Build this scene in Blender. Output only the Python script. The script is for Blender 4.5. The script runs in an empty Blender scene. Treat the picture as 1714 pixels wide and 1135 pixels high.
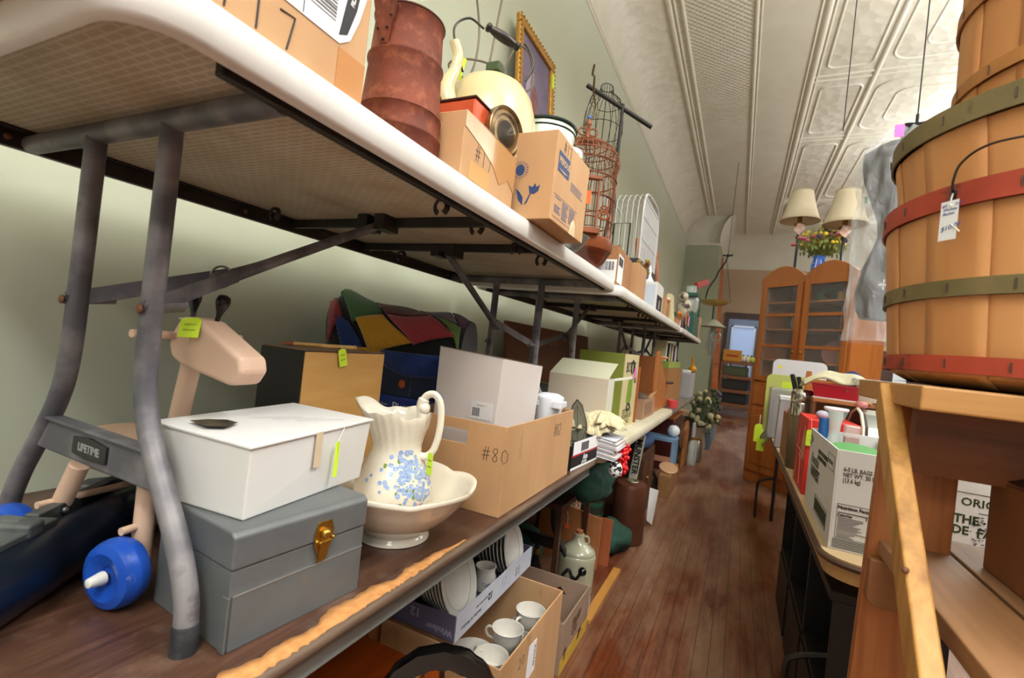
import bpy, bmesh, math, random
from mathutils import Vector, Matrix, Euler
random.seed(7)
SC = bpy.context.scene
COL = SC.collection
PI = math.pi
R = math.radians
V = Vector

# ---------------------------------------------------------------- materials
MATS = {}
def _nt(name):
    m = bpy.data.materials.new(name); m.use_nodes = True
    nt = m.node_tree; nt.nodes.clear()
    out = nt.nodes.new('ShaderNodeOutputMaterial'); b = nt.nodes.new('ShaderNodeBsdfPrincipled')
    nt.links.new(b.outputs[0], out.inputs[0])
    return m, nt, b
def srgb(c):
    if isinstance(c, str):
        c = c.lstrip('#'); c = [int(c[i:i+2], 16)/255 for i in (0, 2, 4)]
    return tuple(((x/12.92) if x <= .04045 else ((x+.055)/1.055)**2.4) for x in c[:3]) + (1,)
def coords(nt, scale=(1,1,1), rot=(0,0,0), src='Object'):
    tc = nt.nodes.new('ShaderNodeTexCoord'); mp = nt.nodes.new('ShaderNodeMapping')
    mp.inputs['Scale'].default_value = scale; mp.inputs['Rotation'].default_value = rot
    nt.links.new(tc.outputs[src], mp.inputs[0]); return mp.outputs[0]
def noise(nt, vec, scale, detail=3, rough=.55, dist=0):
    n = nt.nodes.new('ShaderNodeTexNoise'); n.inputs['Scale'].default_value = scale
    n.inputs['Detail'].default_value = detail; n.inputs['Roughness'].default_value = rough
    n.inputs['Distortion'].default_value = dist
    nt.links.new(vec, n.inputs['Vector']); return n.outputs['Fac']
def ramp(nt, fac, stops):
    r = nt.nodes.new('ShaderNodeValToRGB'); e = r.color_ramp.elements
    while len(e) < len(stops): e.new(.5)
    for el, (p, c) in zip(e, stops): el.position = p; el.color = srgb(c) if isinstance(c, str) else c
    nt.links.new(fac, r.inputs[0]); return r.outputs[0]
def mixc(nt, fac, a, b, mode='MIX'):
    m = nt.nodes.new('ShaderNodeMix'); m.data_type = 'RGBA'; m.blend_type = mode
    for v, i in ((fac, 0), (a, 6), (b, 7)):
        if hasattr(v, 'node'): nt.links.new(v, m.inputs[i])
        else: m.inputs[i].default_value = v if i == 0 else (srgb(v) if isinstance(v, str) else v)
    return m.outputs[2]
def bumpit(nt, b, h, strength=.3, dist=.002):
    bp = nt.nodes.new('ShaderNodeBump'); bp.inputs['Strength'].default_value = strength
    bp.inputs['Distance'].default_value = dist; nt.links.new(h, bp.inputs['Height'])
    nt.links.new(bp.outputs[0], b.inputs['Normal'])
def mat(name, col, rough=.5, metal=0, col2=None, scale=8, lo=.35, hi=.65, stretch=(1,1,1), bump=0, bscale=60, bdist=.001,
        spots=None, spot_scale=12, spot_lo=.6, spot_hi=.68, emit=0, alpha=1, trans=0, coat=0, spec=.5, ior=1.45, src='Object', detail=4, sss=0):
    if name in MATS: return MATS[name]
    m, nt, b = _nt(name); vec = coords(nt, stretch, src=src)
    c = srgb(col)
    b.inputs['Base Color'].default_value = c
    o = None
    if col2: o = ramp(nt, noise(nt, vec, scale, detail), [(lo, col), (hi, col2)])
    if spots:
        f = ramp(nt, noise(nt, vec, spot_scale, 6, .65), [(spot_lo, (0,0,0,1)), (spot_hi, (1,1,1,1))])
        o = mixc(nt, f, o if o else col, spots)
    if o: nt.links.new(o, b.inputs['Base Color'])
    b.inputs['Roughness'].default_value = rough; b.inputs['Metallic'].default_value = metal
    b.inputs['Specular IOR Level'].default_value = spec; b.inputs['IOR'].default_value = ior
    b.inputs['Coat Weight'].default_value = coat; b.inputs['Coat Roughness'].default_value = .08
    b.inputs['Transmission Weight'].default_value = trans; b.inputs['Alpha'].default_value = alpha
    if emit:
        b.inputs['Emission Color'].default_value = c; b.inputs['Emission Strength'].default_value = emit
    if bump: bumpit(nt, b, noise(nt, vec, bscale, 4), bump, bdist)
    MATS[name] = m; return m
def wood(name, c1, c2, grain='Y', rings=14, rough=.45, c3=None, fine=90, bump=.15, coat=0, off=0):
    """stretched noise grain running along one axis"""
    if name in MATS: return MATS[name]
    m, nt, b = _nt(name)
    s = {'X': (.06,1,1), 'Y': (1,.06,1), 'Z': (1,1,.06)}[grain]
    vec = coords(nt, s); 
    n1 = noise(nt, vec, rings, 5, .6, .6); n2 = noise(nt, vec, fine, 3, .7)
    a = ramp(nt, n1, [(.3, c1), (.5, c3 or c1), (.68, c2)])
    a2 = mixc(nt, .28, a, ramp(nt, n2, [(.35, c2), (.65, c1)]))
    nt.links.new(a2, b.inputs['Base Color'])
    b.inputs['Roughness'].default_value = rough; b.inputs['Coat Weight'].default_value = coat; b.inputs['Coat Roughness'].default_value = .15
    bumpit(nt, b, n2, bump, .0006)
    MATS[name] = m; return m

# ---------------------------------------------------------------- mesh builder
class MB:
    def __init__(s): s.v = []; s.f = []; s.sm = []
    def add(s, vs, fs, smooth=False, M=None):
        n = len(s.v); s.v += [tuple(M @ V(p)) if M else tuple(p) for p in vs]
        s.f += [tuple(i+n for i in f) for f in fs]; s.sm += [smooth]*len(fs); return s
    def box(s, x0, x1, y0, y1, z0, z1, M=None):
        vs = [(x, y, z) for z in (z0, z1) for y in (y0, y1) for x in (x0, x1)]
        return s.add(vs, [(0,2,3,1), (4,5,7,6), (0,1,5,4), (2,6,7,3), (0,4,6,2), (1,3,7,5)], False, M)
    def hexa(s, a, b):
        """a, b: bottom and top quads (4 points each, same winding)"""
        return s.add(list(a)+list(b), [(3,2,1,0), (4,5,6,7), (0,1,5,4), (1,2,6,5), (2,3,7,6), (3,0,4,7)])
    def bar(s, p, q, w, h, up=(0,0,1)):
        """rectangular bar p->q; w across, h along 'up'"""
        p, q = V(p), V(q); d = (q-p).normalized(); u = V(up); sd = d.cross(u)
        if sd.length < 1e-5: sd = d.cross(V((1,0,0)))
        sd.normalize(); u = sd.cross(d).normalized()
        r = lambda c: [c+sd*w/2*a+u*h/2*b2 for a, b2 in ((-1,-1),(1,-1),(1,1),(-1,1))]
        return s.hexa(r(p), r(q))
    def tube(s, pts, r, n=10, closed=False, flat=1.0):
        pts = [V(p) for p in pts]; m = len(pts); rr = r if isinstance(r, (list, tuple)) else [r]*m
        T = []
        for i in range(m):
            if closed: t = pts[(i+1) % m]-pts[i-1]
            else: t = pts[min(i+1, m-1)]-pts[max(i-1, 0)]
            T.append(t.normalized() if t.length > 1e-9 else V((0,0,1)))
        u = T[0].orthogonal().normalized(); vs = []
        for i in range(m):
            u = (u-T[i]*u.dot(T[i])); u = u.normalized() if u.length > 1e-6 else T[i].orthogonal().normalized()
            w = T[i].cross(u)
            for k in range(n):
                a = 2*PI*k/n; vs.append(pts[i]+u*math.cos(a)*rr[i]+w*math.sin(a)*rr[i]*flat)
        fs = []
        for i in range(m if closed else m-1):
            j = (i+1) % m
            for k in range(n):
                l = (k+1) % n; fs.append((i*n+k, i*n+l, j*n+l, j*n+k))
        if not closed: fs += [tuple(range(n))[::-1], tuple((m-1)*n+k for k in range(n))]
        return s.add(vs, fs, True)
    def lathe(s, prof, c=(0,0,0), n=32, M=None, fn=None, sx=1, sy=1, a0=0, a1=2*PI):
        """prof [(r,z)]; fn(r,z,angle)->(r,z)"""
        full = abs(a1-a0-2*PI) < 1e-6; cnt = n if full else n+1; vs = []
        for (r, z) in prof:
            for k in range(cnt):
                a = a0+(a1-a0)*k/n; rr, zz = fn(r, z, a) if fn else (r, z)
                p = V((rr*math.cos(a)*sx, rr*math.sin(a)*sy, zz)); p = M @ p if M else p
                vs.append(p+V(c))
        fs = []
        for i in range(len(prof)-1):
            for k in range(n if full else n):
                l = (k+1) % cnt if full else k+1
                fs.append((i*cnt+k, i*cnt+l, (i+1)*cnt+l, (i+1)*cnt+k))
        if full:
            if prof[0][0] > 1e-4 and getattr(s, 'capped', True): fs.append(tuple(range(cnt))[::-1])
            if prof[-1][0] > 1e-4 and getattr(s, 'capped', True): fs.append(tuple((len(prof)-1)*cnt+k for k in range(cnt)))
        return s.add(vs, fs, True)
    def prism(s, poly, t0, t1, M=None, plane='XY'):
        f = {'XY': lambda a, b, t: (a, b, t), 'XZ': lambda a, b, t: (a, t, b), 'YZ': lambda a, b, t: (t, a, b)}[plane]
        n = len(poly); vs = [f(a, b, t0) for a, b in poly]+[f(a, b, t1) for a, b in poly]
        fs = [tuple(range(n))[::-1], tuple(range(n, 2*n))]+[(k, (k+1) % n, n+(k+1) % n, n+k) for k in range(n)]
        return s.add(vs, fs, False, M)
    def grid(s, fn, nu, nv, smooth=True):
        vs = [fn(i/nu, j/nv) for i in range(nu+1) for j in range(nv+1)]
        fs = [(i*(nv+1)+j, (i+1)*(nv+1)+j, (i+1)*(nv+1)+j+1, i*(nv+1)+j+1) for i in range(nu) for j in range(nv)]
        return s.add(vs, fs, smooth)
    def sphere(s, c, r, n=16, m=10, sx=1, sy=1, sz=1):
        pr = [(r*math.sin(PI*i/m) if 0 < i < m else 1e-5, -r*math.cos(PI*i/m)*sz) for i in range(m+1)]
        return s.lathe(pr, c, n, sx=sx, sy=sy)
    def torus(s, c, Rr, r, n=32, m=8, M=None, sx=1, sy=1):
        pts = [V((Rr*sx*math.cos(2*PI*k/n), Rr*sy*math.sin(2*PI*k/n), 0)) for k in range(n)]
        if M: pts = [M @ p for p in pts]
        return s.tube([p+V(c) for p in pts], r, m, True)
    def build(s, name, m, parent=None, bevel=0, sub=0, solid=0, seg=2, sharp=35, disp=None, off=0):
        me = bpy.data.meshes.new(name); me.from_pydata([tuple(p) for p in s.v], [], s.f); me.validate()
        bm = bmesh.new(); bm.from_mesh(me); bmesh.ops.recalc_face_normals(bm, faces=bm.faces)
        bm.to_mesh(me); bm.free()
        if any(s.sm):
            for p in me.polygons: p.use_smooth = True
            me.set_sharp_from_angle(angle=R(sharp))
        me.materials.append(m)
        o = bpy.data.objects.new(name, me); COL.objects.link(o)
        if parent: o.parent = parent
        if solid:
            d = o.modifiers.new('s', 'SOLIDIFY'); d.thickness = solid; d.offset = off
        if bevel:
            d = o.modifiers.new('b', 'BEVEL'); d.width = bevel; d.segments = seg; d.limit_method = 'ANGLE'; d.angle_limit = R(40)
        if sub:
            for p in me.polygons: p.use_smooth = True
            d = o.modifiers.new('u', 'SUBSURF'); d.levels = d.render_levels = sub
        if disp:
            t = bpy.data.textures.new(name, 'CLOUDS'); t.noise_scale = disp[1]
            d = o.modifiers.new('d', 'DISPLACE'); d.texture = t; d.strength = disp[0]; d.texture_coords = 'LOCAL'
        return o
def thing(name, label, cat, loc=(0,0,0), rot=0, group=None):
    o = bpy.data.objects.new(name, None); COL.objects.link(o); o.empty_display_size = .05
    o.location = loc; o.rotation_euler = rot if isinstance(rot, (tuple, list)) else (0, 0, R(rot))
    o['label'] = label; o['category'] = cat
    if group: o['group'] = group
    return o
def tag(o, label, cat, group=None, loc=None, rot=None):
    o['label'] = label; o['category'] = cat
    if group: o['group'] = group
    if loc: o.location = loc
    if rot is not None: o.rotation_euler = (0, 0, R(rot))
    return o
def struct(o): o['kind'] = 'structure'; return o
def dup(root, loc, rot=None, label=None):
    r = root.copy(); COL.objects.link(r); r.location = loc
    if rot is not None: r.rotation_euler = (0, 0, R(rot))
    if label: r['label'] = label
    for ch in list(root.children):
        c = ch.copy(); COL.objects.link(c); c.parent = r
        for g in ch.children:
            d = g.copy(); COL.objects.link(d); d.parent = c
    return r
def text(s, size, m, parent, loc, rot, name='lettering', ext=.0002, align='LEFT', bold=0, shear=0, sx=1, spacing=1.0, line=1.0):
    cu = bpy.data.curves.new('t', 'FONT'); cu.body = s; cu.size = size; cu.extrude = ext; cu.align_x = align
    cu.offset = bold; cu.shear = shear; cu.space_character = spacing; cu.space_line = line
    cu.resolution_u = 2
    t = bpy.data.objects.new('t', cu); COL.objects.link(t)
    me = bpy.data.meshes.new_from_object(t); bpy.data.objects.remove(t); bpy.data.curves.remove(cu)
    me.name = name; me.materials.clear(); me.materials.append(m)
    o = bpy.data.objects.new(name, me); COL.objects.link(o); o.parent = parent
    o.location = loc; o.rotation_euler = tuple(R(a) for a in rot); o.scale = (sx, 1, 1)
    return o
NEAR = (90, 0, 0); AISLE = (90, 0, 90); RAISLE = (90, 0, -90)
def face_M(kind, off):
    """matrix from (u,v,n) of a face to local coords. near: y=off facing -Y; aisle: x=off facing +X; raisle: x=off facing -X"""
    if kind == 'near': return Matrix(((1,0,0,0), (0,0,-1,off), (0,1,0,0), (0,0,0,1)))
    if kind == 'aisle': return Matrix(((0,0,1,off), (1,0,0,0), (0,1,0,0), (0,0,0,1)))
    if kind == 'raisle': return Matrix(((0,0,-1,off), (-1,0,0,0), (0,1,0,0), (0,0,0,1)))
    if kind == 'top': return Matrix(((1,0,0,0), (0,1,0,0), (0,0,1,off), (0,0,0,1)))
def decal(kind, off, polys, name, m, parent, t=.0006, z0=.0002):
    b = MB(); M = face_M(kind, off)
    for p in polys: b.prism(p, z0, z0+t, M)
    return b.build(name, m, parent)
def rect(u0, u1, v0, v1): return [(u0,v0), (u1,v0), (u1,v1), (u0,v1)]
def strokes(kind, off, lines, name, m, parent, w=.0012):
    """hand written pen lines"""
    b = MB(); M = face_M(kind, off)
    for ln in lines: b.tube([M @ V((u, v, .0004)) for u, v in ln], w, 6, flat=1)
    return b.build(name, m, parent)
def rnd(a, b): return random.uniform(a, b)
def spline(pts, n=8):
    """Catmull-Rom through pts"""
    P = [V(p) for p in pts]; P = [P[0]*2-P[1]]+P+[P[-1]*2-P[-2]]; out = []
    for i in range(1, len(P)-2):
        for k in range(n):
            t = k/n; a, b, c, d = P[i-1:i+3]
            out.append(.5*((2*b)+(c-a)*t+(2*a-5*b+4*c-d)*t*t+(3*b-a-3*c+d)*t**3))
    out.append(P[-2]); return out
DIG = {'#': [[(.25,0),(.4,1)],[(.6,0),(.72,1)],[(.05,.34),(.92,.4)],[(.08,.66),(.95,.7)]],
 '1': [[(.5,0),(.5,1)]], '7': [[(.05,.95),(.75,1),(.5,0)]],
 '8': [[(.5,.5),(.2,.72),(.35,.97),(.68,.95),(.72,.72),(.5,.5),(.2,.25),(.4,0),(.72,.1),(.75,.35),(.5,.5)]],
 '0': [[(.5,1),(.2,.8),(.15,.3),(.45,0),(.8,.25),(.85,.75),(.5,1)]], '2': [[(.1,.8),(.4,1),(.7,.8),(.6,.5),(.1,0),(.8,.03)]],
 '5': [[(.8,1),(.25,.97),(.22,.6),(.6,.62),(.78,.3),(.5,0),(.15,.08)]]}
def handwrite(kind, off, s, u, v, h, m, parent, w=.0012, sp=.75, lean=0, name='handwriting'):
    L = []
    for i, ch in enumerate(s):
        for st in DIG.get(ch, []): L.append([(u+(i*sp+x*.7+lean*y)*h, v+y*h) for x, y in st])
    return strokes(kind, off, L, name, m, parent, w)
def carton(name, label, cat, corner, rot, w, l, h, m, open_top=False, t=.004, flaps=(), group=None, side=-1, taper=0, hole=None):
    """box whose near aisle corner is the origin; it spans side*w in x and +l in y"""
    o = thing(name, label, cat, corner, rot, group); b = MB()
    x0, x1 = (-w, 0) if side < 0 else (0, w)
    if not open_top:
        b.box(x0, x1, 0, l, 0, h); b.build('body', m, o, bevel=.0025)
    else:
        b.box(x0, x1, 0, l, 0, t)
        b.box(x0+t, x1-t, 0, t, t, h) if not hole else None
        if hole:
            u0, u1, v0, v1 = hole
            b.box(x0+t, u0, 0, t, t, h).box(u1, x1-t, 0, t, t, h).box(u0, u1, 0, t, t, v0).box(u0, u1, 0, t, v1, h)
        b.box(x0+t, x1-t, l-t, l, t, h)
        b.box(x0, x0+t, 0, l, t, h).box(x1-t, x1, 0, l, t, h)
        b.build('body', m, o, bevel=.001)
    return o
# ================================================================ ROOM
def wall_material(name, c, c2):
    m, nt, b = _nt(name); vec = coords(nt)
    n = noise(nt, vec, 1.3, 4); nt.links.new(ramp(nt, n, [(.3, c), (.7, c2)]), b.inputs['Base Color'])
    b.inputs['Roughness'].default_value = .42; b.inputs['Specular IOR Level'].default_value = .35; bumpit(nt, b, noise(nt, vec, 90, 3), .12, .001)
    MATS[name] = m; return m
M_wall = wall_material('sage_paint', '#bcc1ad', '#c1c6b3')
M_pink = wall_material('tan_pink_paint', '#c0a68c', '#bda288')
def ceiling_mat(name, pat):
    m, nt, b = _nt(name); vec = coords(nt)
    n = noise(nt, vec, 3, 5); c = ramp(nt, n, [(.3, '#cfcab6'), (.7, '#d8d4c2')]); nt.links.new(c, b.inputs['Base Color'])
    b.inputs['Roughness'].default_value = .42
    if pat == 'diamond':
        v = nt.nodes.new('ShaderNodeTexVoronoi'); v.feature = 'F1'; v.inputs['Scale'].default_value = 1; v.inputs['Randomness'].default_value = 0
        nt.links.new(coords(nt, (22, 22, 22), (0, 0, R(45))), v.inputs['Vector']); bumpit(nt, b, v.outputs['Distance'], 1.0, .02)
    elif pat == 'floral':
        v = nt.nodes.new('ShaderNodeTexVoronoi'); v.inputs['Scale'].default_value = 9
        nt.links.new(vec, v.inputs['Vector']); bumpit(nt, b, v.outputs['Distance'], .5, .02)
    else: bumpit(nt, b, noise(nt, vec, 14, 4), .15, .004)
    MATS[name] = m; return m
MC_plain = ceiling_mat('tin_ceiling_plain', ''); MC_dia = ceiling_mat('tin_ceiling_embossed', 'diamond'); MC_flo = ceiling_mat('tin_ceiling_floral', 'floral')
def floor_mat():
    m, nt, b = _nt('worn_floor_boards'); tc = coords(nt, (1, 1, 1), (0, 0, R(90)))
    br = nt.nodes.new('ShaderNodeTexBrick'); br.offset = .37; br.inputs['Scale'].default_value = 1
    br.inputs['Brick Width'].default_value = 1.9; br.inputs['Row Height'].default_value = .058; br.inputs['Mortar Size'].default_value = .0012
    br.inputs['Color1'].default_value = (.35,.35,.35,1); br.inputs['Color2'].default_value = (.75,.75,.75,1); br.inputs['Mortar'].default_value = (0,0,0,1)
    nt.links.new(tc, br.inputs['Vector'])
    g = noise(nt, coords(nt, (1, .05, 1)), 60, 4); base = ramp(nt, g, [(.3, '#552614'), (.7, '#84421f')])
    base = mixc(nt, .55, base, mixc(nt, 1, base, br.outputs['Color'], 'MULTIPLY'))
    n = noise(nt, coords(nt, (1, .25, 1)), 3.2, 6, .65); wear = ramp(nt, n, [(.40, (0,0,0,1)), (.62, (.8,.8,.8,1))])
    base = mixc(nt, wear, base, '#96765e')
    sc = ramp(nt, noise(nt, coords(nt, (1, .12, 1)), 22, 5, .7), [(.6, (0,0,0,1)), (.72, (1,1,1,1))])
    f = nt.nodes.new('ShaderNodeMath'); f.operation = 'MULTIPLY'; f.inputs[1].default_value = .6; nt.links.new(sc, f.inputs[0])
    base = mixc(nt, f.outputs[0], base, '#a58468')
    base = mixc(nt, br.outputs['Fac'], base, '#3c1d12')
    nt.links.new(base, b.inputs['Base Color']); b.inputs['Roughness'].default_value = .36
    bumpit(nt, b, br.outputs['Fac'], -.4, .002)
    return m
M_floor = floor_mat()
WX = -1.40
struct(MB().box(-1.6, 7.2, -5.2, 20, -.05, 0).build('floor', M_floor))
struct(MB().box(-1.6, WX, -5.2, 13.9, 0, 4.06).build('wall_left', M_wall))
# front wall with shop windows behind the camera
fw = MB(); fw.box(WX, 7.2, -5.2, -5, 0, .5).box(WX, 7.2, -5.2, -5, 3.6, 4.6)
for x in (-1.4, 1.6, 4.6): fw.box(x, x+.25, -5.2, -5, .5, 3.6)
struct(fw.build('wall_front', M_wall))
struct(MB().box(7.0, 7.2, -5.2, 20, 0, 4.6).build('wall_right', mat('darkened_low_bounce_wall', '#5c544a', .6)))  # unseen wall, darkened to cut bounce light under the raised tables
# tin ceiling: profile along the aisle
CZ_ = 4.53; ra = .47
def cove(a0=0, n=14):
    return [(WX+ra-ra*math.cos(a), 4.06+ra*math.sin(a)) for a in [PI/2*k/n for k in range(n+1)]]
pr = cove(); cb = MB()
cb.add([(x, y, z) for (x, z) in pr for y in (-5.2, 13.8)], [(2*i, 2*i+1, 2*i+3, 2*i+2) for i in range(len(pr)-1)], True)
struct(cb.build('trim_1', MC_flo))
struct(MB().box(-.93, -.16, -5.2, 14, CZ_, CZ_+.06).build('ceiling', MC_dia))
struct(MB().box(-.16, .42, -5.2, 14, CZ_, CZ_+.06).build('ceiling', MC_plain))
struct(MB().box(.42, 7.2, -5.2, 14, CZ_, CZ_+.06).build('ceiling', MC_flo))
mo = MB()
def mold(x, w, h):
    mo.tube([(x, -5.2, CZ_), (x, 14, CZ_)], h, 10, flat=w/h)
for x, w, h in ((-.93,.03,.035), (-.88,.014,.02), (-.81,.022,.03), (-.17,.022,.03), (-.13,.01,.014), (.36,.012,.02), (.42,.035,.04), (.47,.012,.02), (1.02,.03,.035), (2.7,.03,.035), (3.3,.03,.035), (4.9,.03,.03)):
    h *= .6; mo.lathe([(h, 0), (h, 1)], (x, -5.2, CZ_), 12, M=Matrix(((w/h*.9,0,0,0),(0,0,19.2,0),(0,1,0,0),(0,0,0,1))))
for y in (-1, 1.8, 4.6, 6.2, 7.8, 10.6, 12.2, 13.7):
    for d in (-.05, .05):
        mo.lathe([(.014, 0), (.014, 1)], (.42, y+d, CZ_), 10, M=Matrix(((0,0,6.6,0),(1,0,0,0),(0,1,0,0),(0,0,0,1))))
struct(mo.build('trim_2', MC_plain))
# raised panels with rounded corners in the main field
pn = MB()
def ring(x0, x1, y0, y1, r, z, rad):
    pts = []
    for cx, cy, a in ((x1-rad, y1-rad, 0), (x0+rad, y1-rad, 90), (x0+rad, y0+rad, 180), (x1-rad, y0+rad, 270)):
        for k in range(7): t = R(a+15*k); pts.append((cx+rad*math.cos(t), cy+rad*math.sin(t), z))
    pn.tube(pts, r, 8, True)
for (a, b_) in ((1.9,4.5), (4.7,6.1), (6.3,7.7), (7.9,10.5), (10.7,12.1), (-1+.1,1.7), (-4.5,-1.1)):
    for x0, x1 in ((.54,.95), (1.1,2.6), (2.8,3.2), (3.4,4.8), (5.0,6.9)):
        ring(x0, x1, a+.1, b_-.1, .013, CZ_, .18 if x1-x0 > .6 else .08)
        if x1-x0 > .6: ring(x0+.22, x1-.22, a+.3, b_-.3, .010, CZ_, .14)
struct(pn.build('trim_3', MC_plain))
mo = MB()
for z, r in ((4.05,.022), (4.02,.012), (4.09,.012)):
    mo.lathe([(r, 0), (r, 1)], (WX, -5.2, z), 10, M=Matrix(((1,0,0,0),(0,0,18.9,0),(0,1,0,0),(0,0,0,1))))
struct(mo.build('trim_4', MC_plain))
# pilaster and its coved cap
struct(MB().box(WX, -.66, 11.75, 13.8, 0, 3.93).build('wall_pilaster', wall_material('shaded_sage_paint', '#a0a68e', '#a6ac95')))  # darker copy of the wall sage, shade painted into its colour
cp = MB(); n = 12
A = [(x, z) for x, z in [(-.66+.0-.0, 3.95)]]
pts = [(-.66+.27*(1-math.cos(PI/2*k/n)), 3.95+.58*math.sin(PI/2*k/n)) for k in range(n+1)]
cp.add([(x, y, z) for (x, z) in pts for y in (11.45, 13.8)], [(2*i, 2*i+1, 2*i+3, 2*i+2) for i in range(n)], True)
fr = [(11.75-.35*(1-math.cos(PI/2*k/n)), 3.95+.58*math.sin(PI/2*k/n)) for k in range(n+1)]
cp.add([(x, y, z) for (y, z) in fr for x in (WX, -.66)]+[], [(2*i, 2*i+1, 2*i+3, 2*i+2) for i in range(n)], True)
# corner patch
g = []
for i in range(n+1):
    a = PI/2*i/n; r1 = .27*(1-math.cos(a)); r2 = .35*(1-math.cos(a)); z = 3.95+.58*math.sin(a)
    g.append([(-.66+r1*math.sin(t), 11.75-r2*math.cos(t), z) for t in [PI/2*k/6 for k in range(7)]])
vs = [p for row in g for p in row]; cp.add(vs, [(i*7+k, i*7+k+1, (i+1)*7+k+1, (i+1)*7+k) for i in range(n) for k in range(6)], True)
cp.box(WX, -.64, 11.72, 13.8, 3.9, 3.96)
struct(cp.build('trim_5', MC_flo))
# back wall, doorway, room behind
bw = MB().box(WX, -.37, 13.8, 13.95, 0, 3.75).box(.75, 7.2, 13.8, 13.95, 0, 3.75).box(-.37, .75, 13.8, 13.95, 2.45, 3.75)
struct(bw.build('wall_back', M_pink))
n = 10; pts = [(13.8-.75*(1-math.cos(PI/2*k/n)), 3.75+.78*math.sin(PI/2*k/n)) for k in range(n+1)]
cv = MB(); cv.add([(x, y, z) for (y, z) in pts for x in (WX, 7.2)], [(2*i, 2*i+1, 2*i+3, 2*i+2) for i in range(n)], True)
struct(cv.build('trim_6', MC_plain))
M_dkwood = wood('dark_door_trim', '#4a2c1c', '#2c1a12', 'Z', 10, .4)
d = MB().box(-.47, -.37, 13.72, 13.82, 0, 2.55).box(.75, .85, 13.72, 13.82, 0, 2.55).box(-.47, .85, 13.70, 13.82, 2.45, 2.6)
struct(d.build('trim_7', M_dkwood))
struct(MB().box(-.5, .9, 17.4, 17.5, 0, 3.6).box(-3, -.5, 17.4, 17.5, 0, 3.6).box(.9, 3, 17.4, 17.5, 0, 3.6).build('wall_back_room', mat('back_room_paint', '#6f7783', .7)))
struct(MB().box(-3, 3, 13.95, 17.5, 3.4, 3.5).build('ceiling', MC_plain))
w = MB().box(-.33, .32, 17.33, 17.4, .95, 2.5).box(-.30, .30, 17.31, 17.33, 1.0, 2.45)
wf = MB().box(-.36, -.31, 17.3, 17.4, .9, 2.55).box(.31, .36, 17.3, 17.4, .9, 2.55).box(-.36, .36, 17.3, 17.4, 2.5, 2.55).box(-.36, .36, 17.28, 17.4, .88, .94)
struct(wf.build('window_1', mat('window_white_frame', '#d9dde2', .5)))
struct(MB().box(-.31, .31, 17.36, 17.38, .94, 2.5).build('window_1', mat('hazy_daylight_glass', '#8b9bb5', .3, emit=.7)))
# window lights: the daylight that comes through the shop front
def area(name, loc, rot, sx, sy, e, col=(1,1,1)):
    L = bpy.data.lights.new(name, 'AREA'); L.shape = 'RECTANGLE'; L.size = sx; L.size_y = sy; L.energy = e; L.color = col
    o = bpy.data.objects.new(name, L); COL.objects.link(o); o.location = loc; o.rotation_euler = tuple(R(a) for a in rot); return o
area('shop_window_daylight', (2.8, -4.9, 2.05), (90, 0, 0), 8.0, 3.0, 26, (.93,.96,1))
# unseen area lights without fittings: downlights, plus uplights added to brighten the ceiling
LC = (.96,.98,1)
for x, y, dn, up in ((1.3, -3.0, 60, 150), (1.5, .9, 70, 185), (2.6, 4.2, 60, 90), (3.5, 7.6, 45, 160), (4.8, 11.0, 45, 190), (5.6, -1, 2, 70), (5.6, 5, 2, 70)):
    area('unseen_downlight', (x, y, 3.5), (0, 0, 0), 1.4, .4, dn, LC); area('added_ceiling_uplight', (x, y, 3.3), (180, 0, 0), 2.2, 1.6, up, LC)
area('unseen_downlight', (.6, -1.6, 3.9), (0, 0, 0), 1.4, .4, 60, LC); area('added_ceiling_uplight', (.6, -1.6, 3.92), (180, 0, 0), 1.4, .4, 150, LC)
area('back_room_daylight', (.3, 16.2, 3.3), (0, 0, 0), 2, 1.5, 30, (.85,.92,1))
# dim world background; no fittings are built for the lights above
wd = bpy.data.worlds.new('w'); SC.world = wd; wd.use_nodes = True
wd.node_tree.nodes['Background'].inputs[0].default_value = (.95,.97,1,1); wd.node_tree.nodes['Background'].inputs[1].default_value = .35
# ================================================================ FOLDING TABLES
M_white = mat('dirty_white_plastic', '#d2cfca', .5, col2='#dedcd9', scale=5, bump=.25, bscale=120, bdist=.0006, spots='#bda994', spot_scale=7, spot_lo=.62, spot_hi=.85)
def under_mat():
    m, nt, b = _nt('dimpled_plastic_underside'); b.inputs['Base Color'].default_value = srgb('#cfc4b3')
    br = nt.nodes.new('ShaderNodeTexBrick'); br.inputs['Scale'].default_value = 1; br.inputs['Brick Width'].default_value = .03; br.inputs['Row Height'].default_value = .012
    br.inputs['Mortar Size'].default_value = .0035; br.inputs['Mortar Smooth'].default_value = 1
    nt.links.new(coords(nt), br.inputs['Vector'])
    n = noise(nt, coords(nt), 9, 5); c = ramp(nt, n, [(.3, '#b8a68c'), (.6, '#cfc4b3')])
    c = mixc(nt, br.outputs['Fac'], mixc(nt, .5, c, '#8f7f68'), c)  # dimples tinted darker: their recess shade is painted into the colour
    nt.links.new(c, b.inputs['Base Color']); b.inputs['Roughness'].default_value = .6
    bumpit(nt, b, br.outputs['Fac'], -.7, .004); return m
M_under = under_mat()
M_leg = mat('grey_hammered_steel', '#58575d', .5, .22, col2='#848083', scale=9, lo=.42, hi=.6, bump=.1, bscale=400, spots='#51474a', spot_scale=9, spot_lo=.6, spot_hi=.72)
M_dark = mat('black_steel', '#2a2624', .45, .4, col2='#37312d', scale=12)
M_rivet = mat('rusty_rivet', '#7c5540', .6, .5)
M_badge = mat('black_badge', '#1d1e20', .4)
M_badge_t = mat('badge_grey_letters', '#8b8d90', .4)
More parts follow.
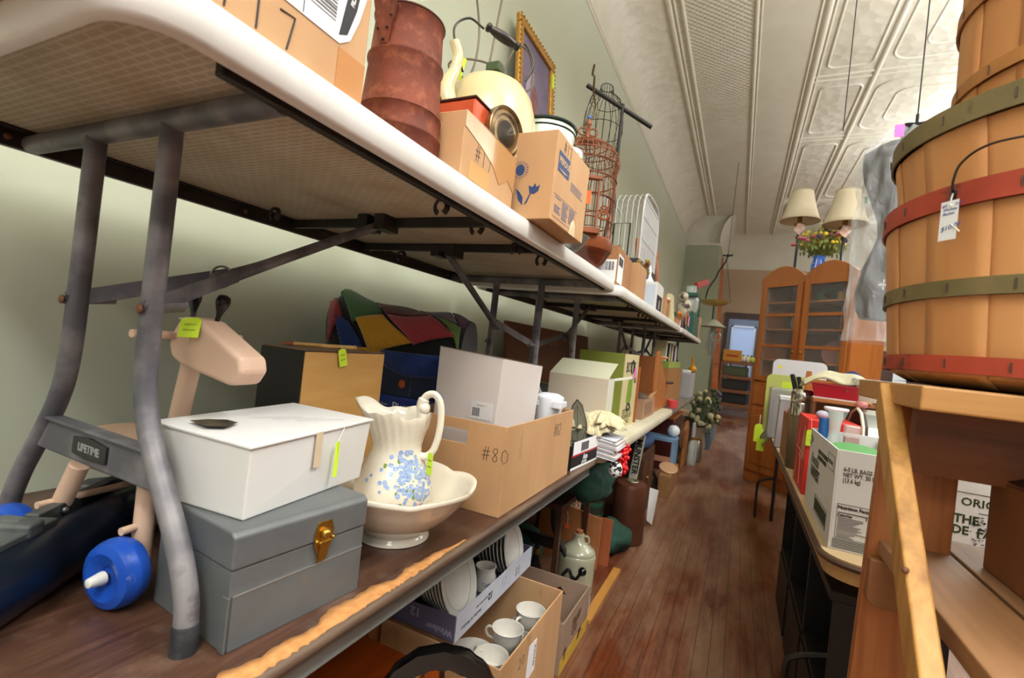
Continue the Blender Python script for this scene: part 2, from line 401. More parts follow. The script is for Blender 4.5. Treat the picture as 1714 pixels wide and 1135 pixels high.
M_cap = mat('black_rubber_cap', '#26272a', .6, col2='#4a4b4d', scale=20, lo=.5, hi=.7)
def rrect(x0, x1, y0, y1, r, n=8):
    pts = []
    for cx, cy, a in ((x1-r, y1-r, 0), (x0+r, y1-r, 90), (x0+r, y0+r, 180), (x1-r, y0+r, 270)):
        for k in range(n+1): t = R(a+90*k/n); pts.append((cx+r*math.cos(t), cy+r*math.sin(t)))
    return pts
def skirt_top(W, L, r=.075, skirt=.052, top=M_white):
    """table top: domed lip with thin skirt wall, open underneath"""
    b = MB(); prof = [(0.022, 0), (.004, -.003), (0, -.014), (0, -skirt+.006), (.006, -skirt), (.016, -skirt), (.02, -skirt+.01), (.024, -.02)]
    rings = [[(x, y, z) for x, y in rrect(-W/2+i, W/2-i, i, L-i, max(r-i, .01))] for i, z in prof]
    n = len(rings[0]); vs = [p for rg in rings for p in rg]
    fs = [(i*n+k, i*n+(k+1) % n, (i+1)*n+(k+1) % n, (i+1)*n+k) for i in range(len(prof)-1) for k in range(n)]
    fs.append(tuple(range(n)))
    b.add(vs, fs, True); return b
def folding_table(label, X, Y, Z, L, W=.76, legY=.2, foot=.76, name='folding_table', group=None, m_top=M_white, leg_m=None, detail=True, badge=True, m_rail=M_dark):
    """X centre, Y near end, Z top height; legs drop 'foot' below top"""
    leg_m = leg_m or M_leg
    t = thing(name, label, 'table', (X, Y, Z), 0, group)
    skirt_top(W, L, top=m_top).build('table_top', m_top, t, sharp=50)
    MB().add([(x, y, -.0205) for x, y in rrect(-W/2+.022, W/2-.022, .022, L-.022, .055)], [tuple(range(36))]).build('underside_panel', M_under, t)
    for s in (-1, 1):
        b = MB().box(s*(W/2-.034)-.007, s*(W/2-.034)+.007, .11, L-.11, -.056, -.021)
        b.box(s*(W/2-.045)-.012, s*(W/2-.045)+.012, .11, L-.11, -.026, -.021)
        b.build('side_rail', m_rail, t, bevel=.002)
        if detail:
            for yy in (.16, .62, 1.1, 1.6):
                if yy < L-.1: MB().lathe([(.006, 0), (.006, .003), (.003, .005), (.0005, .005)], (s*(W/2-.0415), yy, -.04), 12, M=Matrix.Rotation(-s*PI/2, 4, 'Y')).build('bolt', M_rivet, t)
    for end in (0, 1):
        yl = legY if end == 0 else L-legY; dy = 1 if end == 0 else -1
        b = MB(); b.tube([(-W/2+.04, yl, -.042), (W/2-.04, yl, -.042)], .0165, 14); b.build('pivot_bar', leg_m, t)
        for s in (-1, 1):
            z0 = -.045; H = foot
            pts = [(s*.107, yl, z0), (s*.108, yl, -.30), (s*.113, yl, -.42), (s*.135, yl, -.49), (s*.185, yl, -.565), (s*.232, yl, -.63), (s*.262, yl, -.69), (s*.268, yl, -.74)]
            k = (H-.03)/.73; pts = [(a, b_, c*k if c < -.05 else c) for a, b_, c in pts]
            MB().tube(spline(pts, 6), .0148, 16).build('leg', leg_m, t)
            f = V(pts[-1]); MB().lathe([(.0165, 0), (.0165, .035), (.015, .038)], (f.x, f.y, -H), 16).build('foot_cap', M_cap, t)
        # shelf-like cross bar between the knees
        zb = -.545*(foot-.03)/.73
        b = MB(); b.prism([(-.165, zb+.028), (.165, zb+.028), (.19, zb-.028), (-.19, zb-.028)], yl-.006, yl+.006, None, 'XZ'); b.box(-.165, .165, yl-.012, yl+.012, zb+.022, zb+.029); b.build('cross_bar', leg_m, t, bevel=.003)
        if detail and badge and end == 0:
            p = MB(); pl = [(-.05, zb-.014), (.0, zb-.017), (.05, zb-.014), (.05, zb+.012), (0, zb+.017), (-.05, zb+.012)]
            bd = p.prism(pl, yl-.0095, yl-.0055, None, 'XZ').build('badge', M_badge, t, bevel=.001)
            text('LIFETIME', .0165, M_badge_t, t, (0, yl-.0097, zb-.006), NEAR, align='CENTER', bold=.0006, name='badge_lettering')
        # folding brace
        zk = -.32; ym = yl+dy*.56
        for s in (-1, 1):
            b = MB(); b.tube([(s*.112+.0, yl-dy*.016, zk), (s*.10, yl+dy*.05, zk+.008)], .011, 10, flat=.35)
            b.build('brace_pivot', leg_m, t)
            MB().sphere((s*.113, yl-dy*.019, zk), .0075, 10, 6, sy=.5).build('rivet', M_rivet, t)
        b = MB(); 
        for s in (-1, 1): b.bar((s*.112, yl-dy*.012, zk), (s*.01, yl+dy*.19, zk+.08), .004, .026)
        b.build('brace_arm', leg_m, t, bevel=.001)
        b = MB(); b.tube([(0, yl+dy*.15, zk+.064), (0, yl+dy*.19, zk+.08), (0, yl+dy*.24, zk+.105), (0, ym, -.045)], [.013, .013, .011, .011], 12)
        b.build('brace_bar', leg_m, t)
        MB().torus((0, yl+dy*.165, zk+.072), .02, .0022, 20, 6, M=Matrix.Rotation(PI/2, 4, 'X') @ Matrix.Rotation(.5, 4, 'Y')).build('locking_ring', mat('zinc_ring', '#9a9a98', .35, .9), t)
        b = MB().box(-W/2+.04, W/2-.04, ym+dy*.02-.007, ym+dy*.02+.007, -.045, -.021).box(-.045, -.012, ym-.03, ym+.03, -.06, -.021).box(.012, .045, ym-.03, ym+.03, -.06, -.021)
        b.build('centre_bar', m_rail, t, bevel=.002)
        if detail:
            for (cx, cy, a) in ((.28, ym-dy*.12, 0), (.27, ym+dy*.28, .6), (-.27, ym-dy*.1, 0)):
                MB().tube([(cx+.016*math.cos(q), cy, -.038+.016*math.sin(q)) for q in [R(-60+300*k/14+0) for k in range(15)]], .0035, 6, flat=2).build('leg_clip', M_dark, t)
    return t
UX = -.885
t1 = folding_table('scuffed white folding table carrying the rusty can, nearest of the raised tables', UX, .205, 1.50, 1.84, legY=.195, foot=.76, group=None)
t2 = folding_table('white raised folding table behind the bird cage, middle of the raised row', UX, 2.09, 1.50, 2.44, legY=.25, foot=.74, badge=False)
t3 = folding_table('white raised folding table farthest down the left wall', UX, 4.58, 1.50, 2.44, legY=.25, foot=.75, badge=False)
# lower tables
def veneer():
    m, nt, b = _nt('walnut_veneer'); vec = coords(nt, (1, .05, 1)); n1 = noise(nt, vec, 18, 5, .65, .8); n2 = noise(nt, vec, 160, 3, .7)
    a = ramp(nt, n1, [(.3, '#2f1d16'), (.5, '#4a2f23'), (.7, '#5f4233')]); a = mixc(nt, .5, a, ramp(nt, n2, [(.35, '#261712'), (.65, '#5c3e30')]))
    d = ramp(nt, noise(nt, coords(nt), 7, 6, .7), [(.5, (0,0,0,1)), (.8, (.5,.5,.5,1))]); a = mixc(nt, d, a, '#8d7a6c')
    nt.links.new(a, b.inputs['Base Color']); b.inputs['Roughness'].default_value = .38; bumpit(nt, b, n2, .1, .0005); return m
M_ven = veneer(); M_edge = mat('worn_edge_band', '#45332a', .5, col2='#6f5a48', scale=30, stretch=(1,.1,1))
M_apron = mat('grey_steel_apron', '#6b6a66', .4, .5, col2='#86847f', scale=14, stretch=(1,.2,1))
M_chip = mat('bare_particle_board', '#b57a45', .85, col2='#c8925a', scale=60, bump=.8, bscale=260, bdist=.002)
lt = thing('work_table', 'dark walnut veneer table with chipped front edge under the first raised table', 'table', (-.505, -.35, .74))
LTL = 2.31
MB().box(-.885, -.003, 0, LTL, -.022, 0).build('table_top', M_ven, lt)
b = MB(); b.lathe([(.0115, 0), (.0115, LTL)], (-.003, 0, -.011), 12, M=Matrix.Rotation(-PI/2, 4, 'X')); b.build('edge_band', M_edge, lt)
b = MB(); b.box(-.022, -.010, .01, LTL-.02, -.056, -.0225); b.box(-.022, -.006, .01, LTL-.02, -.0565, -.054); b.box(-.88, -.868, .01, LTL-.02, -.056, -.0225)
b.box(-.87, -.02, .01, .022, -.056, -.0225).box(-.87, -.02, LTL-.03, LTL-.018, -.056, -.0225); b.build('apron', M_apron, lt, bevel=.001)
# chipped strip
random.seed(3); ys = [.72+.006*i for i in range(96)]; vs = []; n = len(ys)
for i, y in enumerate(ys):
    e = min(1, i/5, (n-1-i)/34); wv = .021+.007*math.sin(i*.17+1)+.004*math.sin(i*.41)+.0016*math.sin(i*1.3)+rnd(-.0012, .0012)
    inn = -.009-max(.0015, wv*e); out = -.0005-(.006*(1-e))+rnd(-.002, .0015)
    vs += [(inn, y, .0003), ((inn+out)/2, y, .0011+rnd(0, .0006)), (out, y, .0008), (out+.004, y, -.006)]
b = MB(); b.add(vs, [(4*i+k, 4*i+4+k, 4*i+5+k, 4*i+1+k) for i in range(n-1) for k in range(3)], True); b.build('chipped_edge', M_chip, lt, solid=.0006)['label'] = 'bare orange particle board where veneer broke off'
for yl in (.30, LTL-.29):
    for s in (0, 1):
        sx = -.43 if s == 0 else -.73; o = .0
        MB().tube(spline([(sx, yl, -.05), (sx, yl, -.16), (sx+o*.25, yl, -.22), (sx+o*.7, yl, -.27), (sx+o, yl, -.36), (sx+o, yl, -.735)], 6), .015, 14).build('leg', M_dark, lt)
    MB().box(-.72, -.43, yl-.008, yl+.008, -.255, -.225).build('cross_bar', M_dark, lt, bevel=.003)
t4 = folding_table('cream plastic folding table holding the olive green box, under the raised row', -.875, 2.04, .76, 2.38, W=.78, legY=.25, foot=.76, badge=False, m_top=mat('cream_plastic_top', '#cdc7ae', .5, col2='#dcd8c4', scale=6, spots='#a39a7c', spot_scale=9), leg_m=M_dark)
t5 = folding_table('farthest low table along the left wall, below the third raised table', -.875, 4.45, .75, 2.44, W=.76, legY=.25, foot=.75, badge=False, leg_m=M_dark, m_top=mat('grey_dark_top', '#6f6358', .6, col2='#8a8076'))
# ================================================================ THINGS ON THE WALNUT TABLE
M_neon = mat('neon_yellow_tag', '#c8e634', .7); M_ink = mat('black_ink', '#1b1c20', .6); M_pen = mat('pen_line', '#4a4238', .7)
M_pinktag = mat('pink_tag', '#e46fc0', .7); M_orangetag = mat('orange_tag', '#f0642a', .7); M_string = mat('white_string', '#e6e2da', .8)
M_kraft = mat('kraft_cardboard', '#b0855d', .8, col2='#b98f66', scale=5, bump=.08, bscale=200, stretch=(1,1,.3))
M_kraft2 = mat('tan_cardboard', '#b88d64', .75, col2='#c29a70', scale=6, bump=.08, bscale=220, stretch=(1,1,.3), spots='#a07a56', spot_scale=8, spot_lo=.62, spot_hi=.75)
M_kraftd = mat('brown_cardboard', '#9a6a45', .8, col2='#a5764f', scale=6, bump=.08, bscale=220)
M_wcard = mat('white_cardboard', '#cdcccb', .6, col2='#d5d4d2', scale=4, bump=.05, bscale=120)
M_paper = mat('white_paper', '#e9e9ec', .7)
M_box_inside = mat('raw_inner_card', '#a98d6e', .8)
def price_tag(parent, loc, rot, w=.022, h=.034, m=None, name='price_tag', string=None, writing=True):
    m = m or M_neon; b = MB().prism([(-w/2, -h), (w/2, -h), (w/2, -.004), (w/2-.005, 0), (-w/2+.005, 0), (-w/2, -.004)], -.0004, .0004, None, 'XY')
    o = b.build(name, m, parent); o.location = loc; o.rotation_euler = tuple(R(a) for a in rot)
    if writing:
        c = MB()
        for i in range(2):
            z = -h*(.35+.28*i); c.tube([(-w*.3+w*.6*k/10, z+.0014*((-1)**k), .0006) for k in range(11)], .00035, 4)
        q = c.build('writing', M_pen, o)
    if string: MB().tube(string, .0006, 5).build('tag_string', M_string, parent)
    return o
# --- grey steel file box
M_gbox = mat('grey_hammertone_paint', '#5f6264', .42, .25, col2='#696c6d', scale=9, bump=.12, bscale=500, spots='#8a6848', spot_scale=7, spot_lo=.66, spot_hi=.78)
M_brass = mat('aged_brass', '#9a7730', .3, .95, col2='#c29a45', scale=40)
fb = thing('file_box', 'grey steel file box with brass latch under the white carton', 'box', (-.573, .424, .7405), -4.85)
w, l, h = .192, .226, .160
MB().box(-w, 0, 0, l, 0, .108).build('body', M_gbox, fb, bevel=.0015)
b = MB(); b.prism([(-w-.001,.109), (.002,.109), (.002,h-.007), (-.006,h), (-w+.006,h), (-w-.001,h-.007)], -.002, l+.002, None, 'XZ'); b.build('lid', M_gbox, fb, bevel=.0035, seg=3)
b = MB().box(.0, .0022, .004, l-.002, .0, .074).box(-.012, .0022, -.0016, .001, .0, .074); b.build('front_step', M_gbox, fb, bevel=.0008)
MB().box(.0012, .0028, .004, l-.002, .0735, .0752).build('bright_edge', mat('bare_bright_steel', '#c8c8c8', .3, .8), fb)
lb = MB(); lb.prism([(.104,.078), (.118,.078), (.122,.094), (.128,.104), (.13,.122), (.124,.14), (.1,.14), (.094,.122), (.096,.104), (.101,.094)], .002, .005, None, 'YZ')
latch = lb.build('latch', M_brass, fb, bevel=.0008); latch.location.y = .028
k = MB().prism([(.103,.084), (.119,.084), (.117,.127), (.105,.127)], .005, .0085, None, 'YZ').sphere((.0085, .111, .122), .0085, 14, 8).box(.005, .011, .1, .122, .106, .111).sphere((.007, .097, .112), .003).sphere((.007, .127, .112), .003).sphere((.006, .111, .083), .0022)
k.build('latch_clasp', M_brass, latch, bevel=.0006)
# --- white carton on the file box
wc = thing('white_carton', 'white cardboard carton lying on the grey file box', 'box', (-.600, .452, .9012), 6)
b = MB(); b.hexa([(-.18,0,0), (0,0,0), (-.004,.262,0), (-.18,.262,0)], [(-.196,-.002,.109), (.003,-.003,.104), (.004,.268,.112), (-.19,.27,.114)]); b.build('body', M_wcard, wc, bevel=.002)
b = MB(); b.hexa([(-.199,-.005,.106), (.006,-.006,.101), (.007,.271,.109), (-.193,.273,.111)], [(-.199,-.005,.1105), (.006,-.006,.1055), (.007,.271,.1135), (-.193,.273,.1155)]); b.build('lid', M_wcard, wc, bevel=.0015)
b = MB().prism([(-.15,.02), (-.105,.012), (-.085,.03), (-.10,.062), (-.125,.064), (-.145,.045)], .1145, .1152); b.build('tape_patch', mat('glossy_dark_tape', '#22201f', .15, col2='#5b4c3c', scale=40), wc)
MB().box(.0062, .0068, .12, .135, .05, .108).build('tape_strip', mat('yellowed_tape', '#cbb79c', .4), wc)
price_tag(wc, (.012, .168, .088), (90, 0, 78), .008, .062, writing=False, string=[(.012,.168,.088), (.009,.185,.108), (-.01,.19,.116)])
s = []
for r_ in range(3): s.append([(-.12+.03*r_+.0022*k_, .10+.02*r_+.0035*k_+.002*((-1)**k_)) for k_ in range(22)])
strokes('top', .1152, s, 'handwriting', mat('pencil_grey', '#a9a9ad', .8), wc, .0004)
# --- black and tan box with the bone flute on it
M_black = mat('black_cloth_board', '#191817', .6, bump=.15, bscale=300, spots='#8a8378', spot_scale=60, spot_lo=.74, spot_hi=.78)
M_tan = mat('mustard_tan_board', '#c1924f', .65, col2='#c99c5b', scale=30, stretch=(1,.15,1), bump=.1, bscale=250)
bt = thing('speaker_box', 'black box with tan front panel between the toy giraffe and the folded afghan', 'box', (-.848, .74, .7405), 1.5)
MB().box(-.135, -.004, 0, .272, 0, .382).build('body', M_black, bt, bevel=.002)
MB().box(-.004, 0, .004, .268, .002, .380).build('front_panel', M_tan, bt, bevel=.0015)
MB().box(-.132, -.002, .002, .270, .3822, .3834).build('top_panel', mat('brown_worn_top', '#6b4a37', .7, col2='#8a6a50', scale=14), bt)
fl = thing('bone_flute', 'small bone coloured flute with yellow tag lying on the black and tan box', 'flute', (-.864, .80, 1.1345), 0)
M_bone = mat('yellowed_bone', '#c9a663', .4, col2='#b08a4a', scale=30)
b = MB(); b.tube([(-.028,-.055,0), (0,.0,0), (.012,.09,0)], [.0045,.0048,.005], 12); b.build('tube', M_bone, fl)
MB().tube([(-.038,-.078,0), (-.028,-.055,0)], [.0015,.0055], 12).build('mouthpiece', mat('reddish_wood_tip', '#8a4e2c', .4), fl)
MB().torus((.0125,.092,0), .004, .0022, 16, 6, M=Matrix.Rotation(PI/2, 4, 'X')).build('end_ring', M_bone, fl)
price_tag(fl, (.018, .045, -.004), (90, -14, 84), .022, .042, string=[(.018,.045,-.004), (.008,.05,.004)])
# --- wooden ride-on giraffe
M_beech = mat('pale_beech', '#c9a78f', .5, col2='#d3b39d', scale=9, stretch=(1,1,.2), spots='#b88668', spot_scale=5, spot_lo=.62, spot_hi=.8)
M_blue = mat('blue_plastic_wheel', '#1d4fb4', .35, col2='#1a47a8', scale=20, spots='#8b97a8', spot_scale=26, spot_lo=.62, spot_hi=.75)
ty = thing('ride_on_giraffe', 'pale wooden ride-on giraffe toy with blue wheels and black knob ears', 'toy', (-.937, .530, .74), 8.6)
b = MB(); b.prism([(-.19,-.078), (.15,-.078), (.165,-.06), (.165,.06), (.15,.078), (-.19,.078), (-.205,.06), (-.205,-.06)], .172, .194); b.build('seat', M_beech, ty, bevel=.004)
MB().box(.09, .17, -.078, .078, .140, .172).build('cross_block', M_beech, ty, bevel=.003)
MB().lathe([(.006,0), (.006,.003)], (.171, -.04, .156), 12, M=Matrix.Rotation(PI/2, 4, 'Y')).build('screw_plug', mat('dark_plug', '#5a3a26', .6), ty)
b = MB(); b.prism([(-.21,.118), (.07,.105), (.075,.145), (-.205,.155)], -.009, .012, None, 'XZ'); b.build('under_beam', M_beech, ty, bevel=.003)
MB().tube([(.058,-.035,.19), (.086,-.035,.37)], .0155, 20).build('neck', M_beech, ty)
hp = [(.066,.385), (.071,.405), (.083,.425), (.104,.434), (.126,.43), (.222,.378), (.228,.356), (.214,.333), (.2,.332), (.098,.352), (.074,.364)]
MB().prism(hp, -.068, -.012, None, 'XZ').build('head', M_beech, ty, bevel=.008, seg=4)
for y0, y1, xx, q in ((.006,-.004,.075,-.012), (.03,.045,.135,.012)):
    o = MB().lathe([(.004,0), (.004,.012), (.0055,.02), (.0105,.036), (.0115,.043), (.0095,.050), (.004,.053), (.0005,.0535)], (0,0,0), 18).build('ear', mat('glossy_black_knob', '#101113', .15), ty)
    o.location = (.108+q, y0-.058, .428); o.rotation_euler = (R(-10 if y0 < .02 else 10), R(-16 if q < 0 else 26), 0)
MB().tube([(.078,-.135,.40), (.078,.065,.40)], .0065, 14).build('handle', M_beech, ty)
price_tag(ty, (.118, -.072, .433), (72, -4, 22), .032, .034, string=[(.118,-.072,.433), (.10,-.08,.43), (.092,-.072,.428)])
for yy in (-.108, .085):
    MB().tube([(.112,yy,.17), (.114,yy,.035)], .0145, 18).build('leg', M_beech, ty)
    MB().tube([(-.045,yy,.17), (-.108,yy,.035)], .0145, 18).build('leg', M_beech, ty)
for xx, zz in ((.113,.105), (-.078,.105)):
    MB().tube([(xx,-.142,zz), (xx,.12,zz)], .006, 12).build('foot_dowel', M_beech, ty)
for xx in (.125, -.125):
    for s in (-1, 1):
        yc = -.149 if s < 0 else .128
        MY = Matrix.Rotation(PI/2, 4, 'X')
        o = MB().lathe([(.013,-.012), (.02,-.017), (.034,-.021), (.045,-.017), (.0492,-.008), (.0492,-.004), (.05,-.002), (.05,.002), (.0492,.004), (.0492,.008), (.045,.017), (.034,.021), (.02,.017), (.013,.012), (.013,-.012)], (0,0,0), 40, M=MY)
        o.capped = False
        wh = o.build('wheel', M_blue, ty); wh.location = (xx, yc, .0505)
        MB().lathe([(.0045,-.011), (.017,-.011), (.017,.011), (.0045,.011)], (0,0,0), 24, M=MY).build('hub', M_blue, wh)
        MB().tube([(xx, yc-s*.015, .0505), (xx, yc+s*.035, .0505)], .003, 10).build('axle', M_dark, ty)
        MB().lathe([(.0095,0), (.0095,.004), (.0065,.02), (.005,.021)], (xx, yc+s*.018, .0505), 18, M=Matrix.Rotation(-s*PI/2, 4, 'X')).build('axle_cap', mat('white_nylon', '#dddcd8', .4), ty)
# --- navy roof-bar like exercise rail
M_navy = mat('navy_gloss_metal', '#090f18', .3, .2, col2='#0b1728', scale=4)
M_gr = mat('scuffed_black_frame', '#303335', .5, .3, col2='#6a6e6c', scale=12, stretch=(1,.3,1))
ex = thing('ski_machine_rail', 'dark navy and grey metal exercise machine lying beneath the toy giraffe', 'exercise machine', (-.878, .378, .7405), 35.1)
# local y runs along the tube
MB().lathe([(.047,0), (.047,.64)], (-.047+.012, -.36, .047), 28, M=Matrix.Rotation(-PI/2, 4, 'X')).build('beam', M_navy, ex)
b = MB(); b.bar((-.055,-.27,.094), (-.055,.03,.094), .036, .016); b.bar((-.075,.03,.09), (-.075,.26,.09), .02, .03); b.build('rail', M_gr, ex, bevel=.002)
b = MB(); b.prism([(-.115,-.03), (-.035,-.03), (-.035,.0), (-.09,.012), (-.125,-.01)], .078, .112); b.build('rail_bracket', M_gr, ex, bevel=.004)
MB().tube(spline([(-.115,-.30,.1), (-.115,-.12,.1), (-.114,-.04,.1), (-.09,-.014,.1), (-.06,-.01,.1)], 6), .013, 12).build('handle', M_gr, ex)
MB().lathe([(.026,0), (.026,.02), (.018,.024), (.0005,.024)], (-.055,-.15,.1), 20).build('pedal_pivot', mat('cream_worn_cap', '#8f8b76', .6), ex)
MB().lathe([(.005,0), (.005,.004), (.002,.006)], (-.063,.08,.094), 10, M=Matrix.Rotation(PI/2, 4, 'Y')).build('bolt', mat('zinc_bolt', '#a8a8a4', .3, .9), ex)
b = MB(); b.prism([(-.13,.20), (-.05,.20), (-.04,.25), (-.085,.27), (-.13,.24)], .07, .095); b.build('end_clamp', mat('grey_cast_clamp', '#7c8080', .5, .3), ex, bevel=.004)
# --- pitcher and bowl
M_cream = mat('cream_glazed_ironstone', '#e3dac8', .12, col2='#e8e0d0', scale=3, coat=.6)
PBX, PBY = -.652, .862
bw_ = thing('wash_bowl', 'cream ironstone wash bowl with scalloped rim under the flowered pitcher', 'bowl', (PBX, PBY, .7405))
def scal(r, z, a):
    k = max(0, (z-.06)/.05); k = min(k, 1.2); wv = abs(math.cos(3*a+.7))**.6
    return r*(1+.05*k*(wv-.6)), z+.005*k*(wv-.6)*2
prof = [(.073,0), (.078,.001), (.078,.006), (.070,.014), (.073,.019), (.098,.036), (.125,.06), (.146,.085), (.158,.103), (.168,.112), (.171,.116), (.170,.121), (.164,.122), (.155,.112), (.142,.094), (.118,.062), (.09,.038), (.06,.026), (.0005,.024)]
MB().lathe(prof, (0,0,0), 72, fn=scal).build('bowl_body', M_cream, bw_, sharp=60)
pt_ = thing('water_pitcher', 'cream pitcher painted with blue forget-me-nots and a pink bow', 'pitcher', (PBX-.022, PBY+.008, .767), 0)
# spout direction: local -X-ish, handle +X
def pit(r, z, a):
    t = max(0, (z-.15)/.11); t = min(1.15, t); sp = max(0, math.cos(a-PI))**5
    rr = r+t*t*.062*sp; zz = z+t*t*.030*sp*1.1+t*.006*math.cos(4*a)*(1-sp)+t*.004*math.cos(9*a)
    flute = 1+.012*math.cos(8*a)*max(0, 1-abs(z-.06)/.09)
    emb = .0022*math.sin(22*a+z*90)*max(0, 1-abs(z-.205)/.045)
    return rr*flute+emb, zz
prof = [(.046,0), (.05,.001), (.053,.008), (.062,.018), (.076,.038), (.084,.058), (.086,.074), (.083,.092), (.074,.114), (.063,.135), (.056,.155), (.0545,.17), (.058,.19), (.0635,.21), (.067,.225), (.069,.236), (.0685,.240), (.065,.239), (.061,.225), (.052,.19), (.050,.165), (.055,.14), (.07,.10), (.078,.07), (.06,.02), (.0005,.012)]
MB().lathe(prof, (0,0,0), 96, fn=pit).build('pitcher_body', M_cream, pt_, sharp=70)
hd = spline([(.050,0,.205), (.052,0,.235), (.048,0,.262), (.056,0,.283), (.074,0,.288), (.089,0,.270), (.094,0,.235), (.092,0,.195), (.084,0,.165), (.070,0,.15), (.05,0,.148)], 6)
n = len(hd); MB().tube(hd, [.0135 if i < 16 else (.0095-.0*(i/n)) for i in range(n)], 14, flat=.8).build('handle', M_cream, pt_)
MB().sphere((.052,0,.255), .015, 16, 10).build('handle_scroll', M_cream, pt_)
pt_.rotation_euler.z = R(18)
# painted flowers on the belly (camera side)
random.seed(11)
petal = MB(); leafm = MB(); eye = MB(); stem = MB()
def surf(a, z, off=.0006):
    pr_ = [(.046,0), (.053,.008), (.062,.018), (.076,.038), (.084,.058), (.086,.074), (.083,.092), (.074,.114), (.063,.135), (.056,.155), (.0545,.17)]
    for (r0, z0), (r1, z1) in zip(pr_, pr_[1:]):
        if z0 <= z <= z1:
            r = r0+(r1-r0)*(z-z0)/(z1-z0); nz = -(r1-r0); nr = (z1-z0); L = math.hypot(nz, nr)
            rr, zz = pit(r, z, a); return V(((rr+off*nr/L)*math.cos(a), (rr+off*nr/L)*math.sin(a), zz+off*nz/L)), V((nr/L*math.cos(a), nr/L*math.sin(a), nz/L))
    return None, None
def disc_on(b, p, nrm, r, k=6, ang=0, ax=1):
    u = nrm.cross(V((0,0,1))).normalized(); w_ = nrm.cross(u)
    vs = [p]+[p+u*math.cos(ang+2*PI*i/k)*r+w_*math.sin(ang+2*PI*i/k)*r*ax for i in range(k)]
    b.add(vs, [(0, 1+i, 1+(i+1) % k) for i in range(k)])
A0 = R(-36)
for i in range(170):
    t = rnd(0, 1); z = .05+.105*t; sp = .62*math.sin(PI*min(1, (t*.9+.15)))+.1
    g_ = min(1, max(0, random.gauss(.5, .25))); z = .05+.112*g_; a = A0+random.gauss(0, .30)*(.5+math.sin(PI*g_))+(.5-g_)*.35
    p, nm = surf(a, z)
    if not p: continue
    rr = rnd(.0032, .0050); u = nm.cross(V((0,0,1))).normalized(); w_ = nm.cross(u); a1 = rnd(0, 6)
    for k in range(5):
        q = p+u*math.cos(a1+k*2*PI/5)*rr*.62+w_*math.sin(a1+k*2*PI/5)*rr*.62; disc_on(petal, q, nm, rr*.56, 7)
    disc_on(eye, p+nm*.0003, nm, rr*.24, 6)
for i in range(30):
    a = A0+random.gauss(0, .36); z = .045+.13*min(1, max(0, random.gauss(.5, .3))); p, nm = surf(a, z, .0004)
    if p: disc_on(leafm, p, nm, rnd(.002, .0045), 8, 0, rnd(.3, .5) if i % 2 else 1.6)
petal.build('flowers', mat('forget_me_not_blue', '#7f9fdc', .25, col2='#a9c0ea', scale=160), pt_)
eye.build('flower_centres', mat('flower_eye_yellow', '#e6d77a', .3), pt_); leafm.build('leaves', mat('painted_green_leaf', '#75914f', .25), pt_)
bow = MB()
for pts in ([(0,.046),(.012,.056),(.02,.05),(.01,.042),(0,.046)], [(0,.046),(-.014,.052),(-.02,.044),(-.01,.04),(0,.046)], [(0,.046),(-.01,.036),(-.024,.03),(-.034,.024)], [(0,.046),(.006,.034),(.012,.028),(.01,.02)]):
    line = [surf(A0+.02+x/.08, z, .0008)[0] for x, z in [(p_.x, p_.z) for p_ in spline([(x, 0, z) for x, z in pts], 4)]]
    bow.tube([q for q in line if q], .0011, 5)
bow.build('pink_bow', mat('painted_pink', '#d98b98', .25), pt_)
st = MB()
for dx in (-.005, 0, .005, .01): 
    st.tube([q for q in [surf(A0+.02+(dx*k_/4)/.08, .046-.004*k_, .0007)[0] for k_ in range(6)] if q], .0006, 4)
st.build('stems', mat('painted_stem', '#8a9a5a', .3), pt_)
o = price_tag(pt_, (.088, -.03, .166), (90, 0, -40), .02, .048, writing=True)
# --- #80 carton, open, with things inside
e80 = carton('hash_eighty_carton', 'open brown carton marked #80 with a hand hole behind the bowl', 'box', (-.515, 1.104, .7405), .5, .335, .555, .232, M_kraft2, True, .005, hole=(-.205, -.115, .168, .205))
handwrite('near', 0, '#80', -.066, .138, .036, M_ink, e80, .0008)
handwrite('aisle', 0, '#82', .36, .16, .04, M_pen, e80, .0007, sp=.6)
fx = thing('tall_white_box', 'plain white box with a small barcode sticker standing inside the #80 carton', 'box', (-.61, 1.2, .7475), 0)
b = MB(); b.hexa([(-.20,.004,.02), (.004,0,.0), (.004,.28,.0), (-.20,.28,.02)], [(-.201,0,.408), (.016,-.002,.394), (.008,.318,.372), (-.205,.318,.386)]); b.build('body', mat('pale_pinkish_white_card', '#d3cbc8', .55, bump=.04, bscale=200), fx, bevel=.0015)
b = MB(); b.hexa([(-.2015,-.001,.4085), (.0165,-.003,.3945), (.0085,.3185,.3725), (-.2055,.3185,.3865)], [(-.2015,-.001,.4105), (.0165,-.003,.3965), (.0085,.3185,.3745), (-.2055,.3185,.3885)]); b.build('lid_edge', mat('brown_card_edge', '#6e5a4a', .7), fx)
sk = MB(); sk.prism(rect(-.072, -.004, .215, .262), .0012, .0026, face_M('near', 0)); sk = sk.build('sticker', mat('sticker_white', '#d9d6d6', .4), fx)
lines = [rect(-.066+.0022*i, -.066+.0022*i+(.0012 if i % 3 else .0018), .222, .246) for i in range(11)]
b = MB(); [b.prism(p, .0026, .003, face_M('near', 0)) for p in lines]; b.build('barcode', mat('grey_print', '#5a5a5e', .6), sk)
text('BERETS', .0055, M_pen, sk, (-.052, -.0032, .252), NEAR, spacing=1.5); 
cn = thing('white_canister', 'glossy white plastic canister in the back of the #80 carton', 'canister', (-.585, 1.575, .7475))
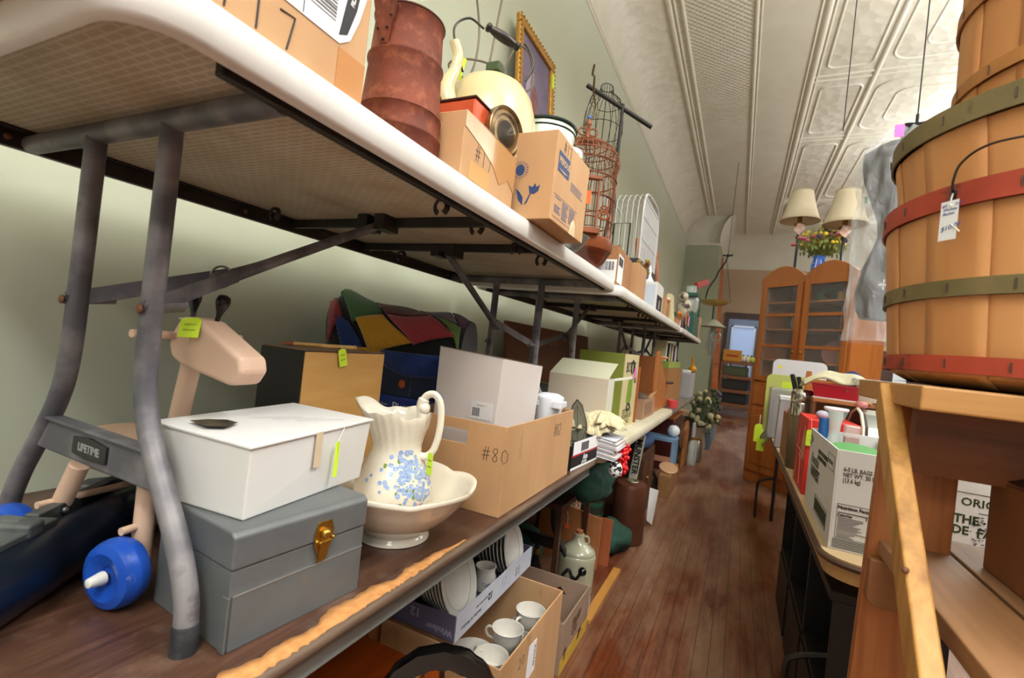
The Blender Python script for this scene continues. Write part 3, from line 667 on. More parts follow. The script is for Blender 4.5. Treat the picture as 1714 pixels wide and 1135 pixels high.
MB().lathe([(.046,0), (.046,.22), (.05,.24), (.05,.27), (.03,.28)], (0,0,0), 24).box(-.05, .05, -.045, .045, .235, .255).build('body', mat('white_plastic', '#dcdfe6', .35), cn, bevel=.003)
MB().box(.03, .06, -.05, -.02, .235, .262).build('clip', mat('white_plastic', '#dcdfe6', .35), cn, bevel=.004)
# blue boxes and the afghan behind
M_bluebox = mat('blue_print_card', '#2a3f9c', .45, col2='#24378c', scale=12); M_dkblue = mat('midnight_blue_card', '#0d1838', .4, col2='#122552', scale=5)
pb = thing('blue_picture_box', 'bright blue printed box under the dark blue box behind the pitcher', 'box', (-.86, 1.27, .7405), 4)
MB().box(-.40, 0, 0, .30, 0, .232).build('body', M_bluebox, pb, bevel=.002)
pl = MB().prism(rect(-.16, -.02, .178, .222), .0002, .001, face_M('near', 0)).build('print_panel', mat('deep_blue_print', '#1c2f86', .4), pb)
text('Picture', .038, mat('print_white', '#e6e8ef', .5), pb, (-.155, -.0012, .186), NEAR, bold=.0006); text('Window', .016, mat('print_white', '#e6e8ef', .5), pb, (-.23, -.0012, .196), NEAR)
db = thing('dark_blue_box', 'dark blue box with small orange emblem under the folded afghan', 'box', (-.85, 1.27, .9735), 4)
MB().box(-.42, 0, 0, .30, 0, .115).build('body', M_dkblue, db, bevel=.002)
o = MB(); o.lathe([(.013,0), (.013,.0006), (.0005,.0006)], (-.135, -.0003, .042), 20, M=Matrix.Rotation(PI/2, 4, 'X')); o.build('orange_emblem', mat('orange_print', '#d4642a', .5), db)
o = MB(); o.torus((-.135, -.001, .042), .0155, .0012, 24, 5, M=Matrix.Rotation(PI/2, 4, 'X')); o.build('emblem_ring', mat('dull_purple', '#6a3550', .5), db)
MB().tube([(-.102,-.0008,.004), (-.1,-.0008,.06), (-.104,-.0008,.112)], .0014, 5).build('worn_crease', mat('worn_grey_crease', '#5e6d82', .8), db)
# afghan
ag = thing('folded_afghan', 'crocheted afghan of bright colour blocks with black edging folded on dark blue boxes', 'blanket', (-1.075, 1.345, 1.0905), 16)
def yarn(name, c, c2):
    m, nt, b = _nt(name); w_ = nt.nodes.new('ShaderNodeTexWave'); w_.inputs['Scale'].default_value = 70; w_.inputs['Distortion'].default_value = 1.5; w_.inputs['Detail'].default_value = 2; w_.bands_direction = 'DIAGONAL'
    nt.links.new(coords(nt), w_.inputs[0]); nt.links.new(ramp(nt, w_.outputs['Fac'], [(.1, c2), (.6, c)]), b.inputs['Base Color']); b.inputs['Roughness'].default_value = .95
    b.inputs['Sheen Weight'].default_value = .3; bumpit(nt, b, w_.outputs['Fac'], .6, .003); return m
Y_ = {'green': yarn('green_yarn', '#4c7d48', '#2c4c2c'), 'maroon': yarn('maroon_yarn', '#6a1526', '#3c0b14'), 'grey': yarn('grey_yarn', '#807480', '#564c58'), 'purple': yarn('purple_yarn', '#6f3a60', '#401f38'),
      'red': yarn('rose_red_yarn', '#b63a48', '#7a2430'), 'yellow': yarn('gold_yarn', '#dda018', '#a87208'), 'blue': yarn('blue_yarn', '#1a3a86', '#102350'), 'black': yarn('black_yarn', '#0d0d10', '#050506'), 'lime': yarn('moss_yarn', '#6f9443', '#47632a'), 'scar': yarn('scarlet_yarn', '#a32228', '#661217')}
def afs(u, v, off=0):
    """u 0..1 left to right, v -1 (back bottom) .. 0 (ridge) .. 1 (front bottom)"""
    q = v*PI/2; x = -.25+.50*u+.05*(1-u)*(abs(v)-.5)
    h = .205-.06*u+.010*math.sin(8*u+1)+off; ry = .125+.012*math.sin(9*u+2)+off
    e = 1-max(0, .10-u)/.1*.30
    y = -ry*math.copysign(abs(math.sin(q))**.85, q); z = h*max(0, math.cos(q))**.75
    return V((x-(off if u < .02 else 0), y*e, z*e+.02*(1-e)+.006*math.sin(15*u+5*v)*max(0, 1-abs(v))))
base = MB().grid(lambda a, b_: afs(a, 2*b_-1), 36, 36)
for uu in (0, 1):
    ring_ = [afs(uu, -1+2*k/24) for k in range(25)]; base.add(ring_, [tuple(range(25))])
base.build('black_border', Y_['black'], ag)
def patch(col, quad, name='colour_block'):
    def f(a, b_):
        p = (V((*quad[0],0))*(1-a)*(1-b_)+V((*quad[1],0))*a*(1-b_)+V((*quad[2],0))*a*b_+V((*quad[3],0))*(1-a)*b_); return afs(p.x, p.y, .009)
    MB().grid(f, 10, 10).build(name, Y_[col], ag, solid=.006, off=0)
patch('green', [(.06,.02),(.30,.04),(.42,.44),(.22,.72)])
patch('maroon', [(.32,.02),(.62,.05),(.74,.34),(.44,.42)])
patch('grey', [(.64,.04),(.84,.06),(.94,.40),(.77,.34)])
patch('purple', [(.87,.08),(.985,.16),(.99,.42),(.96,.42)])
patch('yellow', [(.24,.66),(.43,.47),(.68,.84),(.36,.985)])
patch('red', [(.46,.44),(.76,.37),(.95,.66),(.69,.86)])
patch('lime', [(.80,.38),(.97,.45),(.99,.97),(.97,.66)])
patch('blue', [(.08,.62),(.19,.72),(.33,.98),(.16,.98)])
patch('scar', [(.02,.22),(.07,.30),(.15,.66),(.05,.95)])
lo = MB().grid(lambda a, b_: V((-.0+.24*a, -.150+.012*b_-.02*math.sin(a*5), .03-.075*b_*(.6+.4*math.sin(a*3)))), 12, 6); lo.build('hanging_fold', Y_['blue'], ag, solid=.008)
lo = MB().grid(lambda a, b_: V((-.09+.09*a, -.148+.01*b_, .03-.035*b_)), 6, 4); lo.build('hanging_fold', Y_['yellow'], ag, solid=.008)
# small dark box with leaded glass piece, doilies, papers, beads
ar = thing('ink_carton', 'small black and white printed carton behind the #80 carton', 'box', (-.524, 1.705, .7405), -4)
MB().box(-.16, 0, 0, .31, 0, .002).box(-.16, 0, .0, .003, 0, .09).box(-.003, 0, 0, .31, 0, .105).box(-.16, -.157, 0, .31, 0, .09).box(-.16, 0, .307, .31, 0, .105).build('body', M_black, ar)
decal('aisle', 0, [rect(.012, .30, .055, .105)], 'white_label', M_paper, ar); decal('aisle', 0, [rect(.0, .31, .048, .055)], 'red_stripe', mat('red_print', '#b2262c', .5), ar)
decal('aisle', .0008, [rect(.09, .17, .062, .095)], 'grey_print_block', mat('grey_print', '#5a5a5e', .6), ar); decal('aisle', 0, [rect(.0, .31, 0, .008)], 'white_base_stripe', M_paper, ar)
text('Ace', .03, M_paper, ar, (.0012, .12, .026), AISLE, bold=.001); text('JET STOP', .013, M_paper, ar, (.0012, .11, .012), AISLE, bold=.0005)
lg = thing('leaded_glass_panel', 'small leaded glass lantern panel leaning inside the black and white carton', 'ornament', (-.575, 1.96, .745), (0, R(-10), R(-30)))
b = MB(); pp = [(-.05,0), (.05,0), (.055,.14), (.03,.21), (0,.235), (-.03,.21), (-.055,.14)]
b.tube([(x, 0, z) for x, z in pp], .003, 6, True); b.tube([(0,0,0), (0,0,.21)], .002, 6).tube([(-.05,0,.06), (.05,0,.06)], .002, 6).tube([(-.055,0,.12), (.055,0,.12)], .002, 6).tube([(0,0,.0), (.055,0,.12), (0,0,.21), (-.055,0,.12), (0,0,0)], .0018, 6)
b.build('lead_came', mat('dark_lead', '#5b564a', .5, .6), lg); MB().prism(pp, -.001, .001, None, 'XZ').build('glass', mat('smoky_textured_glass', '#c6c5b0', .25, trans=.25, bump=.4, bscale=60), lg)
# ================================================================ THINGS ON THE RAISED TABLES
T = 1.5004
M_rust = mat('rusted_sheet_iron', '#7c3c26', .7, .3, col2='#5e2c1e', scale=12, spots='#96563a', spot_scale=34, spot_lo=.5, spot_hi=.75, bump=.4, bscale=90, bdist=.001)
M_rustd = mat('dark_rust', '#4a241a', .7, .3)
def barcode(kind, off, u0, u1, v0, v1, n, name, m, parent, z0=.0012, horiz=False):
    b = MB(); random.seed(int(abs(u0)*1000)+n)
    for i in range(n):
        a = (v0 if horiz else u0)+((v1-v0) if horiz else (u1-u0))*i/n; w_ = ((v1-v0) if horiz else (u1-u0))/n*rnd(.25, .8)
        b.prism(rect(u0, u1, a, a+w_) if horiz else rect(a, a+w_, v0, v1), z0, z0+.0004, face_M(kind, off))
    return b.build(name, m, parent)
M_print = mat('grey_print', '#5a5a5e', .6)
# labelled carton at the very front
c1 = carton('labelled_carton', 'kraft carton marked #17 with large white shipping labels beside the rusty can', 'box', (-.522, .08, T), 0, .36, .425, .26, M_kraft2)
lb = MB().prism([(.14,.062), (.375,.062), (.392,.075), (.405,.11), (.418,.165), (.41,.245), (.14,.245)], .0003, .0012, face_M('aisle', 0)).build('shipping_label', M_paper, c1)
for u0, u1 in ((.16,.20), (.225,.255), (.272,.305), (.325,.365)): barcode('aisle', 0, u0, u1, .085, .235, 34, 'barcode', M_print, lb, horiz=True)
b = MB(); 
for u in (.212, .262, .315): b.prism(rect(u, u+.0012, .064, .244), .0012, .0016, face_M('aisle', 0))
b.build('label_rules', M_ink, lb)
b = MB().prism([(.372,.072), (.386,.08), (.398,.12), (.408,.19), (.404,.24), (.39,.24), (.384,.15)], .0013, .0019, face_M('aisle', 0)); b.build('black_label_band', M_ink, lb)
text('FILE FOR BENEFIT', .009, M_paper, lb, (.0022, .392, .12), (90, -82, 90), bold=.0002)
handwrite('aisle', 0, '#17', .26-.055, .008, .042, M_ink, c1, .0012, sp=.95)
MB().prism(rect(.375, .424, .0, .058), .0003, .0008, face_M('aisle', 0)).build('tape_strip', mat('brown_shiny_tape', '#b5793d', .15), c1)
# rusty can
rc = thing('rusty_can', 'tall rust-brown metal can with riveted handle strap beside the labelled carton', 'can', (-.645, .728, T), 0)
prof = [(.079,0), (.081,.002), (.079,.006), (.079,.055), (.083,.060), (.083,.064), (.078,.070), (.077,.10), (.0795,.104), (.076,.108), (.070,.195), (.0735,.202), (.0735,.206), (.069,.212), (.065,.282), (.0675,.285), (.0675,.290), (.064,.290), (.068,.02), (.0005,.02)]
MB().lathe(prof, (0,0,0), 56).build('can_body', M_rust, rc, sharp=50)
MB().torus((0,0,.288), .0665, .0026, 48, 8).build('rim', M_rustd, rc)
st = MB(); a = R(-85); 
def cyl(a, z, r): return (r*math.cos(a), r*math.sin(a), z)
st.hexa([cyl(a-.12,.205,.0705), cyl(a+.12,.205,.0705), cyl(a+.12,.205,.075), cyl(a-.12,.205,.075)], [cyl(a-.24,.285,.064), cyl(a+.24,.285,.064), cyl(a+.28,.29,.09), cyl(a-.28,.29,.09)])
st.build('handle_strap', M_rust, rc, bevel=.002)
b = MB(); [b.sphere(cyl(a+d, z, r_), .003, 8, 6) for d, z, r_ in ((0,.213,.0765), (.11,.232,.080), (.2,.252,.084), (-.15,.232,.080))]; b.build('rivets', M_rustd, rc)
# second rusty cylinder with spout behind
rp = thing('rusty_pail', 'low rusty brown pail half hidden between the tall can and cream kettle', 'pail', (-.80, .93, T))
MB().lathe([(.07,0), (.075,.27), (.078,.275), (.07,.278), (.068,.01), (.0005,.01)], (0,0,0), 32).build('pail_body', M_rust, rp)
# kettle
M_enam = mat('cream_enamel', '#cbb68a', .3, col2='#d3c197', scale=4, coat=.4, spots='#c9b085', spot_scale=6, spot_lo=.6, spot_hi=.8)
kt = thing('enamel_kettle', 'big round cream enamel kettle with curved spout and wire bail handle', 'kettle', (-.720, 1.185, T))
MB().lathe([(.09,0), (.112,.02), (.125,.08), (.129,.17), (.128,.26), (.122,.32), (.108,.37), (.085,.405), (.06,.422), (.035,.43), (.0005,.432)], (0,0,0), 56).build('kettle_body', M_enam, kt)
MB().tube(spline([(-.02,-.118,.24), (-.028,-.15,.285), (-.034,-.152,.33), (-.026,-.142,.37), (-.022,-.137,.415), (-.030,-.146,.45)], 8), [.030-.017*min(1, i/26) for i in range(41)], 18).build('spout', M_enam, kt)
MB().torus((-.030,-.146,.449), .0105, .0025, 16, 6, M=Matrix.Rotation(-.5, 4, 'X')).build('spout_lip', M_rustd, kt)
MB().box(-.012, .012, -.008, .008, .43, .46).box(-.02, .02, -.014, .014, .452, .478).build('lid_knob', mat('green_worn_knob', '#3c4a2c', .6), kt, bevel=.003)
o = kt.children[-1]; o.location = (-.045, -.055, -.012)
M_wire = mat('grey_brown_wire', '#6e6357', .4, .7)
hw = MB(); hw.tube(spline([(-.03,-.10,.40), (-.07,-.10,.52), (-.05,-.07,.57), (-.02,-.04,.555)], 8), .003, 8).tube(spline([(.075,.04,.44), (.088,.05,.49), (.075,.045,.53), (.062,.035,.548)], 8), .003, 8)
hw.build('bail_wire', mat('dark_wire', '#3a3632', .4, .6), kt)
MB().lathe([(.007,-.05), (.012,-.047), (.012,-.04), (.009,-.036), (.013,-.02), (.0145,0), (.013,.02), (.009,.036), (.012,.04), (.012,.047), (.007,.05)], (0,0,0), 18).build('wooden_grip', mat('black_wood_grip', '#191513', .35, col2='#3a2c22', scale=30, lo=.5, hi=.75), kt)
o = kt.children[-1]; o.location = (.015, 0, .552); o.rotation_euler = V((.085,.07,-.045)).to_track_quat('Z', 'Y').to_euler()
price_tag(kt, (-.045, -.075, .455), (90, 10, 20), .012, .062, writing=False)
kt.scale = (1.10, 1.10, 1.02)
# tape-covered carton
M_tape = mat('shiny_packing_tape', '#b98a58', .1, coat=1.0, bump=.5, bscale=45, bdist=.002)
c2 = carton('taped_carton', 'kraft carton marked #17 wrapped in shiny clear tape behind the rusty can', 'box', (-.53, .785, T), 2, .16, .25, .137, M_kraft2)
MB().prism(rect(-.158, -.085, .0, .096), .0002, .001, face_M('near', 0)).build('white_label', M_paper, c2)
text('CT27 MONTVALE\nX 45 W 3119', .009, M_ink, c2, (-.092, -.0012, .012), (90, -90, 0), bold=.0002, line=.9)
tp = MB().prism([(0,.137), (.25,.135), (.25,.05), (.21,.07), (.17,.045), (.13,.075), (.08,.09), (.03,.1), (0,.105)], .0003, .0011, face_M('aisle', 0)); tp.build('clear_tape', M_tape, c2)
MB().box(-.13, .0012, .03, .22, .1375, .1385).build('top_tape', M_tape, c2)
handwrite('aisle', 0, '#17', .05, .055, .034, M_pen, c2, .0006, sp=.8)
MB().prism(rect(.03, .12, .012, .05), .0003, .0007, face_M('aisle', 0)).build('torn_label_patch', mat('torn_kraft_patch', '#c79a62', .9), c2)
# orange tin and round lid behind / in that carton
tn = thing('orange_tin', 'small rusted orange tin box standing behind the taped carton', 'tin', (-.60, .975, 1.6385), 0)
MB().box(-.11, .0, -.055, .045, 0, .10).build('tin_body', mat('orange_lithographed_tin', '#c9502a', .4, .3, col2='#b3441f', scale=12, spots='#3b2418', spot_scale=18, spot_lo=.6, spot_hi=.66), tn, bevel=.004)
MB().box(-.113, .003, -.058, .048, .1, .106).build('lid_rim', M_rustd, tn, bevel=.003)
ld = thing('round_tin_lid', 'round tarnished tin can lid standing on edge on the taped carton', 'lid', (-.600, 1.06, 1.752), (0, R(90), R(-12)))
ld.location = (-.570, 1.03, 1.7005); ld.scale = (.80, .80, 1)
MB().lathe([(.078,-.02), (.08,-.02), (.082,0), (.08,.002), (.074,.0), (.070,-.003), (.060,-.001), (.052,-.004), (.044,-.003), (.0005,-.003)], (0,0,0), 48).build('lid_disc', mat('tarnished_tin', '#8a7350', .35, .75, col2='#5a4632', scale=18), ld, sharp=30, solid=.001)
MB().lathe([(.040,.0), (.0005,.0)], (0,0,-.002), 40).build('lid_centre', mat('dark_tin_centre', '#4c4338', .4, .6), ld)
# Perdue carton
c3 = carton('poultry_carton', 'kraft carton with blue sun and tulip print overhanging the raised table edge', 'box', (-.451, 1.075, T), 0, .125, .265, .222, M_kraft2)
M_pb = mat('navy_box_print', '#2c4270', .6)
sun = MB(); Mx = face_M('near', 0); sun.prism([(-.094+.0125*math.cos(2*PI*i/20), .125+.0145*math.sin(2*PI*i/20)) for i in range(20)], .0003, .0008, Mx)
for i in range(20):
    a = 2*PI*i/20; d = V((math.cos(a), math.sin(a))); q = V((-d.y, d.x)); p0 = V((-.094,.125)); r0 = .017; r1 = .0235
    sun.prism([tuple(p0+d*r0-q*.0009), tuple(p0+d*r1-q*.0005), tuple(p0+d*r1+q*.0005), tuple(p0+d*r0+q*.0009)], .0003, .0008, Mx)
sun.build('sun_print', M_pb, c3)
tl = MB(); tl.prism([(-.062,.066), (-.05,.062), (-.038,.07), (-.035,.085), (-.044,.08), (-.048,.09), (-.055,.08), (-.066,.085)], .0003, .0008, Mx)
tl.prism([(-.06,.066), (-.057,.066), (-.066,.042), (-.072,.036), (-.073,.038)], .0003, .0008, Mx).prism([(-.078,.034), (-.092,.05), (-.1,.078), (-.09,.07), (-.079,.055)], .0003, .0008, Mx)
tl.build('tulip_print', M_pb, c3)
MB().prism(rect(.018, .098, .128, .178), .0003, .0009, face_M('aisle', 0)).build('brand_panel', M_pb, c3)
text('PERDUE', .0225, mat('kraft_letter', '#c8a274', .7), c3, (.0011, .022, .15), AISLE, bold=.0005)
b = MB().prism([(.025,.136), (.06,.132), (.092,.137), (.06,.1365)], .0009, .0012, face_M('aisle', 0)); b.build('brand_swoosh', mat('kraft_letter', '#c8a274', .7), c3)
handwrite('aisle', 0, '#17', .045, .184, .028, M_pen, c3, .0006)
fp = MB(); random.seed(5)
for v in range(9):
    for k in range(3):
        if rnd(0,1) > .12: fp.prism(rect(.02+.055*k, .02+.055*k+rnd(.03,.046), .062-.0052*v, .0645-.0052*v), .0003, .0007, face_M('aisle', 0))
for v in range(4): fp.prism(rect(.12, .12+rnd(.08,.11), .13-.006*v, .132-.006*v), .0003, .0007, face_M('aisle', 0))
for (a_, b_, c_, d_) in ((.012,.19,.0685,.0692), (.012,.19,.013,.0137)): fp.prism(rect(a_, b_, c_, d_), .0003, .0007, face_M('aisle', 0))
fp.build('fine_print', mat('faded_blue_print', '#66708a', .7), c3)
MB().prism([(.14,.0), (.19,.0), (.185,.03), (.17,.045), (.15,.03)], .0003, .0009, face_M('aisle', 0)).build('tape_end', mat('glossy_clear_tape', '#d8b98c', .1, coat=1), c3)
# enamel pail with green rim, jar lids, galvanised bowl
gp = thing('lidded_pail', 'round metal pail with dark green rim behind the poultry carton', 'pail', (-.655, 1.45, T)); gp.scale = (1, 1, 1.12)
MB().lathe([(.085,0), (.09,.28), (.1,.36), (.099,.362), (.083,.28), (.08,.01), (.0005,.01)], (0,0,0), 40).build('pail_body', mat('mint_white_tin', '#bfcbbd', .35, .3), gp)
MB().torus((0,0,.362), .0995, .0055, 48, 8).torus((0,0,.345), .097, .003, 48, 6).build('rim', mat('dark_green_enamel', '#1e2a26', .25), gp)
for i in range(1):
    MB().lathe([(.085,.34), (.06,.375), (.03,.38), (.0005,.38)], (0,0,-.03), 24).build('pail_contents', mat('green_red_contents', '#2c6a4a', .5, col2='#b03a3a', scale=18, lo=.5, hi=.55), gp)
jl = thing('white_jar', 'white lidded jar standing behind the poultry carton and the green rimmed pail', 'jar', (-.585, 1.505, T))
MB().lathe([(.04,0), (.042,.3), (.045,.31), (.045,.33), (.042,.34), (.0005,.34)], (0,0,0), 32).build('jar_body', mat('milky_jar', '#cfd8d8', .2, trans=.3), jl)
MB().lathe([(.047,.325), (.048,.345), (.044,.352), (.0005,.353)], (0,0,0), 32).build('jar_lid', mat('chrome_lid', '#c2c6c4', .25, .8), jl)
gb = thing('galvanised_bowl', 'small grey galvanised bowl lying at the table edge beside the bird cage', 'bowl', (-.56, 1.455, T), (0, R(14), 0))
gb.location = (-.555, 1.45, T+.012)
MB().lathe([(.035,0), (.05,.004), (.066,.03), (.072,.055), (.075,.057), (.07,.056), (.06,.03), (.04,.008), (.0005,.007)], (0,0,0), 40).build('bowl_body', mat('galvanised_zinc', '#8f9c9c', .35, .7, col2='#aab3b0', scale=30), gb)
# wire plant stand with scrolls behind the kettle
ws = thing('scrolled_wire_stand', 'tall grey scrolled wire plant stand behind the cream kettle', 'wire stand', (-1.12, 1.75, T))
M_gwire = mat('grey_patina_wire', '#7a7063', .45, .6)
b = MB()
def P3(u): return V(u)
b.tube(spline([(.0,-.27,.55), (0,-.2,.66), (0,-.1,.72), (0,-.02,.85), (0,0,1.0), (0,-.04,1.12), (0,-.1,1.2)], 8), .005, 8)
b.tube(spline([(0,.16,1.3), (0,.13,1.1), (0,.1,.9), (0,.05,.7), (0,.02,.5), (0,.0,.25), (0,.0,.0)], 8), .005, 8)
b.tube(spline([(0,.5,1.02), (0,.57,1.1), (0,.5,1.22), (0,.36,1.18), (0,.25,1.0), (0,.2,.8), (0,.24,.6), (0,.36,.44), (0,.42,.28), (0,.43,0)], 8), .005, 8)
b.tube(spline([(0,-.27,.55), (0,-.28,.3), (0,-.2,0)], 6), .005, 8)
b.torus((0,.02,.86), .13, .0045, 36, 8, M=Matrix.Rotation(.25, 4, 'X'), sx=.8, sy=1.3)
b.tube(spline([(0,-.08,1.28), (0,-.14,1.24), (0,-.17,1.3), (0,-.12,1.36), (0,-.06,1.3)], 6), .005, 8)
b.build('wire_scrolls', M_gwire, ws)
ws.location = (-1.12, 1.75, T); ws.location.x = -1.16
# gilt framed painting
fr = thing('gilt_framed_painting', 'gilt framed painting of a bowed figure in purple tones leaning on the wall', 'painting', (-1.2, 2.60, 1.56), (0, R(-5), 0))
M_gold = mat('worn_gilt', '#a5762a', .4, .55, col2='#c2944a', scale=60, bump=.6, bscale=120, bdist=.002)
L_, H_ = .56, 1.32
fr.location = (-1.24, 2.40, 1.78)
b = MB(); w_ = .055
for a_ in ((0, L_, 0, w_), (0, L_, H_-w_, H_)): b.box(-.0, .03, a_[0], a_[1], a_[2], a_[3])
b.box(0, .03, 0, w_, w_, H_-w_).box(0, .03, L_-w_, L_, w_, H_-w_)
b.build('frame', M_gold, fr, bevel=.008, seg=3)
b = MB()
for i in range(46): b.sphere((.032, .006, .02+i*(H_-.04)/45), .007, 8, 6); b.sphere((.032, L_-.006, .02+i*(H_-.04)/45), .007, 8, 6)
for i in range(16): b.sphere((.032, .01+i*(L_-.02)/15, H_-.006), .007, 8, 6)
b.build('beaded_edge', M_gold, fr)
MB().box(.004, .01, w_, L_-w_, w_, H_-w_).build('canvas', mat('mauve_painted_ground', '#7d6f86', .6, col2='#5f5570', scale=4, lo=.3, hi=.7), fr)
fig = MB(); Mf = face_M('aisle', .01) @ Matrix.Translation((.0, .33, 0)) @ Matrix.Diagonal((1.35, 1.15, 1, 1))
fig.prism([(.06,.06), (.07,.35), (.09,.5), (.12,.62), (.16,.68), (.2,.66), (.23,.58), (.25,.5), (.24,.4), (.3,.25), (.33,.06)], .0003, .001, Mf); fig.build('painted_robe', mat('painted_grey_robe', '#8d7f92', .6, col2='#6b5a70', scale=10), fr)
fg = MB().prism([(.155,.46), (.17,.56), (.2,.6), (.23,.58), (.245,.52), (.235,.44), (.2,.42)], .001, .0016, Mf); fg.build('painted_face', mat('painted_dusky_skin', '#8b5a58', .6, col2='#6e4448', scale=14), fr)
fg = MB().prism([(.12,.4), (.15,.5), (.15,.6), (.19,.66), (.15,.66), (.11,.58), (.1,.45)], .001, .0016, Mf); fg.build('painted_veil', mat('painted_pale_veil', '#b5a9b8', .6, col2='#9888a0', scale=14), fr)
MB().box(.031, .033, L_-.05, L_-.012, H_-.18, H_-.08).build('price_tag', M_neon, fr)
# bird cage
M_bam = mat('reddish_bamboo', '#8f4f2c', .4, col2='#7a3f22', scale=18)
bc = thing('bamboo_bird_cage', 'domed reddish bamboo bird cage with bowl base at the table edge', 'bird cage', (-.645, 1.84, T), 30); bc.scale = (1.2, 1.2, 1.0)
MB().lathe([(.05,0), (.075,.006), (.1,.045), (.115,.08), (.118,.084), (.11,.084), (.09,.05), (.0005,.04)], (0,0,0), 40).build('base_bowl', mat('dark_glossy_wood', '#4a1f12', .25, col2='#7a3a20', scale=5, stretch=(1,1,4)), bc)
MB().lathe([(.118,.084), (.121,.09), (.121,.128), (.118,.132), (.108,.132), (.108,.086)], (0,0,0), 48).build('base_ring', M_bam, bc)
b = MB()
def cagept(a, t):
    z = .13+.42*t if t < .55 else None
    if t < .55: return (.112*math.cos(a), .112*math.sin(a), .132+.30*t/.55)
    q = (t-.55)/.45*PI/2; r = .112*math.cos(q)**.9+.008; return (r*math.cos(a), r*math.sin(a), .432+.10*math.sin(q))
for k in range(40): b.tube([cagept(2*PI*k/40, t/16) for t in range(17)], .0011, 5)
b.build('cage_bars', M_bam, bc)
b = MB()
for z in (.2, .29, .37, .432): b.torus((0,0,z), .113, .0028, 48, 6)
for q in (.35, .7, 1.0, 1.25): b.torus((0,0,.432+.10*math.sin(q)), .112*math.cos(q)**.9+.008, .002, 40, 5)
b.build('hoops', M_bam, bc)
b = MB(); b.box(-.035, -.029, -.125, -.111, .13, .34).box(.029, .035, -.125, -.111, .13, .34).box(-.04, .04, -.128, -.108, .335, .348).box(-.045, .045, -.135, -.105, .13, .15).build('door_frame', M_bam, bc, bevel=.001)
b = MB(); b.torus((.06,-.10,.21), .016, .0035, 16, 6, M=Matrix.Rotation(PI/2, 4, 'X')).torus((.06,-.10,.235), .012, .003, 16, 6, M=Matrix.Rotation(PI/2, 4, 'X')).torus((.06,-.1,.222), .009, .003, 12, 6, M=Matrix.Rotation(PI/2, 4, 'X')).build('carved_ornament', M_bam, bc)
MB().prism(rect(-.008, .01, .24, .29), .118, .119, Matrix(((1,0,0,0),(0,0,-1,0),(0,1,0,0),(0,0,0,1)))).build('orange_tag', M_orangetag, bc)
b = MB(); b.lathe([(.022,.53), (.02,.54), (.008,.55), (.007,.60), (.01,.605), (.006,.625), (.0005,.63)], (0,0,0), 16); b.torus((.018,0,.575), .015, .0035, 16, 6, M=Matrix.Rotation(PI/2, 4, 'X')).torus((-.018,0,.575), .015, .0035, 16, 6, M=Matrix.Rotation(PI/2, 4, 'X')); b.build('finial', M_bam, bc)
MB().lathe([(.006,.627), (.008,.632), (.006,.642), (.0005,.644)], (0,0,0), 12).build('blue_bead', mat('blue_china_bead', '#4a6a9a', .3), bc)
MB().tube(spline([(0,0,.64), (.02,.04,.66), (.03,.06,.71), (.01,.03,.76), (-.01,-.06,.76), (-.03,-.13,.72), (-.04,-.2,.71)], 8), .0035, 8).build('hanging_hook', mat('brass_hook', '#6b5a3c', .4, .7), bc)
# wire dress form and T stand
df = thing('wire_dress_form', 'open black wire dress form standing behind the bird cage', 'dress form', (-.80, 2.52, T))
M_bw = mat('black_wire', '#23211f', .5, .4)
prof = [(.045,.82), (.05,.78), (.11,.74), (.135,.66), (.14,.58), (.10,.45), (.095,.40), (.13,.28), (.15,.18), (.145,.02)]
def ip(z):
    for (r0, z0), (r1, z1) in zip(prof, prof[1:]):
        if z1 <= z <= z0: return r0+(r1-r0)*(z0-z)/(z0-z1)
    return prof[-1][0]
b = MB()
for k in range(16):
    a = 2*PI*k/16; b.tube([(ip(z)*math.cos(a)*.75, ip(z)*math.sin(a), z+.32) for z in [.82-.8*i/22 for i in range(23)]], .0017, 5)
for z in (.82, .74, .58, .40, .18, .02): b.torus((0,0,z+.32), ip(z), .002, 32, 5, sx=.75)
b.build('wire_body', M_bw, df)
MB().tube([(0,0,.0), (0,0,.36)], .008, 10).tube([(-.1,0,.005), (.1,0,.005)], .006, 8).tube([(0,-.1,.005), (0,.1,.005)], .006, 8).build('stand', M_bw, df)
ts = thing('black_t_stand', 'black metal T-bar display stand leaning behind the bamboo bird cage', 'stand', (-.64, 2.14, T))
b = MB(); b.tube([(0,0,0), (.045,0,.40), (.03,.05,.86)], .008, 10).build('post', M_bw, ts); MB().tube([(-.13,-.03,.93), (.16,.12,.77)], .0105, 12).build('cross_bar', M_bw, ts)
MB().lathe([(.07,0), (.07,.008), (.02,.014), (.0005,.014)], (0,0,0), 24).build('foot', M_bw, ts)
# white wire cage, small stand, carton, spray bottle, frame
wg = thing('white_wire_cage', 'white wire bird cage with rounded top and dark tray behind the small label carton', 'bird cage', (-.78, 3.35, T))
M_ww = mat('white_coated_wire', '#c9c9cc', .4)
b = MB()
def arch(x, t):
    return [(x, -.30, .30), (x, -.31, .62), (x, -.27, .71), (x, -.18, .75), (x, .1, .76), (x, .2, .74), (x, .25, .68), (x, .27, .58), (x, .28, .30)]
for k in range(9): b.tube(spline(arch(-.14+.035*k, 0), 4), .0028 if k % 8 else .0075, 5)
for k in range(22): b.tube([(.14, -.29+.026*k, .30), (.14, -.29+.026*k, .72)], .0022, 5)
for z in (.30, .44, .58, .70): b.tube([(.141,-.30,z), (.141,.28,z)], .0026, 5)
b.build('wire_cage', M_ww, wg)
MB().box(-.15, .15, -.31, .29, .23, .31).build('tray', mat('black_tray', '#26282c', .4), wg, bevel=.01)
MB().box(-.14, .14, -.28, .27, 0, .23).build('base_box', mat('white_base_box', '#c8ccd2', .5), wg, bevel=.004)
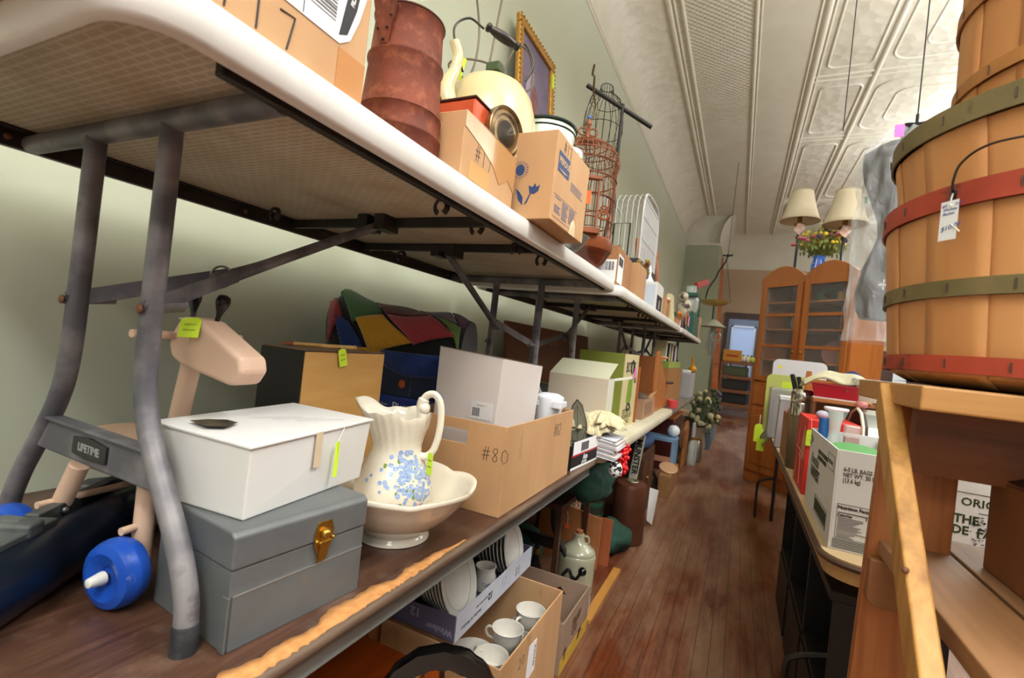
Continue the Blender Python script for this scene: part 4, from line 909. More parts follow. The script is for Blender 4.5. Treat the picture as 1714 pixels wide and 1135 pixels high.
ct = carton('shipping_label_carton', 'small brown carton with barcode label to the right of the bird cage', 'box', (-.545, 2.16, T), 3, .28, .38, .185, M_kraftd)
MB().prism(rect(.01, .14, .02, .15), .0003, .0011, face_M('aisle', 0)).build('white_label', M_paper, ct); barcode('aisle', 0, .02, .12, .1, .14, 16, 'barcode', M_ink, ct); 
MB().prism(rect(-.10, -.005, .02, .12), .0003, .0011, face_M('near', 0)).build('white_label', M_paper, ct); barcode('near', 0, -.09, -.015, .07, .11, 18, 'barcode', M_ink, ct)
sh = thing('shepherd_hook_stand', 'small black wire hook stand between the two bird cages', 'stand', (-.62, 2.64, T))
MB().tube([(0,0,0), (0,0,.42), (-.09,0,.42), (-.09,0,.0)], .005, 8).tube([(-.05,0,.42), (-.05,0,.30)], .002, 6).torus((-.05,0,.285), .012, .002, 14, 5, M=Matrix.Rotation(PI/2, 4, 'X')).build('wire_stand', M_bw, sh)
ob = thing('tall_tan_carton', 'tall narrow tan carton with crumpled tape beside the barcode carton', 'box', (-.535, 2.58, T)); MB().box(-.16, 0, 0, .24, 0, .19).build('body', M_kraft, ob, bevel=.003)
ffl = thing('dried_flower_jar', 'jar of dried flowers with pink tag in front of the white wire cage', 'flowers', (-.60, 2.92, T))
MB().lathe([(.035,0), (.04,.05), (.035,.14), (.028,.16), (.02,.16), (.0005,.02)], (0,0,0), 20).build('jar', mat('yellow_jar', '#c98a2e', .3), ffl)
b = MB(); random.seed(2)
for i in range(16): 
    p = V((rnd(-.05,.05), rnd(-.05,.06), rnd(.2,.28))); b.tube([(0,0,.13), p*.7+V((0,0,.04)), p], .0022, 4); b.sphere(p, rnd(.009,.016), 8, 6)
b.build('dried_blooms', mat('dried_maroon_bloom', '#5e2a22', .8, col2='#b8a050', scale=30), ffl)
MB().box(.03, .032, -.03, .03, .13, .2).build('pink_tag', M_pinktag, ffl)
sb = thing('white_spray_bottle', 'white plastic bottle standing behind the white photo box', 'bottle', (-.64, 3.42, T))
MB().lathe([(.05,0), (.052,.16), (.045,.22), (.022,.26), (.022,.3), (.016,.33), (.0005,.33)], (0,0,0), 28).build('bottle_body', mat('white_plastic', '#dcdfe6', .35), sb)
pbx = thing('white_photo_box', 'white box with black photo panel at the near end of the second raised table', 'box', (-.545, 3.28, T))
MB().box(-.13, 0, 0, .28, 0, .2).build('body', M_wcard, pbx, bevel=.002); decal('aisle', 0, [rect(.03, .25, .02, .12)], 'photo_panel', M_black, pbx); decal('aisle', .0008, [[(.1,.03), (.17,.03), (.16,.09), (.12,.09)]], 'photo_jar', mat('photo_grey', '#9a9088', .5), pbx)
decal('near', 0, [rect(-.12, -.01, .02, .18)], 'side_panel', mat('pale_grey_card', '#b9c0cb', .5), pbx)
wf = thing('oak_picture_frame', 'plain oak picture frame leaning behind the white cage and photo box', 'picture frame', (-.92, 4.55, T), (0, R(-7), R(-10)))
b = MB(); b.box(0, .03, 0, .62, 0, .08).box(0, .03, 0, .62, .74, .82).box(0, .03, 0, .08, .08, .74).box(0, .03, .54, .62, .08, .74); b.build('frame', wood('golden_oak', '#a8652f', '#8a4c20', 'Z', 8, .4), wf, bevel=.006)
MB().box(.004, .012, .07, .55, .07, .75).build('glass_panel', mat('dull_mirror', '#8b7f76', .25, .3), wf)
# far clutter on the second and third raised tables
def simple_box(name, label, cat, x, y, z, w, l, h, m, rot=0):
    o = thing(name, label, cat, (x, y, z), rot); MB().box(-w, 0, 0, l, 0, h).build('body', m, o, bevel=.003)
    MB().box(-w-.001, .001, l*.42, l*.58, .001, h+.001).build('tape_strip', M_tape if m in (M_kraft, M_kraft2) else m, o); return o
M_org = mat('orange_brown_wood', '#a4542a', .4, col2='#b86a38', scale=10)
simple_box('tan_carton', 'tan carton under the rust-orange oval on the second raised table', 'box', -.56, 3.82, T, .14, .28, .15, M_kraft)
ov = thing('oval_plaque', 'rust-orange oval plaque lying on the tan carton', 'plaque', (-.62, 4.0, T+.172), (R(6), R(12), R(10))); 
MB().lathe([(.0005,-.012), (.11,-.01), (.125,0), (.11,.012), (.0005,.016)], (0,0,0), 28, sx=.6, sy=1.25).build('plaque_body', M_org, ov); MB().sphere((.05,-.06,.014), .012, 8, 6).sphere((.05,-.03,.014), .012, 8, 6).build('white_dots', M_paper, ov)
sm = thing('cream_printed_bag', 'upright cream printed bag beside the tan carton', 'bag', (-.55, 4.22, T)); b = MB(); b.hexa([(-.1,0,0), (0,0,0), (0,.16,0), (-.1,.16,0)], [(-.06,0,.25), (-.03,0,.25), (-.03,.18,.25), (-.06,.18,.25)]); b.build('bag_body', mat('cream_print_paper', '#d6c9a0', .7, col2='#8a7f60', scale=30, lo=.6, hi=.7), sm)
mir = thing('wall_mirror', 'small brown framed mirror leaning on wall on the second raised table', 'picture frame', (-1.0, 5.3, T), (0, R(-6), 0)); b = MB(); b.box(0, .02, 0, .5, 0, .04).box(0, .02, 0, .5, .41, .45).box(0, .02, 0, .04, .04, .41).box(0, .02, .46, .5, .04, .41); b.build('frame', M_org, mir); MB().box(.004, .01, .03, .47, .03, .42).build('mirror', mat('dull_mirror', '#8b7f76', .25, .3), mir)
lt_ = simple_box('cream_tall_box', 'tall cream coloured box at the wall by the small brown frame', 'box', -.95, 6.1, T, .12, .35, .52, mat('cream_card', '#cfc48f', .6))
mg = thing('orange_handled_roller', 'orange wooden rolling handle propped over a dark can', 'kitchen tool', (-.55, 4.62, T+.13), (R(-4), 0, R(4))); MB().lathe([(.01,0), (.02,.03), (.028,.07), (.028,.33), (.02,.37), (.01,.4)], (0,0,0), 18, M=Matrix.Rotation(-PI/2, 4, 'X')).build('roller', mat('honey_wood', '#c4792c', .4), mg)
cn2 = simple_box('upright_tan_box', 'upright tan and white box under the orange roller', 'box', -.56, 4.7, T, .09, .22, .10, M_kraft); decal('aisle', 0, [rect(.15, .22, 0, .1)], 'white_band', M_paper, cn2)
for i, (y, c) in enumerate(((5.02, '#e06a30'), (5.3, '#e58ab8'))):
    q = thing('paper_tag_card', ['orange tag card hanging near the roller', 'pink tag card beside the green drawer case'][i], 'tag', (-.53, y, T+.06)); MB().box(0, .003, 0, .1, 0, .11).build('card', mat('card'+c[1:], c, .6), q); MB().tube([(0,.05,.11), (-.02,.05,.15)], .002, 5).build('string', M_string, q)
gd = thing('green_drawer_case', 'dark green tool case with wire handle near the end of the raised tables', 'tool case', (-.53, 5.9, T), 0); MB().box(-.3, 0, 0, .75, 0, .26).build('case_body', mat('dark_green_paint', '#1f5a48', .4), gd, bevel=.01); MB().box(-.2, -.02, .1, .62, .26, .29).box(-.02, 0, .62, .66, .26, .5).box(-.2, 0, .15, .66, .48, .52).build('case_frame', mat('dark_green_paint', '#1f5a48', .4), gd)
gj = thing('clear_glass_jug', 'clear glass jug with red handled beater in the green case', 'jug', (-.62, 6.2, T+.292)); MB().lathe([(.08,0), (.1,.05), (.1,.16), (.06,.24), (.06,.32)], (0,0,0), 24).build('jug_glass', mat('clear_glass', '#dfe8e6', .08, alpha=.35, spec=.8), gj, solid=.004)
rh = thing('red_handled_grater', 'red painted wooden handle sticking up from the clutter by the glass jug', 'kitchen tool', (-.60, 6.45, T+.50), (0, 0, 0)); MB().bar((0,0,.16), (.11,.34,.27), .05, .085).build('red_handle', mat('red_paint', '#a0201c', .4), rh, bevel=.012); MB().tube([(0,0,.16), (-.06,-.2,.06)], .012, 8).build('shaft', mat('zinc_bolt', '#a8a8a4', .3, .9), rh)
hen = thing('painted_hen_figure', 'white and brown hen figurine beyond the orange roller', 'figurine', (-.60, 5.42, T)); b = MB(); b.sphere((0,0,.26), .11, 16, 10, sx=.7).sphere((0,-.12,.37), .05, 12, 8); b.build('hen_body', mat('hen_white', '#c9c3ae', .4, col2='#3f2c20', scale=12, lo=.5, hi=.6), hen); MB().lathe([(.08,0), (.05,.04), (.04,.16), (.0005,.17)], (0,0,0), 16).build('stand', M_dkwood, hen)
for i, (y, w_, h, c, nm, lb_) in enumerate(((6.75,.3,.15,'#8b6a4a','small_crate','small brown crate past the green case'), (7.15,.25,.2,'#b58c6a','arched_wooden_clock','arched pale wooden clock case at far table end'), )):
    q = thing(nm, lb_, 'box' if i == 0 else 'clock', (-.54, y-.25, T)); 
    if i == 0: MB().box(-.2, 0, 0, .25, 0, .1).build('body', mat('w'+str(i), c, .6), q); MB().box(-.19, -.01, .01, .24, .1, .102).build('inside', M_dkwood, q)
    else:
        b = MB().prism([(0,0), (.3,0), (.3,.16), (.25,.27), (.15,.32), (.05,.27), (0,.16)], -.1, 0, None, 'YZ'); b.build('case', mat('w'+str(i), c, .5), q, bevel=.01); MB().prism([(.06,.05), (.24,.05), (.24,.17), (.15,.25), (.06,.17)], .0, .004, None, 'YZ').build('dial_glass', mat('grey_green_glass', '#74796a', .3), q)
# hanging scale beyond the tables
hs = thing('hanging_pan_scale', 'hanging kitchen scale with yellow pan on dark chain near the pilaster', 'scale', (-.47, 8.4, 0))
b = MB(); random.seed(4)
pts = [(.13,0,3.0), (.10,0,2.86), (.02,0,2.72), (-.02,0,2.6), (-.11,0,2.42), (-.14,0,2.25)]
b.tube(spline(pts, 6), .012, 6).tube([(.13,0,2.95), (.2,0,2.99)], .008, 6).tube([(.05,0,2.97), (.2,0,2.97)], .012, 6).tube([(.13,0,3.0), (.14,0,4.5)], .004, 5)
b.tube([(.12,0,2.9), (.24,0,2.2)], .004, 5); b.build('chain', M_bw, hs)
MB().lathe([(.05,0), (.17,.02), (.235,.07), (.24,.075), (.23,.07), (.16,.03), (.0005,.012)], (.0,0,2.14), 36).build('yellow_pan', mat('old_yellow_enamel', '#b09348', .3), hs)
MB().lathe([(.01,.0), (.03,.0), (.2,-.12), (.19,-.125), (.03,-.04)], (.02,0,1.92), 30).build('lower_dish', mat('grey_white_enamel', '#a9a898', .4), hs); MB().tube([(0,0,2.15), (.0,0,1.9)], .012, 8).build('rod', M_bw, hs)
ht = thing('hanging_metal_tools', 'bunch of grey metal tools hanging below the pan scale', 'tools', (-.44, 8.5, 1.2)); b = MB(); random.seed(9)
for i in range(9): x = rnd(-.1,.1); b.tube([(0,0,.66), (x,.0,rnd(.4,.55)), (x*1.2,0,rnd(.1,.3))], rnd(.006,.012), 6)
b.torus((.04,0,.45), .07, .012, 20, 6, M=Matrix.Rotation(PI/2, 4, 'X')).torus((-.05,0,.38), .05, .01, 20, 6, M=Matrix.Rotation(PI/2, 4, 'X')); b.build('tool_bunch', mat('zinc_bolt', '#a8a8a4', .3, .9), ht)
MB().box(-.012, .012, -.01, .01, .66, .72).build('hook', M_bw, ht)
pl_ = thing('tall_rust_board', 'tall narrow rust-brown board standing at the pilaster corner', 'board', (-.50, 11.3, 0)); MB().hexa([(0,0,0), (.16,0,0), (.16,.03,0), (0,.03,0)], [(-.08,.05,3.55), (-.04,.05,3.55), (-.04,.08,3.55), (-.08,.08,3.55)]).build('board_face', M_org, pl_)
MB().box(.02, .06, -.004, 0, 1.2, 1.22).build('crossmark', M_dkwood, pl_)
# ================================================================ UNDER AND BEYOND THE LEFT TABLES
M_stone = mat('grey_white_stoneware', '#c9c4bb', .25, col2='#d2cdc4', scale=5, coat=.3)
M_tray = mat('lavender_white_tray_card', '#b9bccb', .55, col2='#c4c6d2', scale=6)
M_trayd = mat('dusky_violet_card', '#5c5872', .6)
# carton that holds the cups
k1 = carton('cup_carton', 'open brown carton full of cups under the walnut table', 'box', (-.490, 1.17, .0), 0, .40, .50, .325, M_kraft2, True, .005)
MB().prism(rect(.06, .105, .20, .235), .0003, .001, face_M('aisle', 0)).build('small_sticker', M_paper, k1)
sk = MB().prism([(.20,.17), (.27,.175), (.268,.275), (.205,.28)], .0003, .001, face_M('aisle', 0)).build('torn_label', M_paper, k1); text('FRAGILE', .018, M_ink, sk, (.0012, .262, .195), (90, -90, 90)); 
handwrite('aisle', 0, '20', .13, .25, .03, M_pen, k1, .0006)
tr = thing('dish_tray', 'lavender white cardboard tray of dishes resting on the cup carton', 'tray', (-.648, 1.19, .3265), 1.5)
b = MB(); b.box(-.22, 0, 0, .58, 0, .003); b.hexa([(-.22,0,0), (0,0,0), (0,.003,0), (-.22,.003,0)], [(-.22,0,.07), (0,0,.075), (0,.003,.075), (-.22,.003,.07)]); b.box(-.22, 0, .577, .58, 0, .075).box(-.22, -.217, 0, .58, 0, .07).build('tray_body', M_trayd, tr)
fr_ = MB(); n = 58; pts = [(0,0), (.58,0), (.58,.075)]+[(.58-.58*(i+.5)/n, .075+(.0022 if i % 2 else 0)) for i in range(n)]+[(0,.075)]
fr_.prism(pts, -.003, .0006, None, 'YZ').build('front_side', M_tray, tr)
text('12', .032, M_ink, tr, (.0012, .235, .052), (-90, 0, -90), bold=.001); text('12', .036, mat('pale_print', '#9490a8', .6), tr, (-.12, -.0008, .058), (-90, 0, 180), bold=.001)
text('Heather & Windsor', .016, M_print, tr, (.0012, .16, .03), (-90, 0, -90)); text('MEDIUM CHINA SHELF', .008, M_print, tr, (.0012, .20, .05), (-90, 0, -90))
text('Windsor', .024, mat('pale_print', '#9490a8', .6), tr, (-.01, -.0008, .03), (-90, 0, 180), bold=.001)
handwrite('aisle', .0006, '80', .42, .018, .032, M_pen, tr, .0006); handwrite('aisle', .0006, '12', .30, .03, .03, mat('pale_print', '#9490a8', .6), tr, .0005)
# plates on edge
plate0 = None
def plate_mesh(r): return [(.0005,.002), (r*.5,.002), (r*.56,0), (r*.6,.003), (r*.72,.008), (r*.985,.017), (r,.019), (r*.99,.0215), (r*.72,.013), (r*.56,.006), (.0005,.006)]
def make_plate(r, loc, rot, label, group):
    o = thing('dinner_plate', label, 'plate', loc, tuple(R(a) for a in rot), group)
    MB().lathe(plate_mesh(r), (0,0,0), 48).build('plate_body', M_stone, o, sharp=50)
    MB().torus((0,0,.0195), r*.985, .0011, 48, 5).torus((0,0,.0135), r*.74, .0008, 40, 5).build('blue_grey_line', mat('blue_grey_glaze', '#6e7584', .3), o)
    return o
pA = make_plate(.112, (-.845, 1.33, .436), (76, 0, 96), 'stoneware plate standing on edge in the near stack of the dish tray', 'near plates standing in the tray')
for i in range(1, 8): dup(pA, (-.845+.0155*i, 1.33-.003*i, .436-.001*i)).rotation_euler = (R(76-1.0*i), 0, R(96))
pB = make_plate(.096, (-.815, 1.645, .422), (78, 0, 96), 'smaller stoneware plate standing on edge in the far stack of the dish tray', 'far plates standing in the tray')
for i in range(1, 8): dup(pB, (-.815+.0155*i, 1.645, .422)).rotation_euler = (R(78-.5*i), 0, R(96))
mg_ = thing('stoneware_mug', 'squat stoneware mug with blue lettering between the two plate stacks', 'mug', (-.80, 1.485, .33))
MB().lathe([(.034,0), (.044,.01), (.046,.04), (.036,.07), (.040,.088), (.037,.088), (.033,.07), (.042,.04), (.03,.012), (.0005,.01)], (0,0,0), 32).build('mug_body', M_stone, mg_)
mg_.location = (-.72, 1.492, .33); mg_.scale = (.9,.9,.95)
text('Coffee', .018, mat('cobalt_blue', '#20367a', .4), mg_, (.012, -.0465, .035), (90, 0, 18))
def make_cup(loc, rz, label, group):
    o = thing('teacup', label, 'cup', loc, rz, group)
    MB().lathe([(.025,0), (.027,.004), (.038,.016), (.046,.038), (.049,.062), (.0505,.066), (.048,.066), (.044,.04), (.036,.02), (.0005,.012)], (0,0,0), 40).build('cup_body', M_stone, o, sharp=50)
    MB().tube(spline([(.044,0,.052), (.062,0,.055), (.071,0,.042), (.062,0,.026), (.042,0,.022)], 6), .0045, 10).build('handle', M_stone, o)
    MB().torus((0,0,.0645), .0497, .0011, 40, 5).build('blue_grey_line', mat('blue_grey_glaze', '#6e7584', .3), o)
    return o
cA = make_cup((-.555, 1.535, .232), 250, 'upper teacup of the stacked pair at the far end of the cup carton', None)
dup(cA, (-.56, 1.52, .19), 280, 'lower teacup under the other one at the far end of the cup carton')
dup(cA, (-.578, 1.405, .225), 190, 'teacup with handle to the left, middle of the cup carton')
dup(cA, (-.567, 1.275, .215), 160, 'teacup at the near corner of the cup carton, behind the black chair')
pil = thing('saucer_pile', 'short pile of saucers under the tray inside the cup carton', 'saucers', (-.70, 1.42, .006))
MB().lathe([(.06,0)]+[(.075 if i % 2 else .06, .012*i) for i in range(1, 14)]+[(.0005,.16)], (0,0,0), 36).build('stacked_saucers', M_stone, pil, sharp=80)
cb_ = thing('packing_paper', 'crumpled grey packing paper filling the bottom of the cup carton', 'paper', (-.585, 1.41, .006)); cb_['kind'] = 'stuff'
MB().box(-.075, .075, -.2, .21, 0, .18).build('crumpled_paper', mat('packing_newsprint', '#8a857c', .9, bump=.8, bscale=30, bdist=.01), cb_, bevel=.02)
# second floor box, dole like half carton
M_yel = mat('yellow_print', '#c9a23a', .6)
k2 = carton('banana_half_carton', 'low open brown carton with yellow base stripe between cup carton and stoneware jug', 'box', (-.484, 1.70, 0), 0, .36, .345, .19, mat('greyed_brown_card', '#8f7664', .8, col2='#9a806c', scale=6), True, .005)
MB().prism(rect(0, .345, 0, .055), .0003, .0009, face_M('aisle', 0)).build('yellow_stripe', M_yel, k2)
MB().prism([(.20,.03), (.22,.06), (.25,.062), (.26,.05), (.24,.045), (.23,.03)], .001, .0014, face_M('aisle', 0)).prism([(.03,.06), (.05,.085), (.07,.06), (.055,.06), (.06,.035), (.04,.035), (.045,.06)], .0003, .001, face_M('aisle', 0)).build('arrow_print', M_dkwood, k2)
text('FRUIT\nCO', .042, M_dkwood, k2, (.0008, .12, .12), AISLE, bold=.001, line=.8)
MB().prism([(-.16,.12), (-.13,.15), (-.1,.12), (-.12,.12), (-.12,.09), (-.14,.09), (-.14,.12)], -.34, -.3395, Matrix(((1,0,0,0),(0,0,-1,0),(0,1,0,0),(0,0,0,1)))).build('inner_arrow', M_dkwood, k2)
# stoneware jug
M_jug = mat('grey_green_salt_glaze', '#9c9a82', .2, col2='#a8a68f', scale=4, coat=.5)
jg = thing('stoneware_jug', 'grey-green stoneware jug with cork, standing before the leaning boards', 'jug', (-.640, 2.36, 0))
MB().lathe([(.085,0), (.09,.004), (.091,.15), (.092,.175), (.087,.182), (.089,.188), (.08,.203), (.05,.222), (.032,.238), (.025,.262), (.026,.272), (.021,.274), (.0005,.27)], (0,0,0), 48).build('jug_body', M_jug, jg, sharp=50)
MB().tube(spline([(.022,.0,.265), (.042,.01,.262), (.048,.012,.24), (.038,.01,.222)], 6), .006, 10).build('handle', M_jug, jg)
MB().lathe([(.014,.26), (.017,.29), (.0005,.291)], (0,0,0), 16).build('cork', mat('red_brown_cork', '#a8613c', .8), jg)
sw = thing('black_iron_corkscrew', 'black iron crank with round knob in front of the stoneware jug', 'kitchen tool', (-.60, 2.20, 0))
MB().tube(spline([(-.06,0,.12), (-.03,0,.155), (-.01,0,.12), (.01,0,.125), (.03,0,.16)], 6), .008, 8).tube([(0,0,.005), (-.01,0,.13)], .01, 8).box(-.05, .05, -.05, .05, 0, .012).build('crank', M_bw, sw); MB().sphere((.035,0,.165), .02, 14, 8).build('knob', mat('glossy_black_knob', '#101113', .15), sw)
gl = thing('ribbed_glass_block', 'small clear glass jar in front of the stoneware jug by the iron crank', 'jar', (-.535, 2.14, 0)); MB().lathe([(.03,0), (.034,.01), (.034,.09), (.03,.1), (.0005,.1)], (0,0,0), 12).build('jar_glass', mat('clear_glass', '#dfe8e6', .08, alpha=.35, spec=.8), gl)
bt2 = thing('dark_glass_bottle', 'slender dark bottle with gold neck between plates and stoneware jug', 'bottle', (-.80, 2.20, 0))
MB().lathe([(.03,0), (.032,.01), (.032,.12), (.012,.18), (.011,.25), (.0005,.252)], (0,0,0), 24).build('bottle_body', mat('black_glass', '#14120f', .1), bt2); MB().lathe([(.012,.178), (.0145,.2), (.0135,.205), (.0145,.21), (.0005,.212)], (0,0,0), 18).build('gold_collar', M_brass, bt2)
M_oak2 = wood('warm_oak_board', '#a4683c', '#7e4826', 'Z', 10, .4)
bd = thing('leaning_oak_board', 'reddish oak board leaning behind the stoneware jug, nearer of the two', 'board', (-.60, 2.62, 0), (R(-6), 0, R(2))); MB().hexa([(-.36,0,0), (0,0,0), (0,.02,0), (-.36,.02,0)], [(-.36,0,.33), (0,0,.27), (0,.02,.27), (-.36,.02,.33)]).build('board_face', M_oak2, bd, bevel=.002)
MB().tube([(-.2,-.002,.27), (-.19,-.006,.24), (-.19,-.004,.2)], .0012, 5).build('tag_string', M_string, bd); MB().lathe([(.014,0), (.014,.002), (.0005,.002)], (-.19,-.004,.19), 16, M=Matrix.Rotation(PI/2, 4, 'X')).build('orange_tag', M_orangetag, bd)
bd2 = thing('leaning_oak_board', 'shorter oak board behind the first leaning board, edge showing to its right', 'board', (-.555, 2.70, 0), (R(-6), 0, R(4))); MB().box(-.3, 0, 0, .02, 0, .255).build('board_face', wood('reddish_oak_board', '#9c5430', '#743a1e', 'Z', 10, .4), bd2, bevel=.002)
yb = thing('yellow_wood_plank', 'yellow wooden plank lying flat on the floor under the jug', 'plank', (-.50, 2.10, 0)); yb.location = (-.50, 2.10, 0); MB().box(-.02, .02, 0, .6, 0, .012).build('plank_face', wood('yellow_pine', '#b9823e', '#96622a', 'Y', 10, .5), yb)
# cans and tank beyond
tk = thing('brown_steel_can', 'tall rounded brown can with round filler cap beside the aisle', 'can', (-.555, 3.17, 0))
M_brn = mat('brown_stained_steel', '#4f2a1c', .45, .2, col2='#5f3624', scale=6)
MB().lathe([(.10,0), (.105,.01), (.100,.35), (.092,.372), (.07,.38), (.0005,.382)], (0,0,0), 40, sy=1.15).build('can_body', M_brn, tk); MB().torus((.01,-.02,.386), .032, .008, 28, 8).lathe([(.022,.378), (.02,.385), (.0005,.386)], (.01,-.02,0), 20).build('filler_cap', mat('dull_brass_cap', '#8d826c', .4, .6), tk)
th_ = thing('striped_thermos_can', 'dark plaid thermos jug with steel neck and violet tag left of the brown can', 'thermos', (-.80, 3.1, 0))
MB().lathe([(.09,0), (.095,.01), (.095,.28), (.09,.29)], (0,0,0), 36).build('can_body', mat('dark_green_plaid', '#3a3a2e', .5), th_)
b = MB(); [b.lathe([(.0955,z), (.0965,z+.005), (.0965,z+.02), (.0955,z+.025)], (0,0,0), 36) for z in (.06, .13, .2, .26)]; b.build('green_stripes', mat('stripe_green', '#2d6048', .5), th_)
MB().lathe([(.095,.285), (.09,.30), (.06,.335), (.035,.345), (.035,.375), (.04,.38), (.0005,.385)], (0,0,0), 32).build('steel_neck', mat('soft_steel', '#8d867a', .3, .8), th_)
MB().lathe([(.033,.38), (.034,.40), (.026,.41), (.0005,.41)], (0,0,0), 20).build('bakelite_cap', M_dkwood, th_); MB().box(.0, .02, -.104, -.102, .28, .34).build('violet_tag', mat('violet_tag', '#a95fb8', .7), th_)
mk = thing('pink_salt_carton', 'small pink and cream spout carton behind the leaning oak boards', 'carton', (-.88, 2.92, 0)); MB().box(-.06, .06, -.06, .06, 0, .28).build('body', mat('salmon_card', '#a5604a', .6, col2='#c9b79c', scale=14, lo=.5, hi=.55), mk, bevel=.004); MB().hexa([(-.06,-.06,.28), (.06,-.06,.28), (.06,.06,.28), (-.06,.06,.28)], [(-.02,-.06,.31), (.02,-.06,.31), (.02,.06,.31), (-.02,.06,.31)]).build('gable_top', M_paper, mk)
cl = thing('dark_green_cloth', 'bundled dark green cloth on the floor behind the oak boards', 'cloth', (-.60, 2.93, 0)); MB().sphere((0,0,.085), .11, 24, 14, sx=1.15, sy=1.25, sz=.8).build('cloth_bundle', mat('bottle_green_cloth', '#16352b', .85, col2='#1f4638', scale=10), cl, disp=(.10, .08))
cl2 = thing('dark_green_cloth', 'dark green cloth heap in shade behind the dish tray', 'cloth', (-1.0, 2.35, 0)); MB().sphere((0,0,.12), .15, 24, 14, sx=1.15, sy=1.1, sz=.9).build('cloth_bundle', mat('bottle_green_cloth', '#16352b', .85), cl2, disp=(.05, .07))
# dark bag with beads and papers at the table junction
bg = thing('green_duffel', 'dark green duffel hanging under the junction of walnut and cream tables', 'bag', (-.53, 2.16, .48)); MB().sphere((0,0,.0), .13, 28, 16, sx=.8, sy=1.5, sz=.75).build('bag_body', mat('bottle_green_cloth', '#16352b', .85), bg, disp=(.10, .09)); MB().tube([(0,.0,.09), (-.02,0,.19)], .008, 8).build('strap', mat('bottle_green_cloth', '#16352b', .85), bg)
bg.location = (-.60, 2.30, .568)
jn = thing('blue_jeans', 'rolled blue denim under the cream table near the green duffel', 'clothing', (-.60, 3.62, .565)); MB().tube([(-.05,-.15,.0), (0,.02,.01), (.02,.17,0)], [.055,.07,.05], 14).tube([(-.02,-.12,.08), (0,.1,.07)], [.045,.04], 12).build('denim_roll', mat('blue_denim', '#2a3f66', .9, col2='#3e5886', scale=30), jn, disp=(.02, .05))
shf = thing('dark_undershelf', 'dark brown low shelf under the cream table holding denim and duffel', 'shelf', (-.53, 2.12, 0)); MB().box(-.46, -.14, 0, .55, .44, .465).build('shelf_board', M_dkwood, shf)
for y in (.04, .52):
    for x in (-.44, -.16): MB().box(x-.012, x+.012, y-.012, y+.012, 0, .44).build('leg', M_dkwood, shf)
M_red = mat('bright_red_bead', '#d0181c', .3)
bd3 = thing('red_bead_cluster', 'bright red bead cluster hanging at the end of the walnut table', 'beads', (-.435, 2.15, .715)); bd3['kind'] = 'stuff'; b = MB(); random.seed(8)
for i in range(90): b.sphere((rnd(-.018,.022), rnd(-.05,.075)+0, rnd(-.055,.075)), .0095, 8, 6)
b.build('red_beads', M_red, bd3)
bd4 = thing('black_white_bead_ball', 'small black and white crocheted ball left of the red bead cluster', 'ornament', (-.432, 2.05, .70)); MB().sphere((0,0,0), .03, 16, 10, sz=1.2).build('ball', mat('checker_yarn', '#e4e2e0', .8, col2='#1a1a1c', scale=70, lo=.49, hi=.52), bd4); MB().tube([(0,0,.03), (-.015,.02,.1)], .002, 5).build('cord', M_bw, bd4)
# stack of papers and doilies
pp_ = thing('paper_stack', 'fanned stack of magazines and papers drooping at the walnut table end', 'papers', (-.50, 1.985, .742)); random.seed(12)
for i in range(14):
    o = MB(); z = .004+.0062*i; d = rnd(-.015, .02)
    o.grid(lambda a, b_: V((-.24+.31*a+d, .0+.17*b_, z+.03*(1-a)-.0*a)), 6, 2, True); o.build('magazine', mat(['white_paper', 'pale_grey_magazine', 'pinkish_magazine'][i % 3], ['#e9e9ec', '#b9bbc4', '#d2c3c0'][i % 3], .6), pp_, solid=.0035)
dl = thing('lace_doilies', 'cream lace doilies heaped on the paper stack', 'doilies', (-.575, 2.09, .835)); random.seed(3)
def dfn(i):
    ox, oy, oz = rnd(-.05,.07), rnd(-.05,.05), .008*i
    return lambda a, b_: V((ox+(.085*a+.003)*(1+.12*math.sin(12*b_*2*PI))*math.cos(2*PI*b_), oy+(.10*a+.003)*(1+.12*math.sin(12*b_*2*PI))*math.sin(2*PI*b_), oz+.05-.10*(a**2)*.5+.012*math.sin(b_*26+i)*a))
for i in range(7): MB().grid(dfn(i), 6, 60).build('doily', mat('cream_lace', '#d9cfb0', .9, col2='#c4b78f', scale=60, bump=.6, bscale=160), dl, solid=.001)
# open white box on the cream table
M_offw = mat('off_white_card', '#c4b5a2', .6, col2='#cbbeac', scale=4)
ow = carton('open_cream_box', 'open cream box with raised flap in front of the olive green box', 'box', (-.535, 2.185, .7605), 1, .29, .13, .308, M_offw, True, .003)
MB().hexa([(-.29,0,.308), (-.0,0,.308), (-.0,.002,.308), (-.29,.002,.308)], [(-.265,.10,.382), (.015,.10,.382), (.015,.102,.382), (-.265,.102,.382)]).build('raised_flap', mat('grey_green_flap', '#bdbca4', .6), ow)
MB().box(-.0, .0006, .003, .127, .0, .305).build('white_end', mat('pale_white_end', '#d6d4c6', .6), ow)
MB().bar((0,.125,.303), (.06,.24,.318), .004, .012).build('end_flap', mat('pale_white_end', '#d6d4c6', .6), ow)
